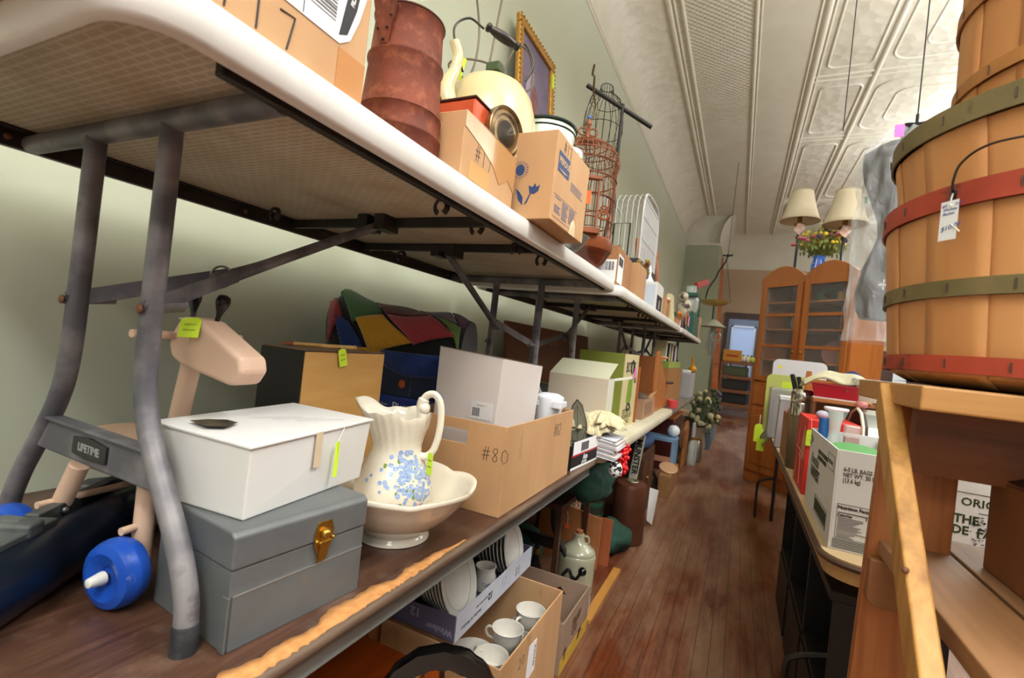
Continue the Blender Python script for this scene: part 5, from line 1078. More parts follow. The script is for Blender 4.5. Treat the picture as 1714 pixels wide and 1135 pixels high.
# olive box
og = thing('olive_game_box', 'tall olive green and cream printed box standing on the cream table', 'box', (-.585, 2.72, .7605), 0)
MB().box(-.27, 0, 0, .40, 0, .435).build('body', mat('olive_card', '#79822e', .6, col2='#838b38', scale=6, spots='#a8a468', spot_scale=9, spot_lo=.66, spot_hi=.76), og, bevel=.004)
MB().box(-.002, .0025, .0, .402, .0, .436).build('front_label', mat('cream_label', '#cfc294', .6), og)
text('BOTTLE', .085, M_ink, og, (.0032, .05, .33), (90, 0, 90), bold=.002, sx=.85); text('CORKER', .05, M_ink, og, (.0032, .30, .26), (90, 0, 90), sx=.3)
MB().prism([(.12,.16), (.14,.28), (.2,.3), (.26,.29), (.27,.18), (.24,.14), (.16,.13)], .0026, .0034, face_M('aisle', 0)).build('green_figure_print', mat('leaf_green_print', '#7f9a30', .6), og)
o = MB(); o.torus((.003,.22,.36), .04, .004, 24, 6, M=Matrix.Rotation(PI/2, 4, 'Y')).torus((.003,.19,.12), .04, .006, 20, 6, M=Matrix.Rotation(PI/2, 4, 'Y'), sx=.5); o.build('scroll_print', M_ink, og)
text('CRYSTAL CUT\nDECANTER SET\nWINE RACK', .038, mat('olive_print', '#6c6a30', .6), og, (.0032, .05, .085), AISLE, bold=.001, line=.85)
MB().prism([(.27,.28), (.33,.29), (.34,.35), (.29,.36)], .003, .004, face_M('aisle', 0)).build('pink_sticker', M_pinktag, og)
bk = thing('reddish_plywood_board', 'reddish plywood board standing behind the olive box', 'board', (-.575, 3.15, .7605)); MB().box(-.4, 0, 0, .025, 0, .36).build('board_face', M_org, bk, bevel=.002)
wp = thing('long_wood_panel', 'long dark walnut panel leaning on the wall behind the cream box', 'board', (-1.262, 2.62, .7625), (0, R(-7), 0)); MB().box(0, .02, 0, 1.75, 0, .56).build('board_face', wood('red_walnut_panel', '#6e3820', '#4c2414', 'Y', 8, .35), wp, bevel=.003)
sk_ = carton('small_brown_carton', 'small open brown carton holding a steel lid, right of the olive box', 'box', (-.562, 3.34, .7605), 0, .17, .46, .135, mat('pinkish_brown_card', '#a88468', .7), True, .004)
MB().hexa([(-.02,.3,.135), (0,.3,.135), (0,.303,.135), (-.02,.303,.135)], [(-.02,.34,.16), (.03,.36,.19), (.03,.363,.19), (-.02,.343,.16)]).build('torn_flap', M_kraft, sk_)
b = MB(); [b.prism(rect(.08+.08*i, .11+.08*i, .02, .11), .0003, .001, face_M('aisle', 0)) for i in range(4)]; b.build('vertical_print', mat('dusky_brown_print', '#6d5240', .7), sk_)
slp = thing('steel_pan_lid', 'shiny steel pan lid on top of the small brown carton', 'lid', (-.66, 3.52, .905), (R(8), 0, 0)); MB().lathe([(.09,0), (.092,.004), (.06,.02), (.0005,.026)], (0,0,0), 32).build('lid_disc', mat('soft_steel', '#8d867a', .3, .8), slp); MB().sphere((0,0,.035), .014).build('lid_knob', M_bw, slp)
# curved wooden shelf side
cv_ = thing('scrolled_wood_rack', 'tall honey wood rack with scrolled side and peg, beyond the small carton', 'rack', (-.575, 3.88, .7605), 0)
prof = [(.0,0), (.46,0), (.60,.015), (.58,.035), (.44,.05), (.40,.10), (.41,.16), (.36,.23), (.26,.28), (.22,.33), (.2,.40), (.14,.46), (.03,.51), (.0,.5)]
prof = [(0,0), (.78,0), (1.06,.012), (1.08,.03), (.80,.055), (.66,.11), (.67,.17), (.50,.27), (.30,.35), (.16,.43), (.04,.49), (-.04,.47), (-.04,0)]
M_hon = wood('honey_pine', '#b5713a', '#945224', 'Z', 8, .4)
MB().prism(prof, -.024, 0, None, 'YZ').build('side_panel', M_hon, cv_, bevel=.004); MB().box(-.16, -.024, -.04, -.022, 0, .44).build('back_panel', wood('dark_honey_pine', '#8f5328', '#6e3a18', 'Z', 8, .4), cv_)
MB().box(-.16, -.024, .0, .36, .10, .12).build('shelf_board', M_hon, cv_); MB().tube([(-.1,.44,.22), (.05,.62,.225)], .012, 10).build('peg', M_dkwood, cv_); MB().tube([(-.02,.18,.44), (.03,.24,.44)], .012, 10).build('peg', M_hon, cv_)
rt = thing('red_tin_cup', 'small red tin at the cream table end beside the honey wood rack', 'cup', (-.56, 4.05+.12, .7605)); rt.location = (-.52, 4.62, .752); MB().lathe([(.04,0), (.05,.07), (.046,.072), (.0005,.01)], (0,0,0), 20).build('cup_body', mat('pink_red_tin', '#d04a4a', .5), rt)
# far low table goods
b3 = carton('big_brown_carton', 'big plain brown carton under the far raised table', 'box', (-.615, 4.90, .7505), 0, .42, 1.2, .35, mat('warm_brown_card', '#a2703e', .75, col2='#ab794a', scale=3))
MB().box(-.001, .001, 1.08, 1.2, 0, .35).build('side_seam', mat('dull_olive_strip', '#8d8350', .7), b3)
bn = thing('lime_wire_bin', 'long lime green ribbed bin resting on the big brown carton', 'bin', (-.63, 4.95, 1.1015)); MB().box(-.3, 0, 0, 1.0, 0, .07).build('bin_body', mat('lime_green_plastic', '#8a9a44', .5), bn, bevel=.004)
b = MB(); [b.box(0, .006, .04+.08*i, .05+.08*i, .005, .065) for i in range(12)]; b.build('ribs', mat('pale_lime_rib', '#aab560', .5), bn)
for i, (y, c, nm, lb_, h) in enumerate(((4.9,'#d9cfa0','book','cream spined book standing above the lime bin',.2), (5.15,'#2f3a36','book','dark green book standing above the lime bin',.19), (5.4,'#c9b46a','book','yellow spined book standing above the lime bin',.2), (5.62,'#5e1626','book','dark red book standing above the lime bin',.19), (5.72,'#e4e0da','book','white spined book at the far end above the lime bin',.18))):
    o = thing(nm, lb_, 'book', (-.68, y+.12, 1.1725)); MB().box(-.14, 0, 0, .06+.03*(i % 2), 0, h).build('cover', mat('bookcover'+str(i), c, .6), o, bevel=.003); MB().box(-.138, .001, .005, .055, .004, h-.004).build('pages', M_paper, o)
wb = thing('white_lidded_box', 'white box with lid near the far end of the low tables', 'box', (-.515, 6.15, .7505)); MB().box(-.30, 0, 0, .58, 0, .30).build('body', mat('grey_white_card', '#a9a8ad', .6), wb, bevel=.004); MB().lathe([(.1,.3), (.11,.32), (.1,.335), (.0005,.34)], (-.12,.12,0), 24).build('round_white_lid', mat('white_plastic', '#dcdfe6', .35), wb)
yt = thing('yellow_tape_gun', 'yellow plastic tool on top of the white lidded box', 'tool', (-.44-.1, 6.55, 1.0515)); MB().sphere((0,0,.05), .05, 14, 8, sy=1.8).tube([(0,.02,.08), (-.01,-.05,.2)], .014, 8).build('tool_body', mat('amber_yellow_plastic', '#d99414', .4), yt)
kst = thing('black_folding_rack', 'low black folding rack above the big brown carton near the wall', 'rack', (-.90, 6.15, .7505)); b = MB(); b.tube([(0,0,0), (.02,.55,.45)], .012, 6).tube([(.02,.55,.45), (.0,.6,0)], .012, 6).tube([(-.2,0,.42), (.02,.55,.45)], .012, 6).tube([(-.4,0,.4), (.15,.6,.44)], .01, 6).build('rack_frame', M_bw, kst)
# floor clutter further along
sg = thing('white_lettered_post', 'white post with black lettering leaning under the cream table edge', 'sign', (-.60, 3.36, 0)); MB().bar((-.02,0,0), (.045,0,.66), .055, .03, (0,1,0)).build('post', mat('weathered_white_board', '#b9b8a8', .6), sg, bevel=.006); o = text('MUNSTER', .055, M_ink, sg, (.022, -.0165, .63), (90, 94, 0), bold=.002, spacing=1.0)
dc = thing('dark_low_cabinet', 'dark brown low cabinet under the cream table past the white post', 'cabinet', (-.55, 3.45, 0)); MB().box(-.4, 0, 0, .55, 0, .50).build('body', M_dkwood, dc, bevel=.004); MB().box(0, .008, .03, .26, .04, .46).build('door', M_dkwood, dc, bevel=.003); MB().box(0, .008, .28, .52, .04, .46).build('door', M_dkwood, dc, bevel=.003); MB().sphere((.012,.24,.3), .012).build('knob', M_brass, dc)
wk = thing('woven_basket', 'brown woven basket box on the floor under the dark low cabinet side', 'basket', (-.44, 4.35, 0)); MB().box(-.10, 0, 0, .6, 0, .19).build('basket_body', mat('woven_brown', '#7e5836', .8, col2='#94693f', scale=60, bump=.8, bscale=80), wk, bevel=.006)
ovb = thing('oval_cutting_board', 'pale oval cutting board lying on the woven basket', 'board', (-.50, 4.65, .1915), 8); MB().lathe([(.13,0), (.135,.007), (.13,.014), (.0005,.014)], (0,0,.02), 32, sx=.62, sy=1.7).build('board_face', mat('pale_birch', '#c79c76', .6), ovb); ovb.location.z = .172
bl = thing('blue_step_stool', 'faded blue wooden step stool among the floor clutter', 'stool', (-.60, 4.85, 0)); M_bl = mat('faded_blue_paint', '#6d8fae', .6)
MB().box(-.18, .12, 0, .28, .40, .425).build('seat', M_bl, bl); 
for x in (-.16, .1):
    for y in (.02, .26): MB().box(x-.015, x+.015, y-.015, y+.015, 0, .40).build('leg', M_bl, bl)
MB().box(-.16, .11, .01, .03, .2, .25).build('rail', mat('pinkish_wood', '#a9735c', .6), bl)
wt = thing('white_teapot', 'white round pot on the floor-side shelf beside the table end', 'pot', (-.55, 4.62, .50)); wt.location = (-.53, 5.05, .4255); MB().sphere((0,0,.06), .06, 18, 12).build('pot_body', mat('white_plastic', '#dcdfe6', .35), wt); MB().sphere((0,0,.125), .012).build('lid_knob', M_bw, wt)
cp_ = thing('carved_orange_panel', 'upright carved orange-brown wooden panel beside the aisle', 'panel', (-.47, 5.72, 0)); MB().prism([(0,0), (.42,0), (.46,.1), (.4,.3), (.42,.42), (.3,.5), (.12,.5), (.02,.42), (.05,.2)], -.03, 0, None, 'YZ').build('panel_body', mat('carved_orange_wood', '#9a6026', .6, col2='#7c4a1c', scale=30, bump=1, bscale=40, bdist=.01), cp_, bevel=.006)
ws2 = thing('white_foam_sheet', 'white sheet board standing on the floor behind the carved panel', 'board', (-.44, 6.45, 0)); MB().box(-.02, 0, 0, .9, 0, .42).build('board_face', mat('grey_white_card', '#a9a8ad', .6), ws2, bevel=.003)
drs = thing('dark_red_chest', 'dark red wooden chest on the floor beyond the blue stool', 'chest', (-.58, 5.4, 0)); MB().box(-.4, 0, 0, .9, 0, .55).build('body', mat('dark_red_wood', '#4a1c16', .45), drs, bevel=.005); MB().box(-.41, .01, -.01, .91, .55, .575).build('lid', M_org, drs, bevel=.004)
wbx = thing('wide_shelf_crate', 'brown shelf crate below the far low table', 'crate', (-.50, 7.0, 0)); MB().box(-.4, 0, 0, .9, 0, .45).build('body', mat('pinkish_brown_card', '#a88468', .7), wbx, bevel=.004)
M_fl = mat('cream_dried_flower', '#b9ad78', .8); M_fol = mat('dark_dried_foliage', '#35412c', .8, col2='#55583a', scale=20)
random.seed(21)
for i, (x, y, z, lb_, c) in enumerate(((-.36, 7.3, .1, 'big bouquet of cream hydrangeas at the end of the low tables', '#bfb27a'), (-.42, 6.9, .12, 'mixed dark bouquet with small cream blooms before the hydrangeas', '#a39a78'), (-.34, 8.2, .0, 'dark foliage bouquet on the floor farthest along the left', '#5a4a56'))):
    q = thing('dried_bouquet', lb_, 'flowers', (x, y, 0 if i == 2 else .451 if y < 7.2 and False else 0))
    MB().lathe([(.09,0), (.11,.1), (.08,.28), (.095,.34)], (0,0,0), 20).build('vase', mat('vase'+str(i), ['#4a5058', '#7b6a56', '#6a7078'][i], .4), q)
    b = MB(); f = MB()
    for k in range(60):
        a = rnd(0, 6.28); r = rnd(0, .2); h = rnd(.38, .82)-r*.6; f.add([(0,0,.3), (r*math.cos(a)-.02, r*math.sin(a), h), (r*math.cos(a)+.02, r*math.sin(a)+.02, h)], [(0,1,2)]); f.sphere((r*math.cos(a), r*math.sin(a), h), rnd(.015,.03), 6, 5)
        if k % 3 == 0: b.sphere((r*math.cos(a), r*math.sin(a)-.02, h+.02), rnd(.025,.05), 8, 6)
    f.build('foliage', M_fol, q); b.build('blooms', mat('bloomcol'+str(i), c, .8), q)
for i, (x, y, r, h, m_, lb_) in enumerate(((-.40, 5.98, .05, .30, mat('clear_glass', '#dfe8e6', .08, alpha=.35, spec=.8), 'clear glass jar on a box beside the white sheet board'), (-.36, 6.25, .055, .26, mat('soft_steel', '#8d867a', .3, .8), 'steel canister next to the glass jar on the floor'))):
    q = thing('floor_jar', lb_, 'jar', (x, y, 0)); MB().lathe([(r*.9,0), (r,.01), (r,h*.8), (r*.7,h), (.0005,h)], (0,0,0), 20).build('jar_body', m_, q); MB().lathe([(r*.72,h*.97), (r*.72,h*1.06), (.0005,h*1.07)], (0,0,0), 20).build('lid', M_brass, q)
# orange wood table and the ebonised chair under the near end
M_or = wood('glossy_orange_wood', '#a04612', '#7a300a', 'Y', 6, .25, coat=.5)
ot = thing('orange_side_table', 'low glossy orange wooden side table under the near end of the walnut table', 'table', (-.60, .30, 0)); 
MB().box(-.55, 0, 0, .78, .30, .325).build('table_top', M_or, ot, bevel=.004)
for x in (-.53, -.02):
    for y in (.02, .76): MB().box(x-.016, x+.016, y-.016, y+.016, 0, .30).build('leg', M_or, ot)
MB().box(-.53, -.02, .75, .77, .25, .30).build('apron', M_or, ot)
sc2 = thing('small_storage_drawer', 'brown cardboard carton in the shade between orange table and cup carton', 'box', (-.90, 1.13, 0)); MB().box(-.35, 0, 0, .5, 0, .42).build('body', M_kraftd, sc2, bevel=.003)
ch = thing('ebonised_chair', 'black chair with thick curved crest rail and orange seat beside the cup carton', 'chair', (-.50, .88, 0), 32)
b = MB(); A = []
for i in range(25):
    t = R(-8+196*i/24); rr = .112; A.append((rr*math.cos(t), .0, .405+rr*math.sin(t)))
n = len(A); vs = []
for i, (x, y, z) in enumerate(A):
    t = R(-8+196*i/24); wv = .020+.0022*math.sin(i*2.2); er = V((math.cos(t), 0, math.sin(t)))
    for (dr, dy) in ((-wv, -.014), (wv*.9, -.016), (wv*1.05, 0), (wv*.9, .016), (-wv, .014), (-wv*1.05, 0)): vs.append((x+er.x*dr, dy, z+er.z*dr))
fs = [(i*6+k, i*6+(k+1) % 6, i*6+6+(k+1) % 6, i*6+6+k) for i in range(n-1) for k in range(6)]+[tuple(range(6)), tuple((n-1)*6+k for k in range(6))]
b.add(vs, fs, True).build('crest_rail', mat('glossy_black_paint', '#0b0b0c', .18, coat=.5), ch, sharp=30)
MB().tube([(0,0,.50), (.002,-.005,.30)], .006, 8).build('spindle', mat('glossy_black_paint', '#0b0b0c', .18), ch)
MB().lathe([(.0005,.27), (.10,.272), (.115,.285), (.10,.30), (.0005,.302)], (0,-.02,0), 32).build('seat', M_or, ch)
for a in (45, 135, 225, 315): MB().tube([(.07*math.cos(R(a)), -.02+.07*math.sin(R(a)), .275), (.10*math.cos(R(a)), -.02+.10*math.sin(R(a)), 0)], .01, 8).build('leg', M_or, ch)
yr = thing('pale_wood_rail', 'pale varnished wooden rail slanting between the orange table and black chair', 'rail', (0,0,0)); MB().bar((-.607, .62, .40), (-.607, .995, .40), .014, .022).build('rail_bar', wood('varnished_pine', '#b9803e', '#9a6428', 'Y', 10, .3), yr, bevel=.003)
b = MB().box(-.614, -.600, .63, .645, .326, .39).box(-.614, -.600, .975, .99, .326, .39); b.build('rail_foot', M_or, yr)
# little things on the aisle floor
ps = thing('white_paper_sheet', 'white sheet hanging against the brown can at the aisle side', 'paper', (-.465, 3.42, 0)); ps.location = (-.455, 3.50, 0); MB().hexa([(-.03,.0,.05), (0,.08,.0), (0,.083,.0), (-.03,.003,.05)], [(-.03,.0,.28), (.02,.09,.25), (.02,.093,.25), (-.03,.003,.28)]).build('sheet', M_paper, ps)
# ================================================================ RIGHT SIDE
M_tanv = mat('tan_vinyl_top', '#b39a72', .5, col2='#bfa680', scale=6)
rt_ = thing('tan_display_table', 'long tan topped folding table on the right side of the aisle', 'table', (.24, 1.445, .74))
b = MB(); b.add([(x, y, z) for z in (0, -.008) for x, y in rrect(0, .76, 0, 3.3, .08)], [tuple(range(36)), tuple(range(36, 72))]+[(k, (k+1) % 36, 36+(k+1) % 36, 36+k) for k in range(36)]); b.build('table_top', M_tanv, rt_)
b = MB(); pts = [(x, y) for x, y in rrect(-.002, .762, -.002, 3.302, .082)]; b.tube([(x, y, -.012) for x, y in pts], .008, 8, True); b.build('edge_trim', mat('dark_brown_trim', '#4a3325', .5), rt_)
b = MB(); o_ = rrect(.012, .748, .012, 3.288, .07); b.add([(x, y, z) for z in (-.012, -.055) for x, y in o_], [(k, (k+1) % 36, 36+(k+1) % 36, 36+k) for k in range(36)]); b.build('apron', mat('cream_wood_apron', '#b8935f', .5), rt_, solid=.01)
for y in (.35, 2.95):
    for x in (.1, .66): MB().tube([(x, y, -.05), (x, y, -.739)], .013, 12).build('leg', M_dark, rt_)
    MB().tube(spline([(.1,y,-.4), (.0,y,-.44), (-.02,y,-.5), (-.015,y,-.738)], 6), .01, 8).build('curved_brace', M_dark, rt_)
bb = thing('black_bench_shelf', 'black painted wooden shelf unit under the tan table', 'shelf', (.275, 1.55, 0))
M_blk = mat('chipped_black_paint', '#0d0c0b', .5, col2='#14110f', scale=8, spots='#3c2a1e', spot_scale=14, spot_lo=.7, spot_hi=.76)
MB().box(0, .26, 0, 1.35, .60, .625).build('top_board', M_blk, bb, bevel=.002)
for y in (0, .44, .90, 1.33): MB().box(.01, .25, y, y+.022, 0, .60).build('side_board', M_blk, bb, bevel=.001)
MB().box(.01, .25, .022, 1.33, .28, .30).build('middle_board', M_blk, bb); MB().box(.24, .25, .02, 1.33, .02, .6).build('back_board', M_blk, bb)
for y0 in (.03, .47, .93): MB().box(.004, .012, y0, y0+.4, .03, .27).build('front_panel', M_blk, bb, bevel=.002)
ks = carton('small_white_carton', 'small white printed carton on the floor under the tan table', 'box', (.575, 1.95, 0), 0, .2, .25, .20, M_wcard, False, side=-1); ks.location = (.62, 2.25, 0); ks.location = (.63, 2.1, 0)
text('INSTANT', .022, M_ink, ks, (-.19, -.0012, .165), NEAR, bold=.0005); decal('near', 0, [rect(-.18, -.05, .05, .13)], 'print_panel', mat('dark_grey_print', '#4a4846', .6), ks)
# Harvest carton
M_pg = mat('olive_black_print', '#33391f', .6)
hv = carton('fries_carton', 'white carton printed 6-5 LB. BAGS standing at the near corner of the tan table', 'box', (.254, 1.53, .7405), 0, .20, .50, .262, M_wcard, True, .004, side=1)
text('6-5 LB. BAGS\nNET WT. 30 LBS\n(13.6 kg)', .0155, mat('dark_grey_print', '#4a4846', .6), hv, (.018, -.0004, .208), NEAR, bold=.0003, line=.92, sx=.72)
nf = MB(); Mn = face_M('near', 0)
x0, x1, y0, y1 = .012, .094, .012, .122
for a in (rect(x0, x1, y1-.0012, y1), rect(x0, x1, y0+.02, y0+.0212), rect(x0, x0+.001, y0+.02, y1), rect(x1-.001, x1, y0+.02, y1), rect(x0+.003, x1-.003, .098, .1005), rect(x0+.003, x1-.003, .048, .0495)): nf.prism(a, .0002, .0006, Mn)
random.seed(6)
for i in range(9): nf.prism(rect(x0+.004, x0+.004+rnd(.035,.06), .085-.004*i, .0866-.004*i), .0002, .0006, Mn); nf.prism(rect(x1-.010, x1-.005, .085-.004*i, .0866-.004*i), .0002, .0006, Mn)
for i in range(6): nf.prism(rect(x0-.004, x1-rnd(.002,.012), .027-.0042*i, .0292-.0042*i), .0002, .0006, Mn)
for i in range(3): nf.prism(rect(x0+.004, x0+rnd(.03,.05), .043-.004*i, .0446-.004*i), .0002, .0006, Mn)
nf.build('nutrition_table', M_print, hv)
text('Nutrition Facts', .0115, M_ink, hv, (.014, -.0005, .109), NEAR, bold=.0004, sx=.98); text('Calories', .0098, M_ink, hv, (.014, -.0005, .0895), NEAR, bold=.0003); text('110', .0125, M_ink, hv, (.074, -.0005, .0895), NEAR, bold=.0004)
# left (aisle) side: reads toward the viewer
text('HARVEST', .048, M_pg, hv, (-.0005, .42, .115), RAISLE, bold=.002, sx=.9); text('Bountiful', .052, M_pg, hv, (-.0005, .43, .155), RAISLE, shear=.35, sx=.85)
text('STRAIGHT CUT SHOESTRING\nFRENCH FRIED POTATOES', .018, M_pg, hv, (-.0005, .30, .205), RAISLE, bold=.0006, sx=.75)
Mr = face_M('raisle', 0); b = MB()
for a in (rect(-.28, -.06, .085-.06, .027), rect(-.28, -.06, .075, .077), rect(-.28, -.278, .025, .077), rect(-.062, -.06, .025, .077)): b.prism(a, .0002, .0007, Mr)
for i in range(26): b.prism(rect(-.272+.008*i, -.268+.008*i, .032, .07), .0002, .0006, Mr)
b.build('barcode', M_pg, hv)
b = MB(); [b.prism(a, .0002, .0007, Mr) for a in (rect(-.12, -.02, .195, .1965), rect(-.12, -.02, .235, .2365), rect(-.12, -.118, .195, .236), rect(-.022, -.02, .195, .236))]; b.build('print_frame', M_print, hv); text('ORIGINAL', .018, M_print, hv, (-.0005, .115, .209), RAISLE, sx=.95)
rc_ = MB(); [rc_.prism([(-.47+.02*math.cos(a)+x, .215+.012*math.sin(a)+y) for a in (0, 2.1, 4.2)], .0002, .0007, Mr) for x, y in ((0,0), (.01,.02), (.03,.012))]; rc_.build('recycle_mark', mat('green_print', '#3f6a3a', .6), hv)
MB().prism([(.08,.225), (.12,.222), (.128,.205), (.165,.20), (.165,.19), (.1,.192), (.095,.205), (.08,.21)], .004, .0045, Matrix(((1,0,0,0),(0,0,-1,.5),(0,1,0,0),(0,0,0,1)))).build('torn_patch', M_kraft, hv)
gm = thing('green_cutting_mat', 'green round-edged mat sticking out of the fries carton', 'mat', (.36, 1.72, .93), (R(14), 0, 0)); MB().lathe([(.13,0), (.13,.003), (.0005,.003)], (0,0,0), 36, sx=.68, sy=1).build('mat_disc', mat('leaf_green_card', '#4a8a4a', .5), gm); MB().lathe([(.125,-.012), (.125,-.009), (.0005,-.009)], (.01,-.03,0), 30, sx=.6).build('tan_backing', M_kraft, gm)
gm.location = (.354, 1.78, .958); gm.rotation_euler = (R(10), 0, 0)
orb = carton('fancy_fries_carton', 'white carton printed ORIGINAL behind the pine step stand', 'box', (.475, 1.50, .7405), 0, .34, .38, .27, M_wcard, True, .004, side=1)
M_dg = mat('dark_green_print', '#2a3a1c', .6)
text('ORIGINAL', .026, M_dg, orb, (.026, -.0004, .184), NEAR, bold=.0004); b = MB(); [b.prism(a, .0002, .0007, Mn) for a in (rect(.01, .2, .213, .2142), rect(.01, .0112, .17, .2142), rect(.01, .018, .17, .1712), rect(.06, .2, .17, .1712))]; b.build('print_frame', M_dg, orb)
text('" THE  FRENCH\n  DE  FANCY', .028, M_dg, orb, (.0, -.0004, .142), NEAR, bold=.0008, line=.95, sx=.9); text('ST', .05, mat('green_print', '#3f6a3a', .6), orb, (.0, -.0004, .022), NEAR, bold=.004)
b = MB(); random.seed(31)
for i in range(60): u, v = .045+rnd(0,.035), rnd(.06,.165); b.prism(rect(u, u+rnd(.002,.006), v, v+.002), .0008, .0012, Mn)
b.build('inkjet_marks', M_ink, orb); MB().prism(rect(.02, .045, .052, .075), .0008, .0014, Mn).build('orange_tag', M_orangetag, orb)
ib = thing('foil_snack_bags', 'pile of shiny yellow and green snack bags behind the white carton', 'bags', (.64, 2.02, .7405)); 
for i, (x, y, c) in enumerate(((0,0,'#a8913c'), (.14,.04,'#8f9a78'), (.05,.12,'#9a8a50'))): MB().sphere((x, y, .26), .085, 20, 12, sz=.8, sx=1.1).build('bag', mat('foil'+str(i), c, .25, .3, col2='#d6c68a', scale=10), ib, disp=(.03,.05))
MB().box(-.06, .2, -.06, .2, 0, .2).build('bag_crate', M_org, ib)
wvent = thing('white_slatted_rack', 'white wire slatted rack behind the brown carton at right', 'rack', (.80, 2.0, .7405)); b = MB(); [b.box(0, .14, 0, .008, .03+.022*i, .042+.022*i) for i in range(14)]; b.build('slats', M_ww, wvent); MB().box(-.01, 0, 0, .01, 0, .36).box(.14, .15, 0, .01, 0, .36).build('frame', M_ww, wvent)
# red box and the table clutter
M_redb = mat('red_printed_card', '#c8281e', .45, col2='#bb241b', scale=5)
rb = thing('red_mixer_box', 'red printed box with hanging yellow tag behind the fries carton', 'box', (.252, 2.12, .7405), 0); MB().box(0, .165, 0, .30, 0, .285).build('body', M_redb, rb, bevel=.003)
b = MB().tube(spline([(-.0008,.25,.02), (-.0008,.22,.10), (-.0008,.17,.13), (-.0008,.12,.11), (-.0008,.10,.02)], 6), .0022, 5).tube([(-.0008,.28,.15), (-.0008,.05,.14)], .0018, 5).tube(spline([(-.0008,.22,.16), (-.0008,.2,.23), (-.0008,.16,.26)], 5), .002, 5); b.build('white_line_art', mat('salmon_print', '#e07a68', .5), rb)
MB().prism([(-.12,.12), (-.03,.12), (-.02,.21), (-.06,.25), (-.11,.2)], .0003, .0008, Mr).build('tan_print', mat('tan_print', '#c89468', .6), rb)
price_tag(rb, (.012, -.006, .245), (90, 0, -20), .03, .06, string=[(.012,-.006,.245), (.01,-.002,.285)])
MB().prism(rect(.0, .022, .10, .285), .0, .0, Mn) if False else None
tc = thing('teal_fluted_cup', 'teal and white fluted cup on top of the red box', 'cup', (.355, 2.24, 1.0265)); MB().lathe([(.026,0), (.03,.012), (.037,.034), (.039,.038)], (0,0,0), 32, fn=lambda r, z, a: (r*(1+.02*math.sin(16*a)), z)).build('cup_body', mat('teal_glaze', '#5a9a9e', .4, col2='#a9c9c4', scale=50), tc, solid=.002); MB().lathe([(.039,.036), (.042,.042), (.04,.048), (.036,.046)], (0,0,0), 32).build('white_band', M_paper, tc)
lv = thing('lavender_yarn_ball', 'small lavender ball on top of the red box left of the teal cup', 'ball', (.305, 2.20, 1.0265)); MB().sphere((0,0,.016), .022, 16, 10, sz=.75).build('ball', mat('lavender_wool', '#a9a6b8', .8), lv)
cg = thing('glass_candle_jar', 'clear glass with square foot standing in the fries carton back', 'glass', (.315, 1.99, .746)); b = MB().lathe([(.02,0), (.02,.235), (.017,.24), (.017,.265), (.023,.33)], (0,0,0), 20); b.build('glass_stem', mat('clear_glass', '#dfe8e6', .08, alpha=.35, spec=.8), cg, solid=.0015)
cg2 = thing('square_glass_tumbler', 'short square glass tumbler right of the tall glass in the fries carton', 'glass', (.362, 1.97, .746)); MB().box(-.021, .021, -.021, .021, 0, .29).build('tumbler_body', mat('clear_glass', '#dfe8e6', .08, alpha=.35, spec=.8), cg2, bevel=.004); MB().box(-.019, .019, -.019, .019, .01, .25).build('pink_wax', mat('pink_wax', '#b85a52', .4), cg2)
bsp = thing('blue_spray_tube', 'blue labelled tube between lavender ball and tall glass', 'tube', (.283, 2.02, .746)); bsp.location = (.284, 1.995, .746); MB().lathe([(.0155,0), (.0155,.30), (.0005,.302)], (0,0,0), 20).build('tube_body', mat('navy_label', '#1c3a6c', .4, col2='#2c6ab0', scale=20), bsp)
cr = thing('chrome_bread_roll_box', 'curved chrome roll-top box with dark end to the right of the red box', 'box', (.455, 2.14, .7405), 0); b = MB()
prf = [(0,0), (.30,0), (.30,.20), (.28,.27), (.22,.32), (.14,.34), (.07,.325), (.02,.28), (0,.2)]
b.prism(prf, .012, .32, None, 'YZ'); b.build('roll_body', mat('brushed_chrome', '#b8bbb6', .22, .9), cr, bevel=.004); MB().prism(prf, 0, .012, None, 'YZ').build('dark_end', mat('dark_brown_enamel', '#2b1f1b', .4), cr, bevel=.002); b = MB().tube([(0,y,z) for y, z in prf], .006, 6, True); b.build('white_rim', mat('cream_rim', '#d3cdb6', .4), cr); cr.location = (.40+.03, 2.14, .7405)
pb_ = thing('pink_gourd', 'small pink rounded ornament on the chrome box', 'ornament', (.445, 2.30, 1.081)); MB().sphere((0,0,.014), .022, 14, 8, sz=.7).build('ball', mat('rose_pink', '#b8706c', .5), pb_)
tcn = thing('steel_thermos_bottle', 'steel banded coffee canister with brown body behind the red box', 'canister', (.283, 2.66, .7405)); MB().lathe([(.042,0), (.046,.01), (.046,.26), (.048,.262)], (0,0,0), 32).build('lower_body', mat('brown_copper_tin', '#7b6a52', .35, .6), tcn); MB().lathe([(.048,.255), (.048,.31), (.046,.315), (.048,.32), (.048,.358), (.036,.378), (.0005,.38)], (0,0,0), 32).build('steel_top', mat('polished_steel', '#b7b2a6', .15, .95), tcn)
wu = thing('white_plastic_upright', 'tall narrow white plastic container left of the steel canister', 'container', (.255, 3.32, .7405)); MB().hexa([(-.025,-.05,0), (.035,-.05,0), (.035,.05,0), (-.025,.05,0)], [(-.018,-.05,.30), (.04,-.05,.30), (.04,.05,.30), (-.018,.05,.30)]).build('container_body', mat('grey_lilac_plastic', '#a9a4aa', .35), wu, bevel=.006); MB().box(-.022, .044, -.054, .054, .285, .31).build('rim', mat('white_plastic', '#dcdfe6', .35), wu, bevel=.004)
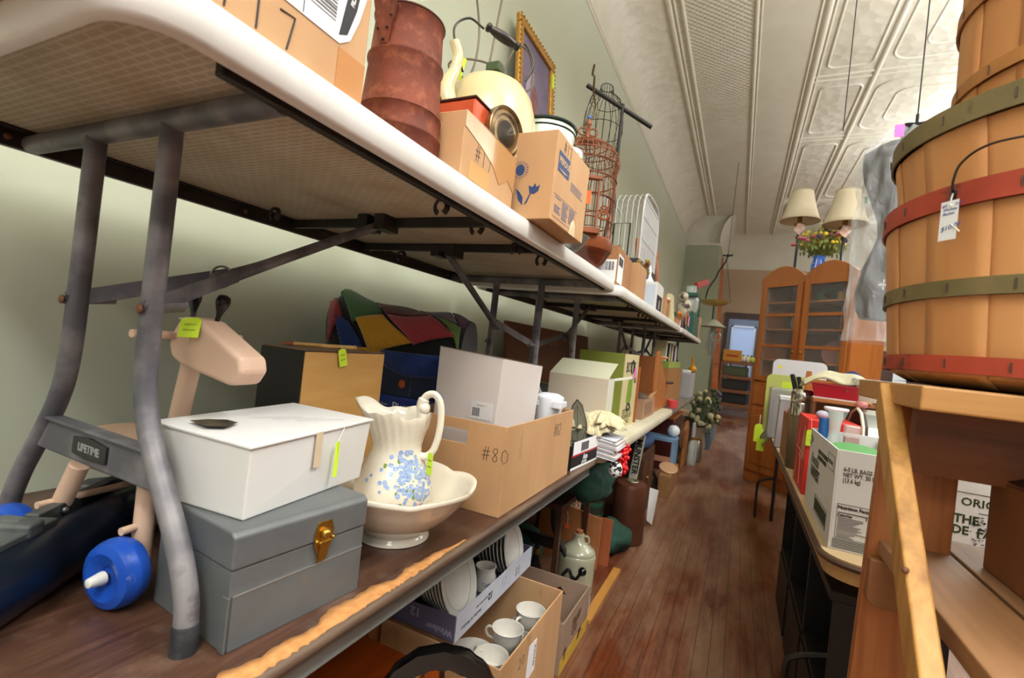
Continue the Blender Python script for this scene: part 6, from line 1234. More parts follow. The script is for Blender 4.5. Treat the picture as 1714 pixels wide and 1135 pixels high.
brn = thing('brown_paper_bag', 'brown paper bag with pink and dark items between white container and red box', 'bag', (.262, 2.55, .7405)); brn.location = (.262, 2.95, .7405); MB().box(-.015, .10, -.16, .16, 0, .24).build('bag_body', M_kraftd, brn, bevel=.006); MB().sphere((.01,-.1,.25), .03).sphere((.05,.0,.26), .035).build('bag_contents', mat('mauve_cloth', '#8a6a78', .8), brn)
spt = thing('black_handled_spatulas', 'bundle of black and wooden handled utensils behind the steel canister', 'utensils', (.26, 3.05, .985)); spt.location = (.262, 3.0, .985); b = MB(); b.bar((.06,0,-.02), (.0,.02,.20), .03, .02).bar((.08,.02,-.02), (.03,.02,.19), .024, .02); b.build('black_handles', mat('black_plastic', '#17181a', .4), spt, bevel=.004); MB().sphere((.05,-.02,.105), .035, sx=1.4, sz=.6).sphere((.09,-.02,.115), .02).build('wooden_heads', mat('rose_wood_spoon', '#b58a6a', .5, col2='#a87a94', scale=14), spt)
clr = thing('clear_plastic_organiser', 'clear grey plastic organiser behind the white container near the cabinet corner', 'organiser', (.245, 3.75, .7405)); MB().box(-.04, .16, -.08, .14, 0, .34).build('shell', mat('smoky_clear_plastic', '#9a98a0', .15, alpha=.55), clr, bevel=.01); MB().box(-.01, .0, -.07, .12, .02, .3).box(.06, .07, -.07, .12, .02, .3).build('dividers', mat('grey_lilac_plastic', '#a9a4aa', .35), clr); 
gbd = thing('lime_cutting_board', 'pale lime green board standing in front of the white board', 'board', (.19, 4.0, .7405), (R(-3), 0, 0)); MB().prism([(x, z) for x, z in rrect(0, .36, 0, .43, .04, 5)], 0, .012, None, 'XZ').build('board_face', mat('pale_lime_plastic', '#a9ad5c', .4), gbd, bevel=.002); MB().box(.1, .16, -.003, 0, .3, .38).build('bright_lime_label', mat('bright_lime', '#b6d02c', .5), gbd)
wbd = thing('white_cutting_board', 'large white board with rounded corners and small yellow sticker before the cabinet', 'board', (.232, 4.22, .7405), (R(-3), 0, 0)); MB().prism([(x, z) for x, z in rrect(0, .36, 0, .55, .045, 5)], 0, .014, None, 'XZ').build('board_face', mat('white_poly_board', '#c3c1c8', .4), wbd, bevel=.003); MB().lathe([(.014,0), (.014,.002), (.0005,.002)], (.05,0,.49), 10, M=Matrix.Rotation(PI/2, 4, 'X')).build('yellow_sticker', mat('yellow_flower_sticker', '#d9c834', .6), wbd)
gcl = thing('mint_green_cloth', 'thin mint green cloth hanging over the far table corner by the cabinet', 'cloth', (.26, 4.2, .745)); MB().grid(lambda a, b_: V((.30-.36*a, -.25+.42*b_, .006+(-.0 if a < .85 else -(a-.85)*.7)+.01*math.sin(9*b_+5*a)+.035*math.exp(-((a-.4)**2+(b_-.6)**2)*8))), 20, 14).build('cloth_sheet', mat('mint_green_cloth', '#8fa07c', .8), gcl, solid=.004); price_tag(gcl, (-.07, -.2, -.06), (90, 0, 0), .05, .09)
rk = thing('orange_wood_step_shelf', 'orange pine tiered shelf carrying the red basket', 'shelf', (.31, 2.52, .7405)); 
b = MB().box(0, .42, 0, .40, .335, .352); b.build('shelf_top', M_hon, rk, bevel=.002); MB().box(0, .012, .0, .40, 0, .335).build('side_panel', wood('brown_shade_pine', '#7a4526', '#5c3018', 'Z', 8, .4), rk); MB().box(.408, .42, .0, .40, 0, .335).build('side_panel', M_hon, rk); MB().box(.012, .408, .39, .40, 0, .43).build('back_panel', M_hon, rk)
b = MB(); [b.box(.16+.07*i, .21+.07*i, -.02, .1, .353, .36) for i in range(3)]; b.build('clothespins', mat('pale_pin_wood', '#cf9a5a', .6), rk)
MB().hexa([(0,.395,.352), (.03,.395,.352), (.03,.402,.352), (0,.402,.352)], [(.005,.395,.47), (.03,.395,.47), (.03,.402,.47), (.005,.402,.47)]).build('corner_post', M_hon, rk)
rbk = thing('red_plastic_basket', 'rectangular red plastic basket under the cream cloth', 'basket', (.315, 2.56, 1.094), -10); b = MB(); M_rp = mat('crimson_plastic', '#b01c30', .3, coat=.3)
q0 = [(0,0,0), (.165,0,0), (.165,.14,0), (0,.14,0)]; q1 = [(-.012,-.012,.062), (.177,-.012,.062), (.177,.152,.062), (-.012,.152,.062)]
b.hexa(q0, q1); b.build('basket_body', M_rp, rbk, bevel=.006); MB().tube(q1, .004, 8, True).build('rim', M_rp, rbk); MB().box(-.004, .17, -.004, .144, -.001, .004).build('white_base', M_paper, rbk)
ccl = thing('cream_tablecloth', 'folded cream cloth heaped over the red plastic basket', 'cloth', (.40, 2.63, 1.160), 0); MB().grid(lambda a, b_: V((-.13+.28*a, -.09+.18*b_, .004+.06*math.exp(-((a-.32)**2*22+(b_-.5)**2*6))+.035*math.exp(-((a-.72)**2*20+(b_-.4)**2*6))+.012*math.sin(8*a+5*b_)-.02*abs(2*a-1)**3)), 26, 16).build('cloth_fold', mat('cream_linen', '#cfc9a8', .85, col2='#dcd7bd', scale=12), ccl, solid=.012, sub=1)
MB().box(.03, .06, -.10, -.096, -.025, -.01).build('green_sticker', mat('green_print', '#3f6a3a', .6), ccl)
ncl = thing('navy_cloth', 'navy blue cloth folded behind the cream cloth', 'cloth', (.56, 3.05, 1.14)); MB().grid(lambda a, b_: V((-.09+.24*a, -.1+.2*b_, .0+.10*math.exp(-((a-.3)**2*9+(b_-.5)**2*6))-.03*a)), 16, 10).build('cloth_fold', mat('navy_cotton', '#1c1f52', .85), ncl, solid=.01)
nbx = thing('brown_support_box', 'brown box behind the tiered shelf supporting the navy cloth', 'box', (.44, 2.95, .7405)); MB().box(0, .3, 0, .25, 0, .40).build('body', M_kraftd, nbx, bevel=.003)
cbn = thing('clear_plastic_bin', 'clear plastic bin with shiny rim on the tiered shelf', 'bin', (.50, 2.45, 1.094)); cbn.location = (.475, 2.42+.11, 1.094); M_clp = mat('frosted_clear_plastic', '#c9c9c2', .12, alpha=.5, coat=.5)
b = MB(); b.hexa([(0,0,0), (.20,0,0), (.20,.15,0), (0,.15,0)], [(-.018,-.015,.10), (.22,-.015,.10), (.22,.165,.10), (-.018,.165,.10)]).build('bin_body', M_clp, cbn, bevel=.006); MB().tube([(-.018,-.015,.10), (.22,-.015,.10), (.22,.165,.10), (-.018,.165,.10)], .005, 8, True).build('rim', mat('white_plastic', '#dcdfe6', .35), cbn)
# pine step stand
M_pine = wood('yellow_pine_board', '#c39150', '#83531c', 'Z', 26, .5, c3='#b9853f', fine=60, bump=.3); M_pineO = wood('orange_pine_board', '#b97644', '#86481c', 'Z', 22, .5, c3='#ad6a38', fine=60, bump=.3); M_pineT = wood('dusty_pine_tread', '#9b7350', '#7c5534', 'Y', 9, .6)
pn_ = thing('pine_step_stand', 'home-built pine step stand carrying the bushel baskets at the right', 'step stand', (0, 0, 0))
M_top = wood('pine_cap_board', '#b8854c', '#8f602c', 'X', 8, .5)
MB().box(.205, .74, .755, 1.10, 1.162, 1.193).build('top_board', M_top, pn_, bevel=.003)
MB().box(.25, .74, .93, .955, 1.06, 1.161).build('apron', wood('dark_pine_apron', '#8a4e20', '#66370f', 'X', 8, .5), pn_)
# wide far leg
MB().hexa([(.20,1.0,0), (.322,1.0,0), (.322,1.022,0), (.20,1.022,0)], [(.228,1.0,1.16), (.330,1.0,1.16), (.330,1.022,1.16), (.228,1.022,1.16)]).build('wide_leg', M_pineO, pn_, bevel=.002)
MB().hexa([(.66,1.0,0), (.74,1.0,0), (.74,1.022,0), (.66,1.022,0)], [(.64,1.0,1.16), (.72,1.0,1.16), (.72,1.022,1.16), (.64,1.022,1.16)]).build('wide_leg', M_pineO, pn_, bevel=.002)
# slanted front rail, left and right
def rail(x0, x1):
    b = MB(); d = (.635-.885)/(1.175-.89); z0 = 0; y = lambda z: .895+(z-1.175)*(-d)*-1
    f = lambda z: .885+(1.178-z)*d
    b.hexa([(x0, f(.0)-.03, 0), (x1, f(.0)-.03, 0), (x1, f(.0)+.06, 0), (x0, f(.0)+.06, 0)], [(x0, f(1.192)-.0, 1.192), (x1, f(1.192)-.0, 1.192), (x1, f(1.15)+.05, 1.15), (x0, f(1.15)+.05, 1.15)]); return b
rail(.193, .216).build('slanted_rail', M_pine, pn_, bevel=.0025)
rail(.70, .722).build('slanted_rail', M_pine, pn_, bevel=.0025)
MB().hexa([(.237,.25,.905), (.330,.25,.905), (.330,1.0,.905), (.237,1.0,.905)], [(.237,.25,.93), (.330,.25,.93), (.330,1.065,.93), (.237,1.065,.93)]).build('tread', M_pineT, pn_, bevel=.002)
MB().box(.336, .70, .25, 1.10, .905, .930).build('tread', M_pineT, pn_, bevel=.002)
MB().prism([(.222,.835), (.222,.902), (.325,.904), (.325,.833), (.232,.825)], .976, .998, None, 'XZ').build('corner_block', wood('brown_pine_block', '#8a5a34', '#6e4424', 'X', 8, .5), pn_, bevel=.003)
MB().box(.217, .68, .30, .322, .83, .905).build('cross_rail', M_pineO, pn_)
MB().sphere((.192,.70,.98), .004).sphere((.192,.62,.86), .003).build('screws', M_rivet, pn_)
bbx = thing('brown_shelf_carton', 'dark brown open carton standing on the tread of the pine stand', 'box', (.358, .55, .9305), 0); b = MB(); b.box(0, .28, 0, .425, 0, .003).box(0, .004, 0, .425, 0, .135).box(.276, .28, 0, .425, 0, .145).box(0, .28, .421, .425, 0, .14).box(0, .28, 0, .004, 0, .135); b.build('body', mat('dark_brown_card', '#7c4a26', .75, col2='#86522c', scale=6), bbx, bevel=.0015)
MB().hexa([(0,0,.135), (.003,0,.135), (.003,.425,.14), (0,.425,.14)], [(.06,0,.155), (.063,0,.155), (.063,.40,.165), (.06,.40,.165)]).build('bent_flap', mat('dark_card_flap', '#3c2414', .8), bbx)
# bushel baskets
def veneer_mat(name, c1, c2, c3):
    return mat(name, c1, .55, col2=c2, scale=9, stretch=(1,1,.12), bump=.12, bscale=90, spots=c3, spot_scale=9, spot_lo=.68, spot_hi=.78)
M_bask = veneer_mat('peach_veneer', '#b87c48', '#cf9762', '#86592f')
M_redh = mat('red_stained_hoop', '#a8402a', .55, col2='#94351f', scale=14, spots='#6a2b1c', spot_scale=20); M_grh = mat('green_stained_hoop', '#665a38', .6, col2='#746540', scale=14, spots='#3c3e24', spot_scale=18); M_plh = mat('plain_hoop', '#a8713a', .6, col2='#96622e', scale=16)
def basket(name, label, c, r0, r1, h, bands, n=22, phase=0, handle=False, base=True, floor_z=.0):
    o = thing(name, label, 'basket', c); random.seed(len(label))
    for k in range(n):
        a0 = 2*PI*k/n+phase; a1 = a0+2*PI/n*1.12; off = .0016 if k % 2 else 0
        prof = ([(r0*.55, .0), (r0*.86, .004), (r0*.965, .016), (r0, .034)] if base else [(r0, 0)])+[(r0+(r1-r0)*t/8, .034*(1 if base else 0)+(h-.034*(1 if base else 0))*t/8) for t in range(1, 9)]
        b = MB(); b.capped = False; m_ = 5; vs = []
        for (r, z) in prof:
            for i in range(m_+1):
                a = a0+(a1-a0)*i/m_; vs.append(((r+off)*math.cos(a), (r+off)*math.sin(a), z))
        b.add(vs, [(j*(m_+1)+i, j*(m_+1)+i+1, (j+1)*(m_+1)+i+1, (j+1)*(m_+1)+i) for j in range(len(prof)-1) for i in range(m_)], True)
        b.build('stave', M_bask, o, solid=.0018)
    for z, w, m_, t in bands:
        r = r0+(r1-r0)*max(0, (z-.034))/(h-.034); rr = r+.0035
        s_ = MB(); s_.lathe([(rr, z-w/2), (rr+t, z-w/2), (rr+t, z+w/2), (rr, z+w/2), (rr, z-w/2)], (0,0,0), 72); s_.capped = False; s_.build('hoop', m_, o, sharp=30)
    st_ = MB()
    for z, w, m_, t in bands:
        r = r0+(r1-r0)*max(0, (z-.034))/(h-.034)+.0035+t
        for k in range(n): a = 2*PI*(k+.5)/n+phase; st_.tube([(r*math.cos(a)*1.002, r*math.sin(a)*1.002, z-.006), (r*math.cos(a)*1.006, r*math.sin(a)*1.006, z+.006)], .0011, 5)
    st_.build('staples', mat('steel_staple', '#6a5f58', .4, .8), o)
    return o
BX, BY = .42, .92
k_a = basket('bushel_basket', 'large bushel basket with red and green hoops on the pine stand', (BX, BY, 1.194), .209, .2285, .262, ((.030,.022,M_redh,.003), (.128,.022,M_grh,.003), (.246,.030,M_redh,.003)), 20, .1)
MB().lathe([(.2,.003), (.0005,.003)], (0,0,0), 40).build('base_board', M_bask, k_a)
MB().tube(spline([(-.199,-.142,.247), (-.200,-.146,.262), (-.196,-.152,.28), (-.182,-.170,.292), (-.155,-.195,.292), (-.07,-.235,.288), (0.03,-.245,.284)], 8), .0014, 6).torus((-.197,-.143,.243), .006, .0016, 14, 6, M=Matrix.Rotation(PI/2, 4, 'Y')).build('wire_handle', M_bw, k_a)
tg = thing('price_card', 'white handwritten price card tied to the wire handle of the bushel basket', 'tag', (.2195, .7735, 1.4325), (0, 0, R(-55)))
MB().box(-.0105, .0105, -.001, -.0004, -.054, -.004).build('card', mat('ivory_card', '#dcdde2', .6), tg); MB().tube([(0,.002,.006), (0,-.001,-.008), (.004,-.002,-.012)], .0008, 5).tube([(.004,-.001,-.035), (.0145,-.001,-.046)], .0008, 5).build('tag_string', M_string, tg)
M_bi = mat('blue_ink', '#3c4f8a', .6)
text('#3      7567\n Wichita\n Basket', .0052, M_bi, tg, (-.0092, -.0011, -.0115), NEAR, shear=.3); text('$10.00', .0085, M_bi, tg, (-.0085, -.0011, -.043), (90, -12, 0), shear=.4)
k_b = basket('bushel_basket', 'second basket with grey-green rim hoop nested in the large one', (BX, BY, 1.262), .188, .2265, .302, ((.288,.030,M_grh,.003),), 18, .3)
k_c = basket('bushel_basket', 'uppermost basket with plain brown hoops nested in the second basket', (BX+.004, BY, 1.47), .160, .168, .56, ((.165,.020,M_plh,.003), (.288,.024,M_plh,.003), (.45,.02,M_plh,.003)), 16, .2)
# ================================================================ HUTCH, LAMPS, DRESS FORM, BACK OF THE SHOP
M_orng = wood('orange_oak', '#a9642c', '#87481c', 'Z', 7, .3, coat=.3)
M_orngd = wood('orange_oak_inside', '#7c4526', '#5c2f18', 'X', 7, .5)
hu = thing('china_hutch', 'orange oak china hutch with twin arched glass doors beside the aisle', 'cabinet', (.14, 5.83, 0), -45)
Wd, Dp = 1.03, .42
b = MB().box(0, Wd, 0, Dp, 0, .08).box(0, .02, 0, Dp, .08, 1.06).box(Wd-.02, Wd, 0, Dp, .08, 1.06).box(0, Wd, 0, Dp, 1.04, 1.06).box(.02, Wd-.02, .0, .02, .08, 1.04); b.build('lower_case', M_orng, hu, bevel=.003)
for i in (0, 1): d = MB().box(.04+.49*i, .49+.49*i, -.018, 0, .12, .78).build('lower_door', M_orng, hu, bevel=.004); MB().box(.09+.49*i, .44+.49*i, -.024, -.018, .2, .70).build('panel', M_orng, d, bevel=.004)
for i in (0, 1): d = MB().box(.04+.49*i, .49+.49*i, -.018, 0, .82, 1.02).build('drawer', M_orng, hu, bevel=.004); MB().sphere((.265+.49*i, -.03, .92), .016).build('knob', M_brass, d)
b = MB().box(0, .03, .0, Dp, 1.06, 2.14).box(Wd-.03, Wd, .0, Dp, 1.06, 2.14).box(.5, .53, .0, .03, 1.06, 2.14); b.build('upper_case', M_orng, hu, bevel=.002)
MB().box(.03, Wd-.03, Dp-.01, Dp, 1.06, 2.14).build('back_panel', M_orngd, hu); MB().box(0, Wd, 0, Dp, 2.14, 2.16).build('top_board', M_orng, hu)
for x0, x1 in ((.0, .515), (.515, 1.03)):
    n_ = 20; pts = [(x0, 2.10), (x1, 2.10), (x1, 2.165)]+[(x1-(x1-x0)*i/n_, 2.165+.12*math.sin(PI*i/n_)**.9) for i in range(1, n_)]+[(x0, 2.165)]
    MB().prism(pts, -.012, .02, None, 'XZ').build('arched_crest', M_orng, hu, bevel=.004)
M_gls = mat('cabinet_glass', '#cfd6d6', .04, alpha=.07, spec=.6)
for x0, x1 in ((.03, .50), (.53, 1.0)):
    d = MB().box(x0, x0+.055, -.018, 0, 1.08, 2.12).box(x1-.055, x1, -.018, 0, 1.08, 2.12).box(x0+.055, x1-.055, -.018, 0, 1.08, 1.13).box(x0+.055, x1-.055, -.018, 0, 2.07, 2.12)
    d = d.box(x0+.055, x1-.055, -.016, 0, 1.44, 1.47).box(x0+.055, x1-.055, -.016, 0, 1.76, 1.79).build('glass_door', M_orng, hu, bevel=.002)
    MB().box(x0+.05, x1-.05, -.008, -.006, 1.12, 2.08).build('glass_pane', M_gls, d); MB().sphere((x1-.03 if x0 < .1 else x0+.03, -.03, 1.4), .012).build('knob', M_brass, d)
for z in (1.30, 1.62, 1.90): MB().box(.03, Wd-.03, .02, Dp-.01, z, z+.014).build('shelf', M_orng, hu)
MB().box(.055, .07, .03, .04, 1.08, 2.1).build('shelf_strip', mat('pale_metal_strip', '#b5b5ad', .4, .5), hu); MB().box(.62, .635, Dp-.03, Dp-.02, 1.08, 2.1).build('shelf_strip', mat('pale_metal_strip', '#b5b5ad', .4, .5), hu)
MB().box(-.05, -.046, .0, .08, .5, .6) if False else None
ca, sa = math.cos(R(-45)), math.sin(R(-45))
def hx(x, y): return (.14+x*ca-y*sa, 5.83+x*sa+y*ca)
for i, (x, z, c, lb_) in enumerate(((.76, 1.915, '#c9a868', 'yellow patterned mug on the upper shelf in the hutch'), (.86, 1.915, '#c9bfae', 'cream mug right of the yellow mug in the hutch'), (.95, 1.915, '#b8404a', 'red mug at the right end of the upper hutch shelf'))):
    q = thing('shelf_mug', lb_, 'mug', (*hx(x, .2), z)); MB().lathe([(.038,0), (.042,.01), (.042,.1), (.038,.1), (.0005,.01)], (0,0,0), 20).build('mug_body', mat('mugcol'+str(i), c, .4), q); MB().torus((.045,0,.05), .022, .005, 14, 6, M=Matrix.Rotation(PI/2, 4, 'X')).build('handle', mat('mugcol'+str(i), c, .4), q)
for i, (x, z, r, c, lb_) in enumerate(((.25, 1.634, .10, '#a8938a', 'grey pink plate standing behind the left hutch glass'), (.66, 1.314, .12, '#b8766a', 'round pink plate behind the lower right hutch glass'), (.8, 1.634, .09, '#6a5c40', 'dark pewter plate on the middle hutch shelf'))):
    q = thing('display_plate', lb_, 'plate', (*hx(x, .3), z+r)); q.rotation_euler = (R(80), 0, R(-45)); MB().lathe([(.0005,0), (r*.6,0), (r,.015), (r,.019), (r*.6,.005), (.0005,.005)], (0,0,0), 28).build('plate_body', mat('dplate'+str(i), c, .4), q)
for i, (x, c, lb_) in enumerate(((.62,'#4c5a2a','green wreath bowl on the top hutch shelf'), (.84,'#d8c23c','yellow boxed item low in the right side of the hutch'))):
    q = thing(['wreath_bowl','boxed_candle'][i], lb_, ['bowl','box'][i], (*hx(x, .2), 1.915 if i == 0 else 1.314)); (MB().torus((0,0,.07), .07, .03, 20, 8, M=Matrix.Rotation(1.2, 4, 'X')) if i == 0 else MB().box(-.06,.06,-.04,.04,0,.12)).build('item_body', mat('hitem'+str(i), c, .6), q)
# lamps
def lamp(label, x, y, z0, zb, zt, rb, rt, gr):
    t = thing('table_lamp', label, 'lamp', (x, y, z0), 0, gr); H = zb-z0
    MB().lathe([(.07,0), (.075,.01), (.04,.03), (.025,.05), (.018,.08), (.028,.10), (.016,.12), (.014,.3*H/.45), (.024,H*.72), (.014,H*.76), (.012,H*.9), (.0005,H*.9)], (0,0,0), 28).build('lamp_base', mat('pewter_black_lamp', '#4a4c50', .3, .5), t)
    MB().lathe([(.028,H*.9), (.05,H*.93), (.05,H*.95), (.022,H*.97), (.022,H*1.12), (.0005,H*1.12)], (0,0,0), 20).build('socket', mat('brass_socket', '#8f7a3c', .4, .7), t)
    o = MB(); n_ = 8; pr = [(rb+(rt-rb)*(i/n_)**.75, H+(zt-zb)*i/n_) for i in range(n_+1)]; o.capped = False; o.lathe(pr, (0,0,0), 40); o.build('lamp_shade', mat('cream_pleated_shade', '#d2c5ab', .7, trans=.0, emit=.0), t, solid=.003)
    MB().torus((0,0,H), rb, .005, 40, 6).torus((0,0,H+zt-zb), rt, .005, 32, 6).build('shade_trim', mat('shade_trim_cream', '#c9bb9e', .7), t)
    MB().prism([(-.05,-.02), (.0,-.07), (.05,-.01), (.04,.04), (-.02,.05)], -.05, -.046, Matrix(((1,0,0,0),(0,0,1,0),(0,1,0,H*.86),(0,0,0,1))), 'XY').build('pink_white_tag', mat('pinkish_tag', '#d9a48f', .7, col2='#e8ddd8', scale=30), t)
    return t
l1 = lamp('left cream shaded table lamp on top of the hutch', .42, 5.76, 2.162, 2.79, 3.10, .188, .098, None)
l2 = lamp('right cream shaded table lamp on top of the hutch, partly behind the plastic bag', .765, 5.36, 2.162, 2.64, 2.96, .185, .098, None)
MB().box(.10, .13, -.15, -.147, .63, .69).build('green_sticker', mat('green_print', '#3f6a3a', .6), l2)
vz = thing('blue_glass_vase', 'cobalt blue glass vase holding yellow and pink silk flowers on the hutch', 'vase', (.60, 5.50, 2.162))
MB().lathe([(.045,0), (.06,.02), (.065,.10), (.045,.17), (.055,.2)], (0,0,0), 24, fn=lambda r, z, a: (r*(1+.06*math.sin(8*a)), z)).build('vase_body', mat('cobalt_glass', '#2c5fc0', .12, coat=.5, col2='#7fa3dc', scale=30, lo=.55, hi=.7), vz, solid=.004)
fwr = thing('silk_bouquet', 'bouquet of small yellow, pink and purple silk flowers in the blue vase', 'flowers', (.60, 5.50, 2.20)); random.seed(14)
g = MB(); fy = MB(); fp_ = MB(); fu = MB()
for i in range(150):
    a = rnd(0, 6.28); t = rnd(.1, 1); r = .24*t; h = .22+.24*rnd(.2, 1)*(1.15-t*.6); p = V((r*math.cos(a), r*math.sin(a), h)); g.tube([(0,0,.12), p*.6+V((0,0,.08)), p], .0025, 4)
    for k in range(3): q = p*.75+V((rnd(-.04,.04), rnd(-.04,.04), rnd(-.03,.05))); g.add([q, q+V((.012,0,.03)), q+V((0,.01,.05)), q+V((-.012,0,.03))], [(0,1,2,3)])
    if i % 3 == 0: fy.sphere(p, rnd(.012,.022), 7, 5)
    elif i % 7 == 1: fp_.sphere(p*1.1, rnd(.018,.032), 7, 5, sz=.6)
    elif i % 11 == 2: fu.sphere(p*1.12, rnd(.016,.026), 7, 5)
g.build('green_stems', mat('moss_green_stem', '#7d8442', .7), fwr); fy.build('yellow_blooms', mat('yellow_silk', '#dcc13c', .6), fwr); fp_.build('pink_blooms', mat('pink_silk', '#c9667a', .6), fwr); fu.build('purple_blooms', mat('purple_silk', '#4a3f66', .6), fwr)
tgh = thing('yellow_price_tag', 'bright yellow price tag hanging on the lower corner of the hutch', 'tag', (*hx(-.01, -.02), .52), (0, 0, R(-45))); MB().prism([(0,0), (.09,0), (.09,.17), (.02,.17), (0,.15)], -.004, 0, None, 'XZ').build('tag_card', M_neon, tgh); MB().tube([(.04,0,.17), (.04,0,.26)], .003, 5).build('tag_string', M_string, tgh)
tgh.location = (.185, 5.2, .50); tgh.rotation_euler = (0, 0, 0)
bpl = MB()
# dress form in plastic
dfm = thing('grey_dress_form', 'charcoal cloth dress form hung inside the clear plastic bag', 'dress form', (.515, 2.25, 1.43))
dfm.scale = (.93, .8, 1)
M_ch = mat('charcoal_cloth', '#08080a', .95, col2='#101014', scale=8, bump=.3, bscale=40)
b = MB(); prof = [(.0005,.0), (.125,.0), (.14,.03), (.15,.10), (.135,.19), (.105,.27), (.092,.32), (.10,.38), (.13,.46), (.155,.53), (.17,.60), (.165,.645), (.12,.675), (.06,.69), (.05,.70), (.048,.75), (.0005,.752)]
b.lathe(prof, (0,0,0), 40, sy=.62, fn=lambda r, z, a: (r*(1+(.12*max(0, math.cos(a+PI/2))**4 if .42 < z < .6 else 0)), z)).build('torso', M_ch, dfm, disp=(.012,.06))
b = MB(); 
for x, z in ((-.045,.49), (-.075,.12), (-.06,.33)): b.box(x-.016, x+.016, -.115, -.112, z-.003, z+.003).box(x-.002, x+.002, -.115, -.112, z-.02, z+.02)
b.build('cross_stitches', mat('pale_stitch', '#b9b6ac', .7), dfm)
pbg = thing('clear_garment_bag', 'clear crinkled plastic bag with pink tag covering the dress form', 'bag', (.522, 2.25, 1.34))
def bagf(a, b_):
    th_ = a*2*PI; z = b_; w = .168+.003*math.sin(7*b_*PI+3); d = .13
    if b_ > .86: k = (b_-.86)/.14; w *= 1-.55*k**1.6; d *= 1-.8*k**1.3
    cr = .006*math.sin(11*th_+9*b_)+.005*math.sin(17*th_-23*b_)
    return V(((w+cr)*math.cos(th_)*(1 if abs(math.cos(th_)) < .99 else 1), (d+cr)*math.sin(th_), .83*z+.0))
o = MB().grid(bagf, 90, 40); m_, nt, bb_ = _nt('crinkled_clear_film')
bb_.inputs['Base Color'].default_value = srgb('#e4e6ea'); bb_.inputs['Roughness'].default_value = .25; bb_.inputs['Alpha'].default_value = .25; bb_.inputs['Specular IOR Level'].default_value = .5; bb_.inputs['Coat Weight'].default_value = .15
bumpit(nt, bb_, noise(nt, coords(nt, (1,1,.5)), 16, 5, .6, 1.2), 1.0, .02)
o.build('bag_film', m_, pbg, disp=(.012, .05)); MB().box(-.098, -.070, -.126, -.123, .745, .79).build('pink_tag', M_pinktag, pbg)
dfm_h = MB().tube([(.0,0,.75), (0,0,.79)], .006, 8).build('hanger_hook', M_bw, dfm)
for i, (x, y, z0, z1, lb_) in enumerate(((.325, 2.6, 2.33, 4.53, 'thin ceiling wire hanging left above the dress form bag'), (.515, 2.25, 2.20, 4.53, 'thin ceiling wire holding the dress form bag'))):
    q = thing('ceiling_wire', lb_, 'wire', (x, y, 0)); MB().tube([(0,0,z0), (0,0,z1)], .0022, 6).build('wire_strand', M_bw, q); MB().lathe([(.012,z1-.01), (.012,z1), (.0005,z1)], (0,0,0), 12).build('ceiling_eyelet', M_bw, q)
# wooden shelf rack at the doorway
sr = thing('wooden_shelf_rack', 'brown wooden shelf rack standing in front of the far doorway', 'shelf', (-.42, 12.9, 0)); M_rk = wood('brown_rack_wood', '#86502c', '#64381c', 'X', 6, .5)
for x in (0, .70): MB().box(x, x+.05, 0, .05, 0, 1.30).box(x, x+.05, .35, .40, 0, 1.30).build('post', M_rk, sr)
for z in (.22, .56, .90, 1.25): MB().box(.05, .70, 0, .40, z, z+.07).build('shelf_board', M_rk, sr)
for i, (z, c, lb_) in enumerate(((.64, '#23201f', 'dark objects filling the second shelf of the far rack'), (.98, '#4c5238', 'olive green cases on the third shelf of the far rack'), (.30, '#1c1a1a', 'black crate on the lowest shelf of the far rack'))):
    q = thing('shelf_crate', lb_, 'crate', (-.34, 12.98, z)); MB().box(0, .55, 0, .26, 0, .22).build('crate_body', mat('crate'+str(i), c, .6), q, bevel=.01); MB().box(.05, .5, -.004, 0, .05, .17).build('crate_front', mat('cratef'+str(i), c, .5), q)
obx = thing('orange_printed_box', 'orange yellow box with red print on top of the far rack', 'box', (-.40, 12.95, 1.3205)); MB().box(0, .42, 0, .3, 0, .28).build('body', mat('amber_box', '#c98a2c', .6), obx, bevel=.01); decal('near', 0, [rect(.08, .34, .11, .16)], 'red_print', mat('red_box_print', '#b03a1c', .6), obx)
for i, (x, c) in enumerate(((.12, '#d8d3c0'), (.22, '#e0dcc8'), (.30, '#b8c24a'))):
    q = thing('white_ornament_ball', ['white round ornament on the far rack nearest the orange box', 'white round ornament in the middle on the far rack', 'lime ornament at the right end of the far rack'][i], 'ornament', (x-.06, 13.05, 1.3205)); MB().sphere((0,0,.085), .085, 16, 10).build('ball', mat('ballc'+str(i), c, .5), q); MB().lathe([(.03,.16), (.02,.19), (.0005,.19)], (0,0,0), 12).build('cap', M_bw, q)
tv = thing('window_fan', 'dark framed window air unit below the back room window', 'appliance', (-.2, 17.0, 1.05)); MB().box(-.1, .42, 0, .2, 0, .42).build('case', mat('dark_unit', '#2a2e36', .5), tv, bevel=.01); MB().box(-.04, .36, -.01, 0, .16, .34).build('grille', mat('pale_blue_grille', '#8f9db2', .5), tv); MB().box(-.14, .46, 0, .2, -1.05, 0).build('stand', M_dkwood, tv)
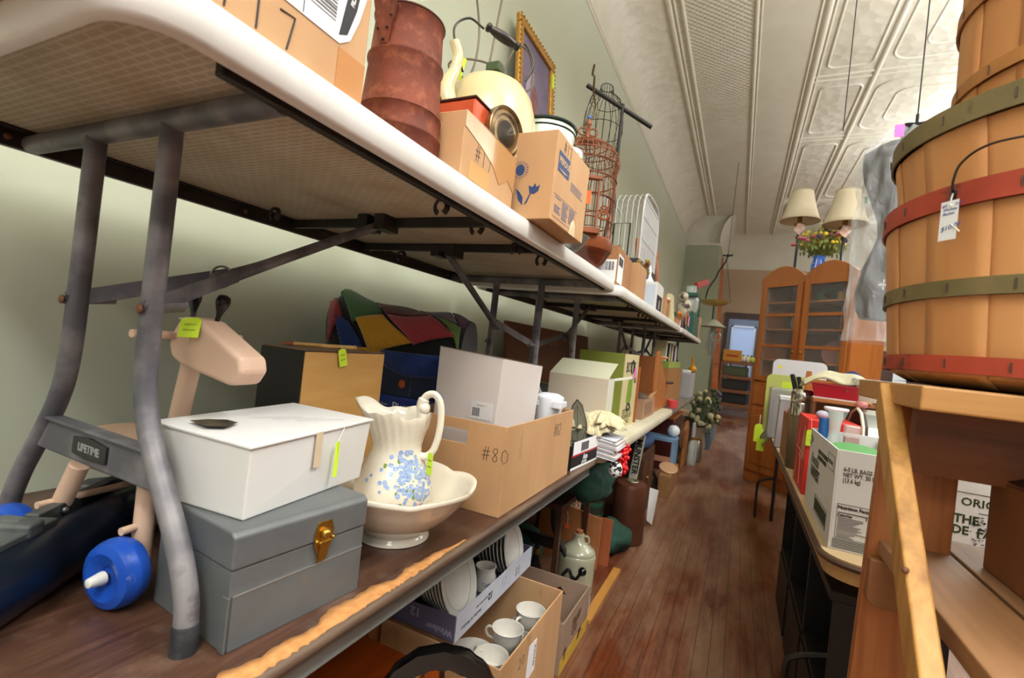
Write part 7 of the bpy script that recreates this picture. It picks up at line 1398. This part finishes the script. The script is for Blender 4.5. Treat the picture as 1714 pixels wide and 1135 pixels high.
# things seen behind the dress form: dark doorway piece with bright glass
dk = thing('dark_armoire', 'dark brown armoire with bright glass strip behind the hutch on the right', 'cabinet', (1.35, 6.6, 0)); MB().box(0, .7, 0, .5, 0, 1.55).build('case', M_dkwood, dk, bevel=.005); MB().box(.18, .30, -.006, 0, .9, 1.42).build('bright_glass', mat('bright_pane', '#dfe6ee', .1), dk)
wr = thing('orange_wood_wardrobe', 'orange brown wardrobe standing to the right of the dark armoire', 'cabinet', (2.15, 6.6, 0)); MB().box(0, 1.2, 0, .5, 0, 1.9).build('case', M_orng, wr, bevel=.005); MB().box(.05, .57, -.015, 0, .1, 1.8).build('door', M_orng, wr, bevel=.004); MB().box(.62, 1.15, -.015, 0, .1, 1.8).build('door', M_orng, wr, bevel=.004)
wl = thing('white_glazed_cabinet', 'white topped appliance between hutch and armoire', 'cabinet', (1.2, 5.4, 0)); MB().box(0, .8, 0, .5, 0, 1.1).build('case', mat('grey_white_enamel2', '#bdbfc2', .4), wl, bevel=.01); MB().box(.05, .75, -.01, 0, .1, 1.0).build('door', M_wcard, wl, bevel=.004)
# ================================================================ groups of like things
GR = {'folding_table': 'folding tables along the left wall', 'teacup': 'teacups in the cup carton', 'bushel_basket': 'bushel baskets stacked on the pine stand', 'table_lamp': 'table lamps on the hutch',
 'ceiling_wire': 'thin wires hanging from the ceiling', 'shelf_mug': 'mugs on the upper hutch shelf', 'display_plate': 'plates displayed in the hutch', 'leaning_oak_board': 'oak boards leaning behind the jug',
 'white_ornament_ball': 'round ornaments on the far rack', 'shelf_crate': 'crates in the far rack', 'book': 'books above the lime bin', 'dried_bouquet': 'dried bouquets at the far left', 'floor_jar': 'jars on the floor',
 'dark_green_cloth': 'dark green cloths under the tables', 'paper_tag_card': 'tag cards on the raised tables'}
for o in list(bpy.data.objects):
    if o.parent is None and 'label' in o:
        k = o.name.split('.')[0]
        if k in GR and 'group' not in o: o['group'] = GR[k]

# ================================================================ repeated little parts become parts of their own
SP = {'staples': 'staple', 'beaded_edge': 'bead', 'yellow_blooms': 'yellow_bloom', 'pink_blooms': 'pink_bloom', 'purple_blooms': 'purple_bloom', 'bail_wire': 'bail_wire', 'vertical_print': 'print_bar', 'rivets': 'rivet',
 'green_stripes': 'green_stripe', 'dividers': 'divider', 'clothespins': 'clothespin', 'slats': 'slat', 'wooden_heads': 'wooden_head', 'black_handles': 'black_handle', 'ribs': 'rib', 'hoops': 'hoop', 'screws': 'screw',
 'rail_foot': 'rail_foot', 'white_dots': 'white_dot', 'cage_bars': 'cage_bar', 'wire_cage': 'cage_wire', 'brace_arm': 'brace_arm'}
def split_loose(o, nm):
    me = o.data; n = len(me.vertices); par = list(range(n))
    def find(a):
        while par[a] != a: par[a] = par[par[a]]; a = par[a]
        return a
    for e in me.edges: par[find(e.vertices[0])] = find(e.vertices[1])
    gr = {}
    for p in me.polygons: gr.setdefault(find(p.vertices[0]), []).append(p)
    if len(gr) < 2 or len(gr) > 100: o.name = nm; return
    for ps in gr.values():
        ids = sorted({i for p in ps for i in p.vertices}); mp = {i: k for k, i in enumerate(ids)}
        m2 = bpy.data.meshes.new(nm); m2.from_pydata([tuple(me.vertices[i].co) for i in ids], [], [tuple(mp[i] for i in p.vertices) for p in ps])
        for p, q in zip(m2.polygons, ps): p.use_smooth = q.use_smooth
        if any(p.use_smooth for p in m2.polygons): m2.set_sharp_from_angle(angle=R(40))
        m2.materials.append(me.materials[0]); c = bpy.data.objects.new(nm, m2); COL.objects.link(c); c.parent = o.parent
        c.location = o.location; c.rotation_euler = o.rotation_euler; c.scale = o.scale
        for md in o.modifiers:
            if md.type == 'BEVEL': d = c.modifiers.new('b', 'BEVEL'); d.width = md.width; d.segments = md.segments; d.limit_method = 'ANGLE'; d.angle_limit = md.angle_limit
    bpy.data.objects.remove(o)
for o in list(bpy.data.objects):
    if o.type == 'MESH' and o.parent:
        k = o.name.split('.')[0]
        if k in SP: split_loose(o, SP[k])
# ================================================================ CAMERA
cam = bpy.data.cameras.new('cam'); co = bpy.data.objects.new('cam', cam); COL.objects.link(co)
ps, th, pt = R(25.66), R(6.28), R(.4)
Hh = V((math.cos(ps), math.sin(ps), 0)); f0 = V((-math.sin(ps), math.cos(ps), 0)); UZ = V((0,0,1))
Fw = f0*math.cos(pt)+UZ*math.sin(pt); U0 = UZ*math.cos(pt)-f0*math.sin(pt)
Rx = Hh*math.cos(th)+U0*math.sin(th); Up = U0*math.cos(th)-Hh*math.sin(th)
m3 = Matrix((Rx, Up, -Fw)).transposed(); co.matrix_world = Matrix.Translation((0,0,1.19)) @ m3.to_4x4()
cam.sensor_width = 36; cam.lens = 799/1714*36; cam.clip_start = .02
cam.dof.use_dof = True; cam.dof.focus_distance = 1.25; cam.dof.aperture_fstop = 5.0
SC.camera = co
vs_ = SC.view_settings; vs_.view_transform = 'Standard'; vs_.look = 'None'; vs_.exposure = 0.18; vs_.gamma = 1; vs_.use_curve_mapping = False
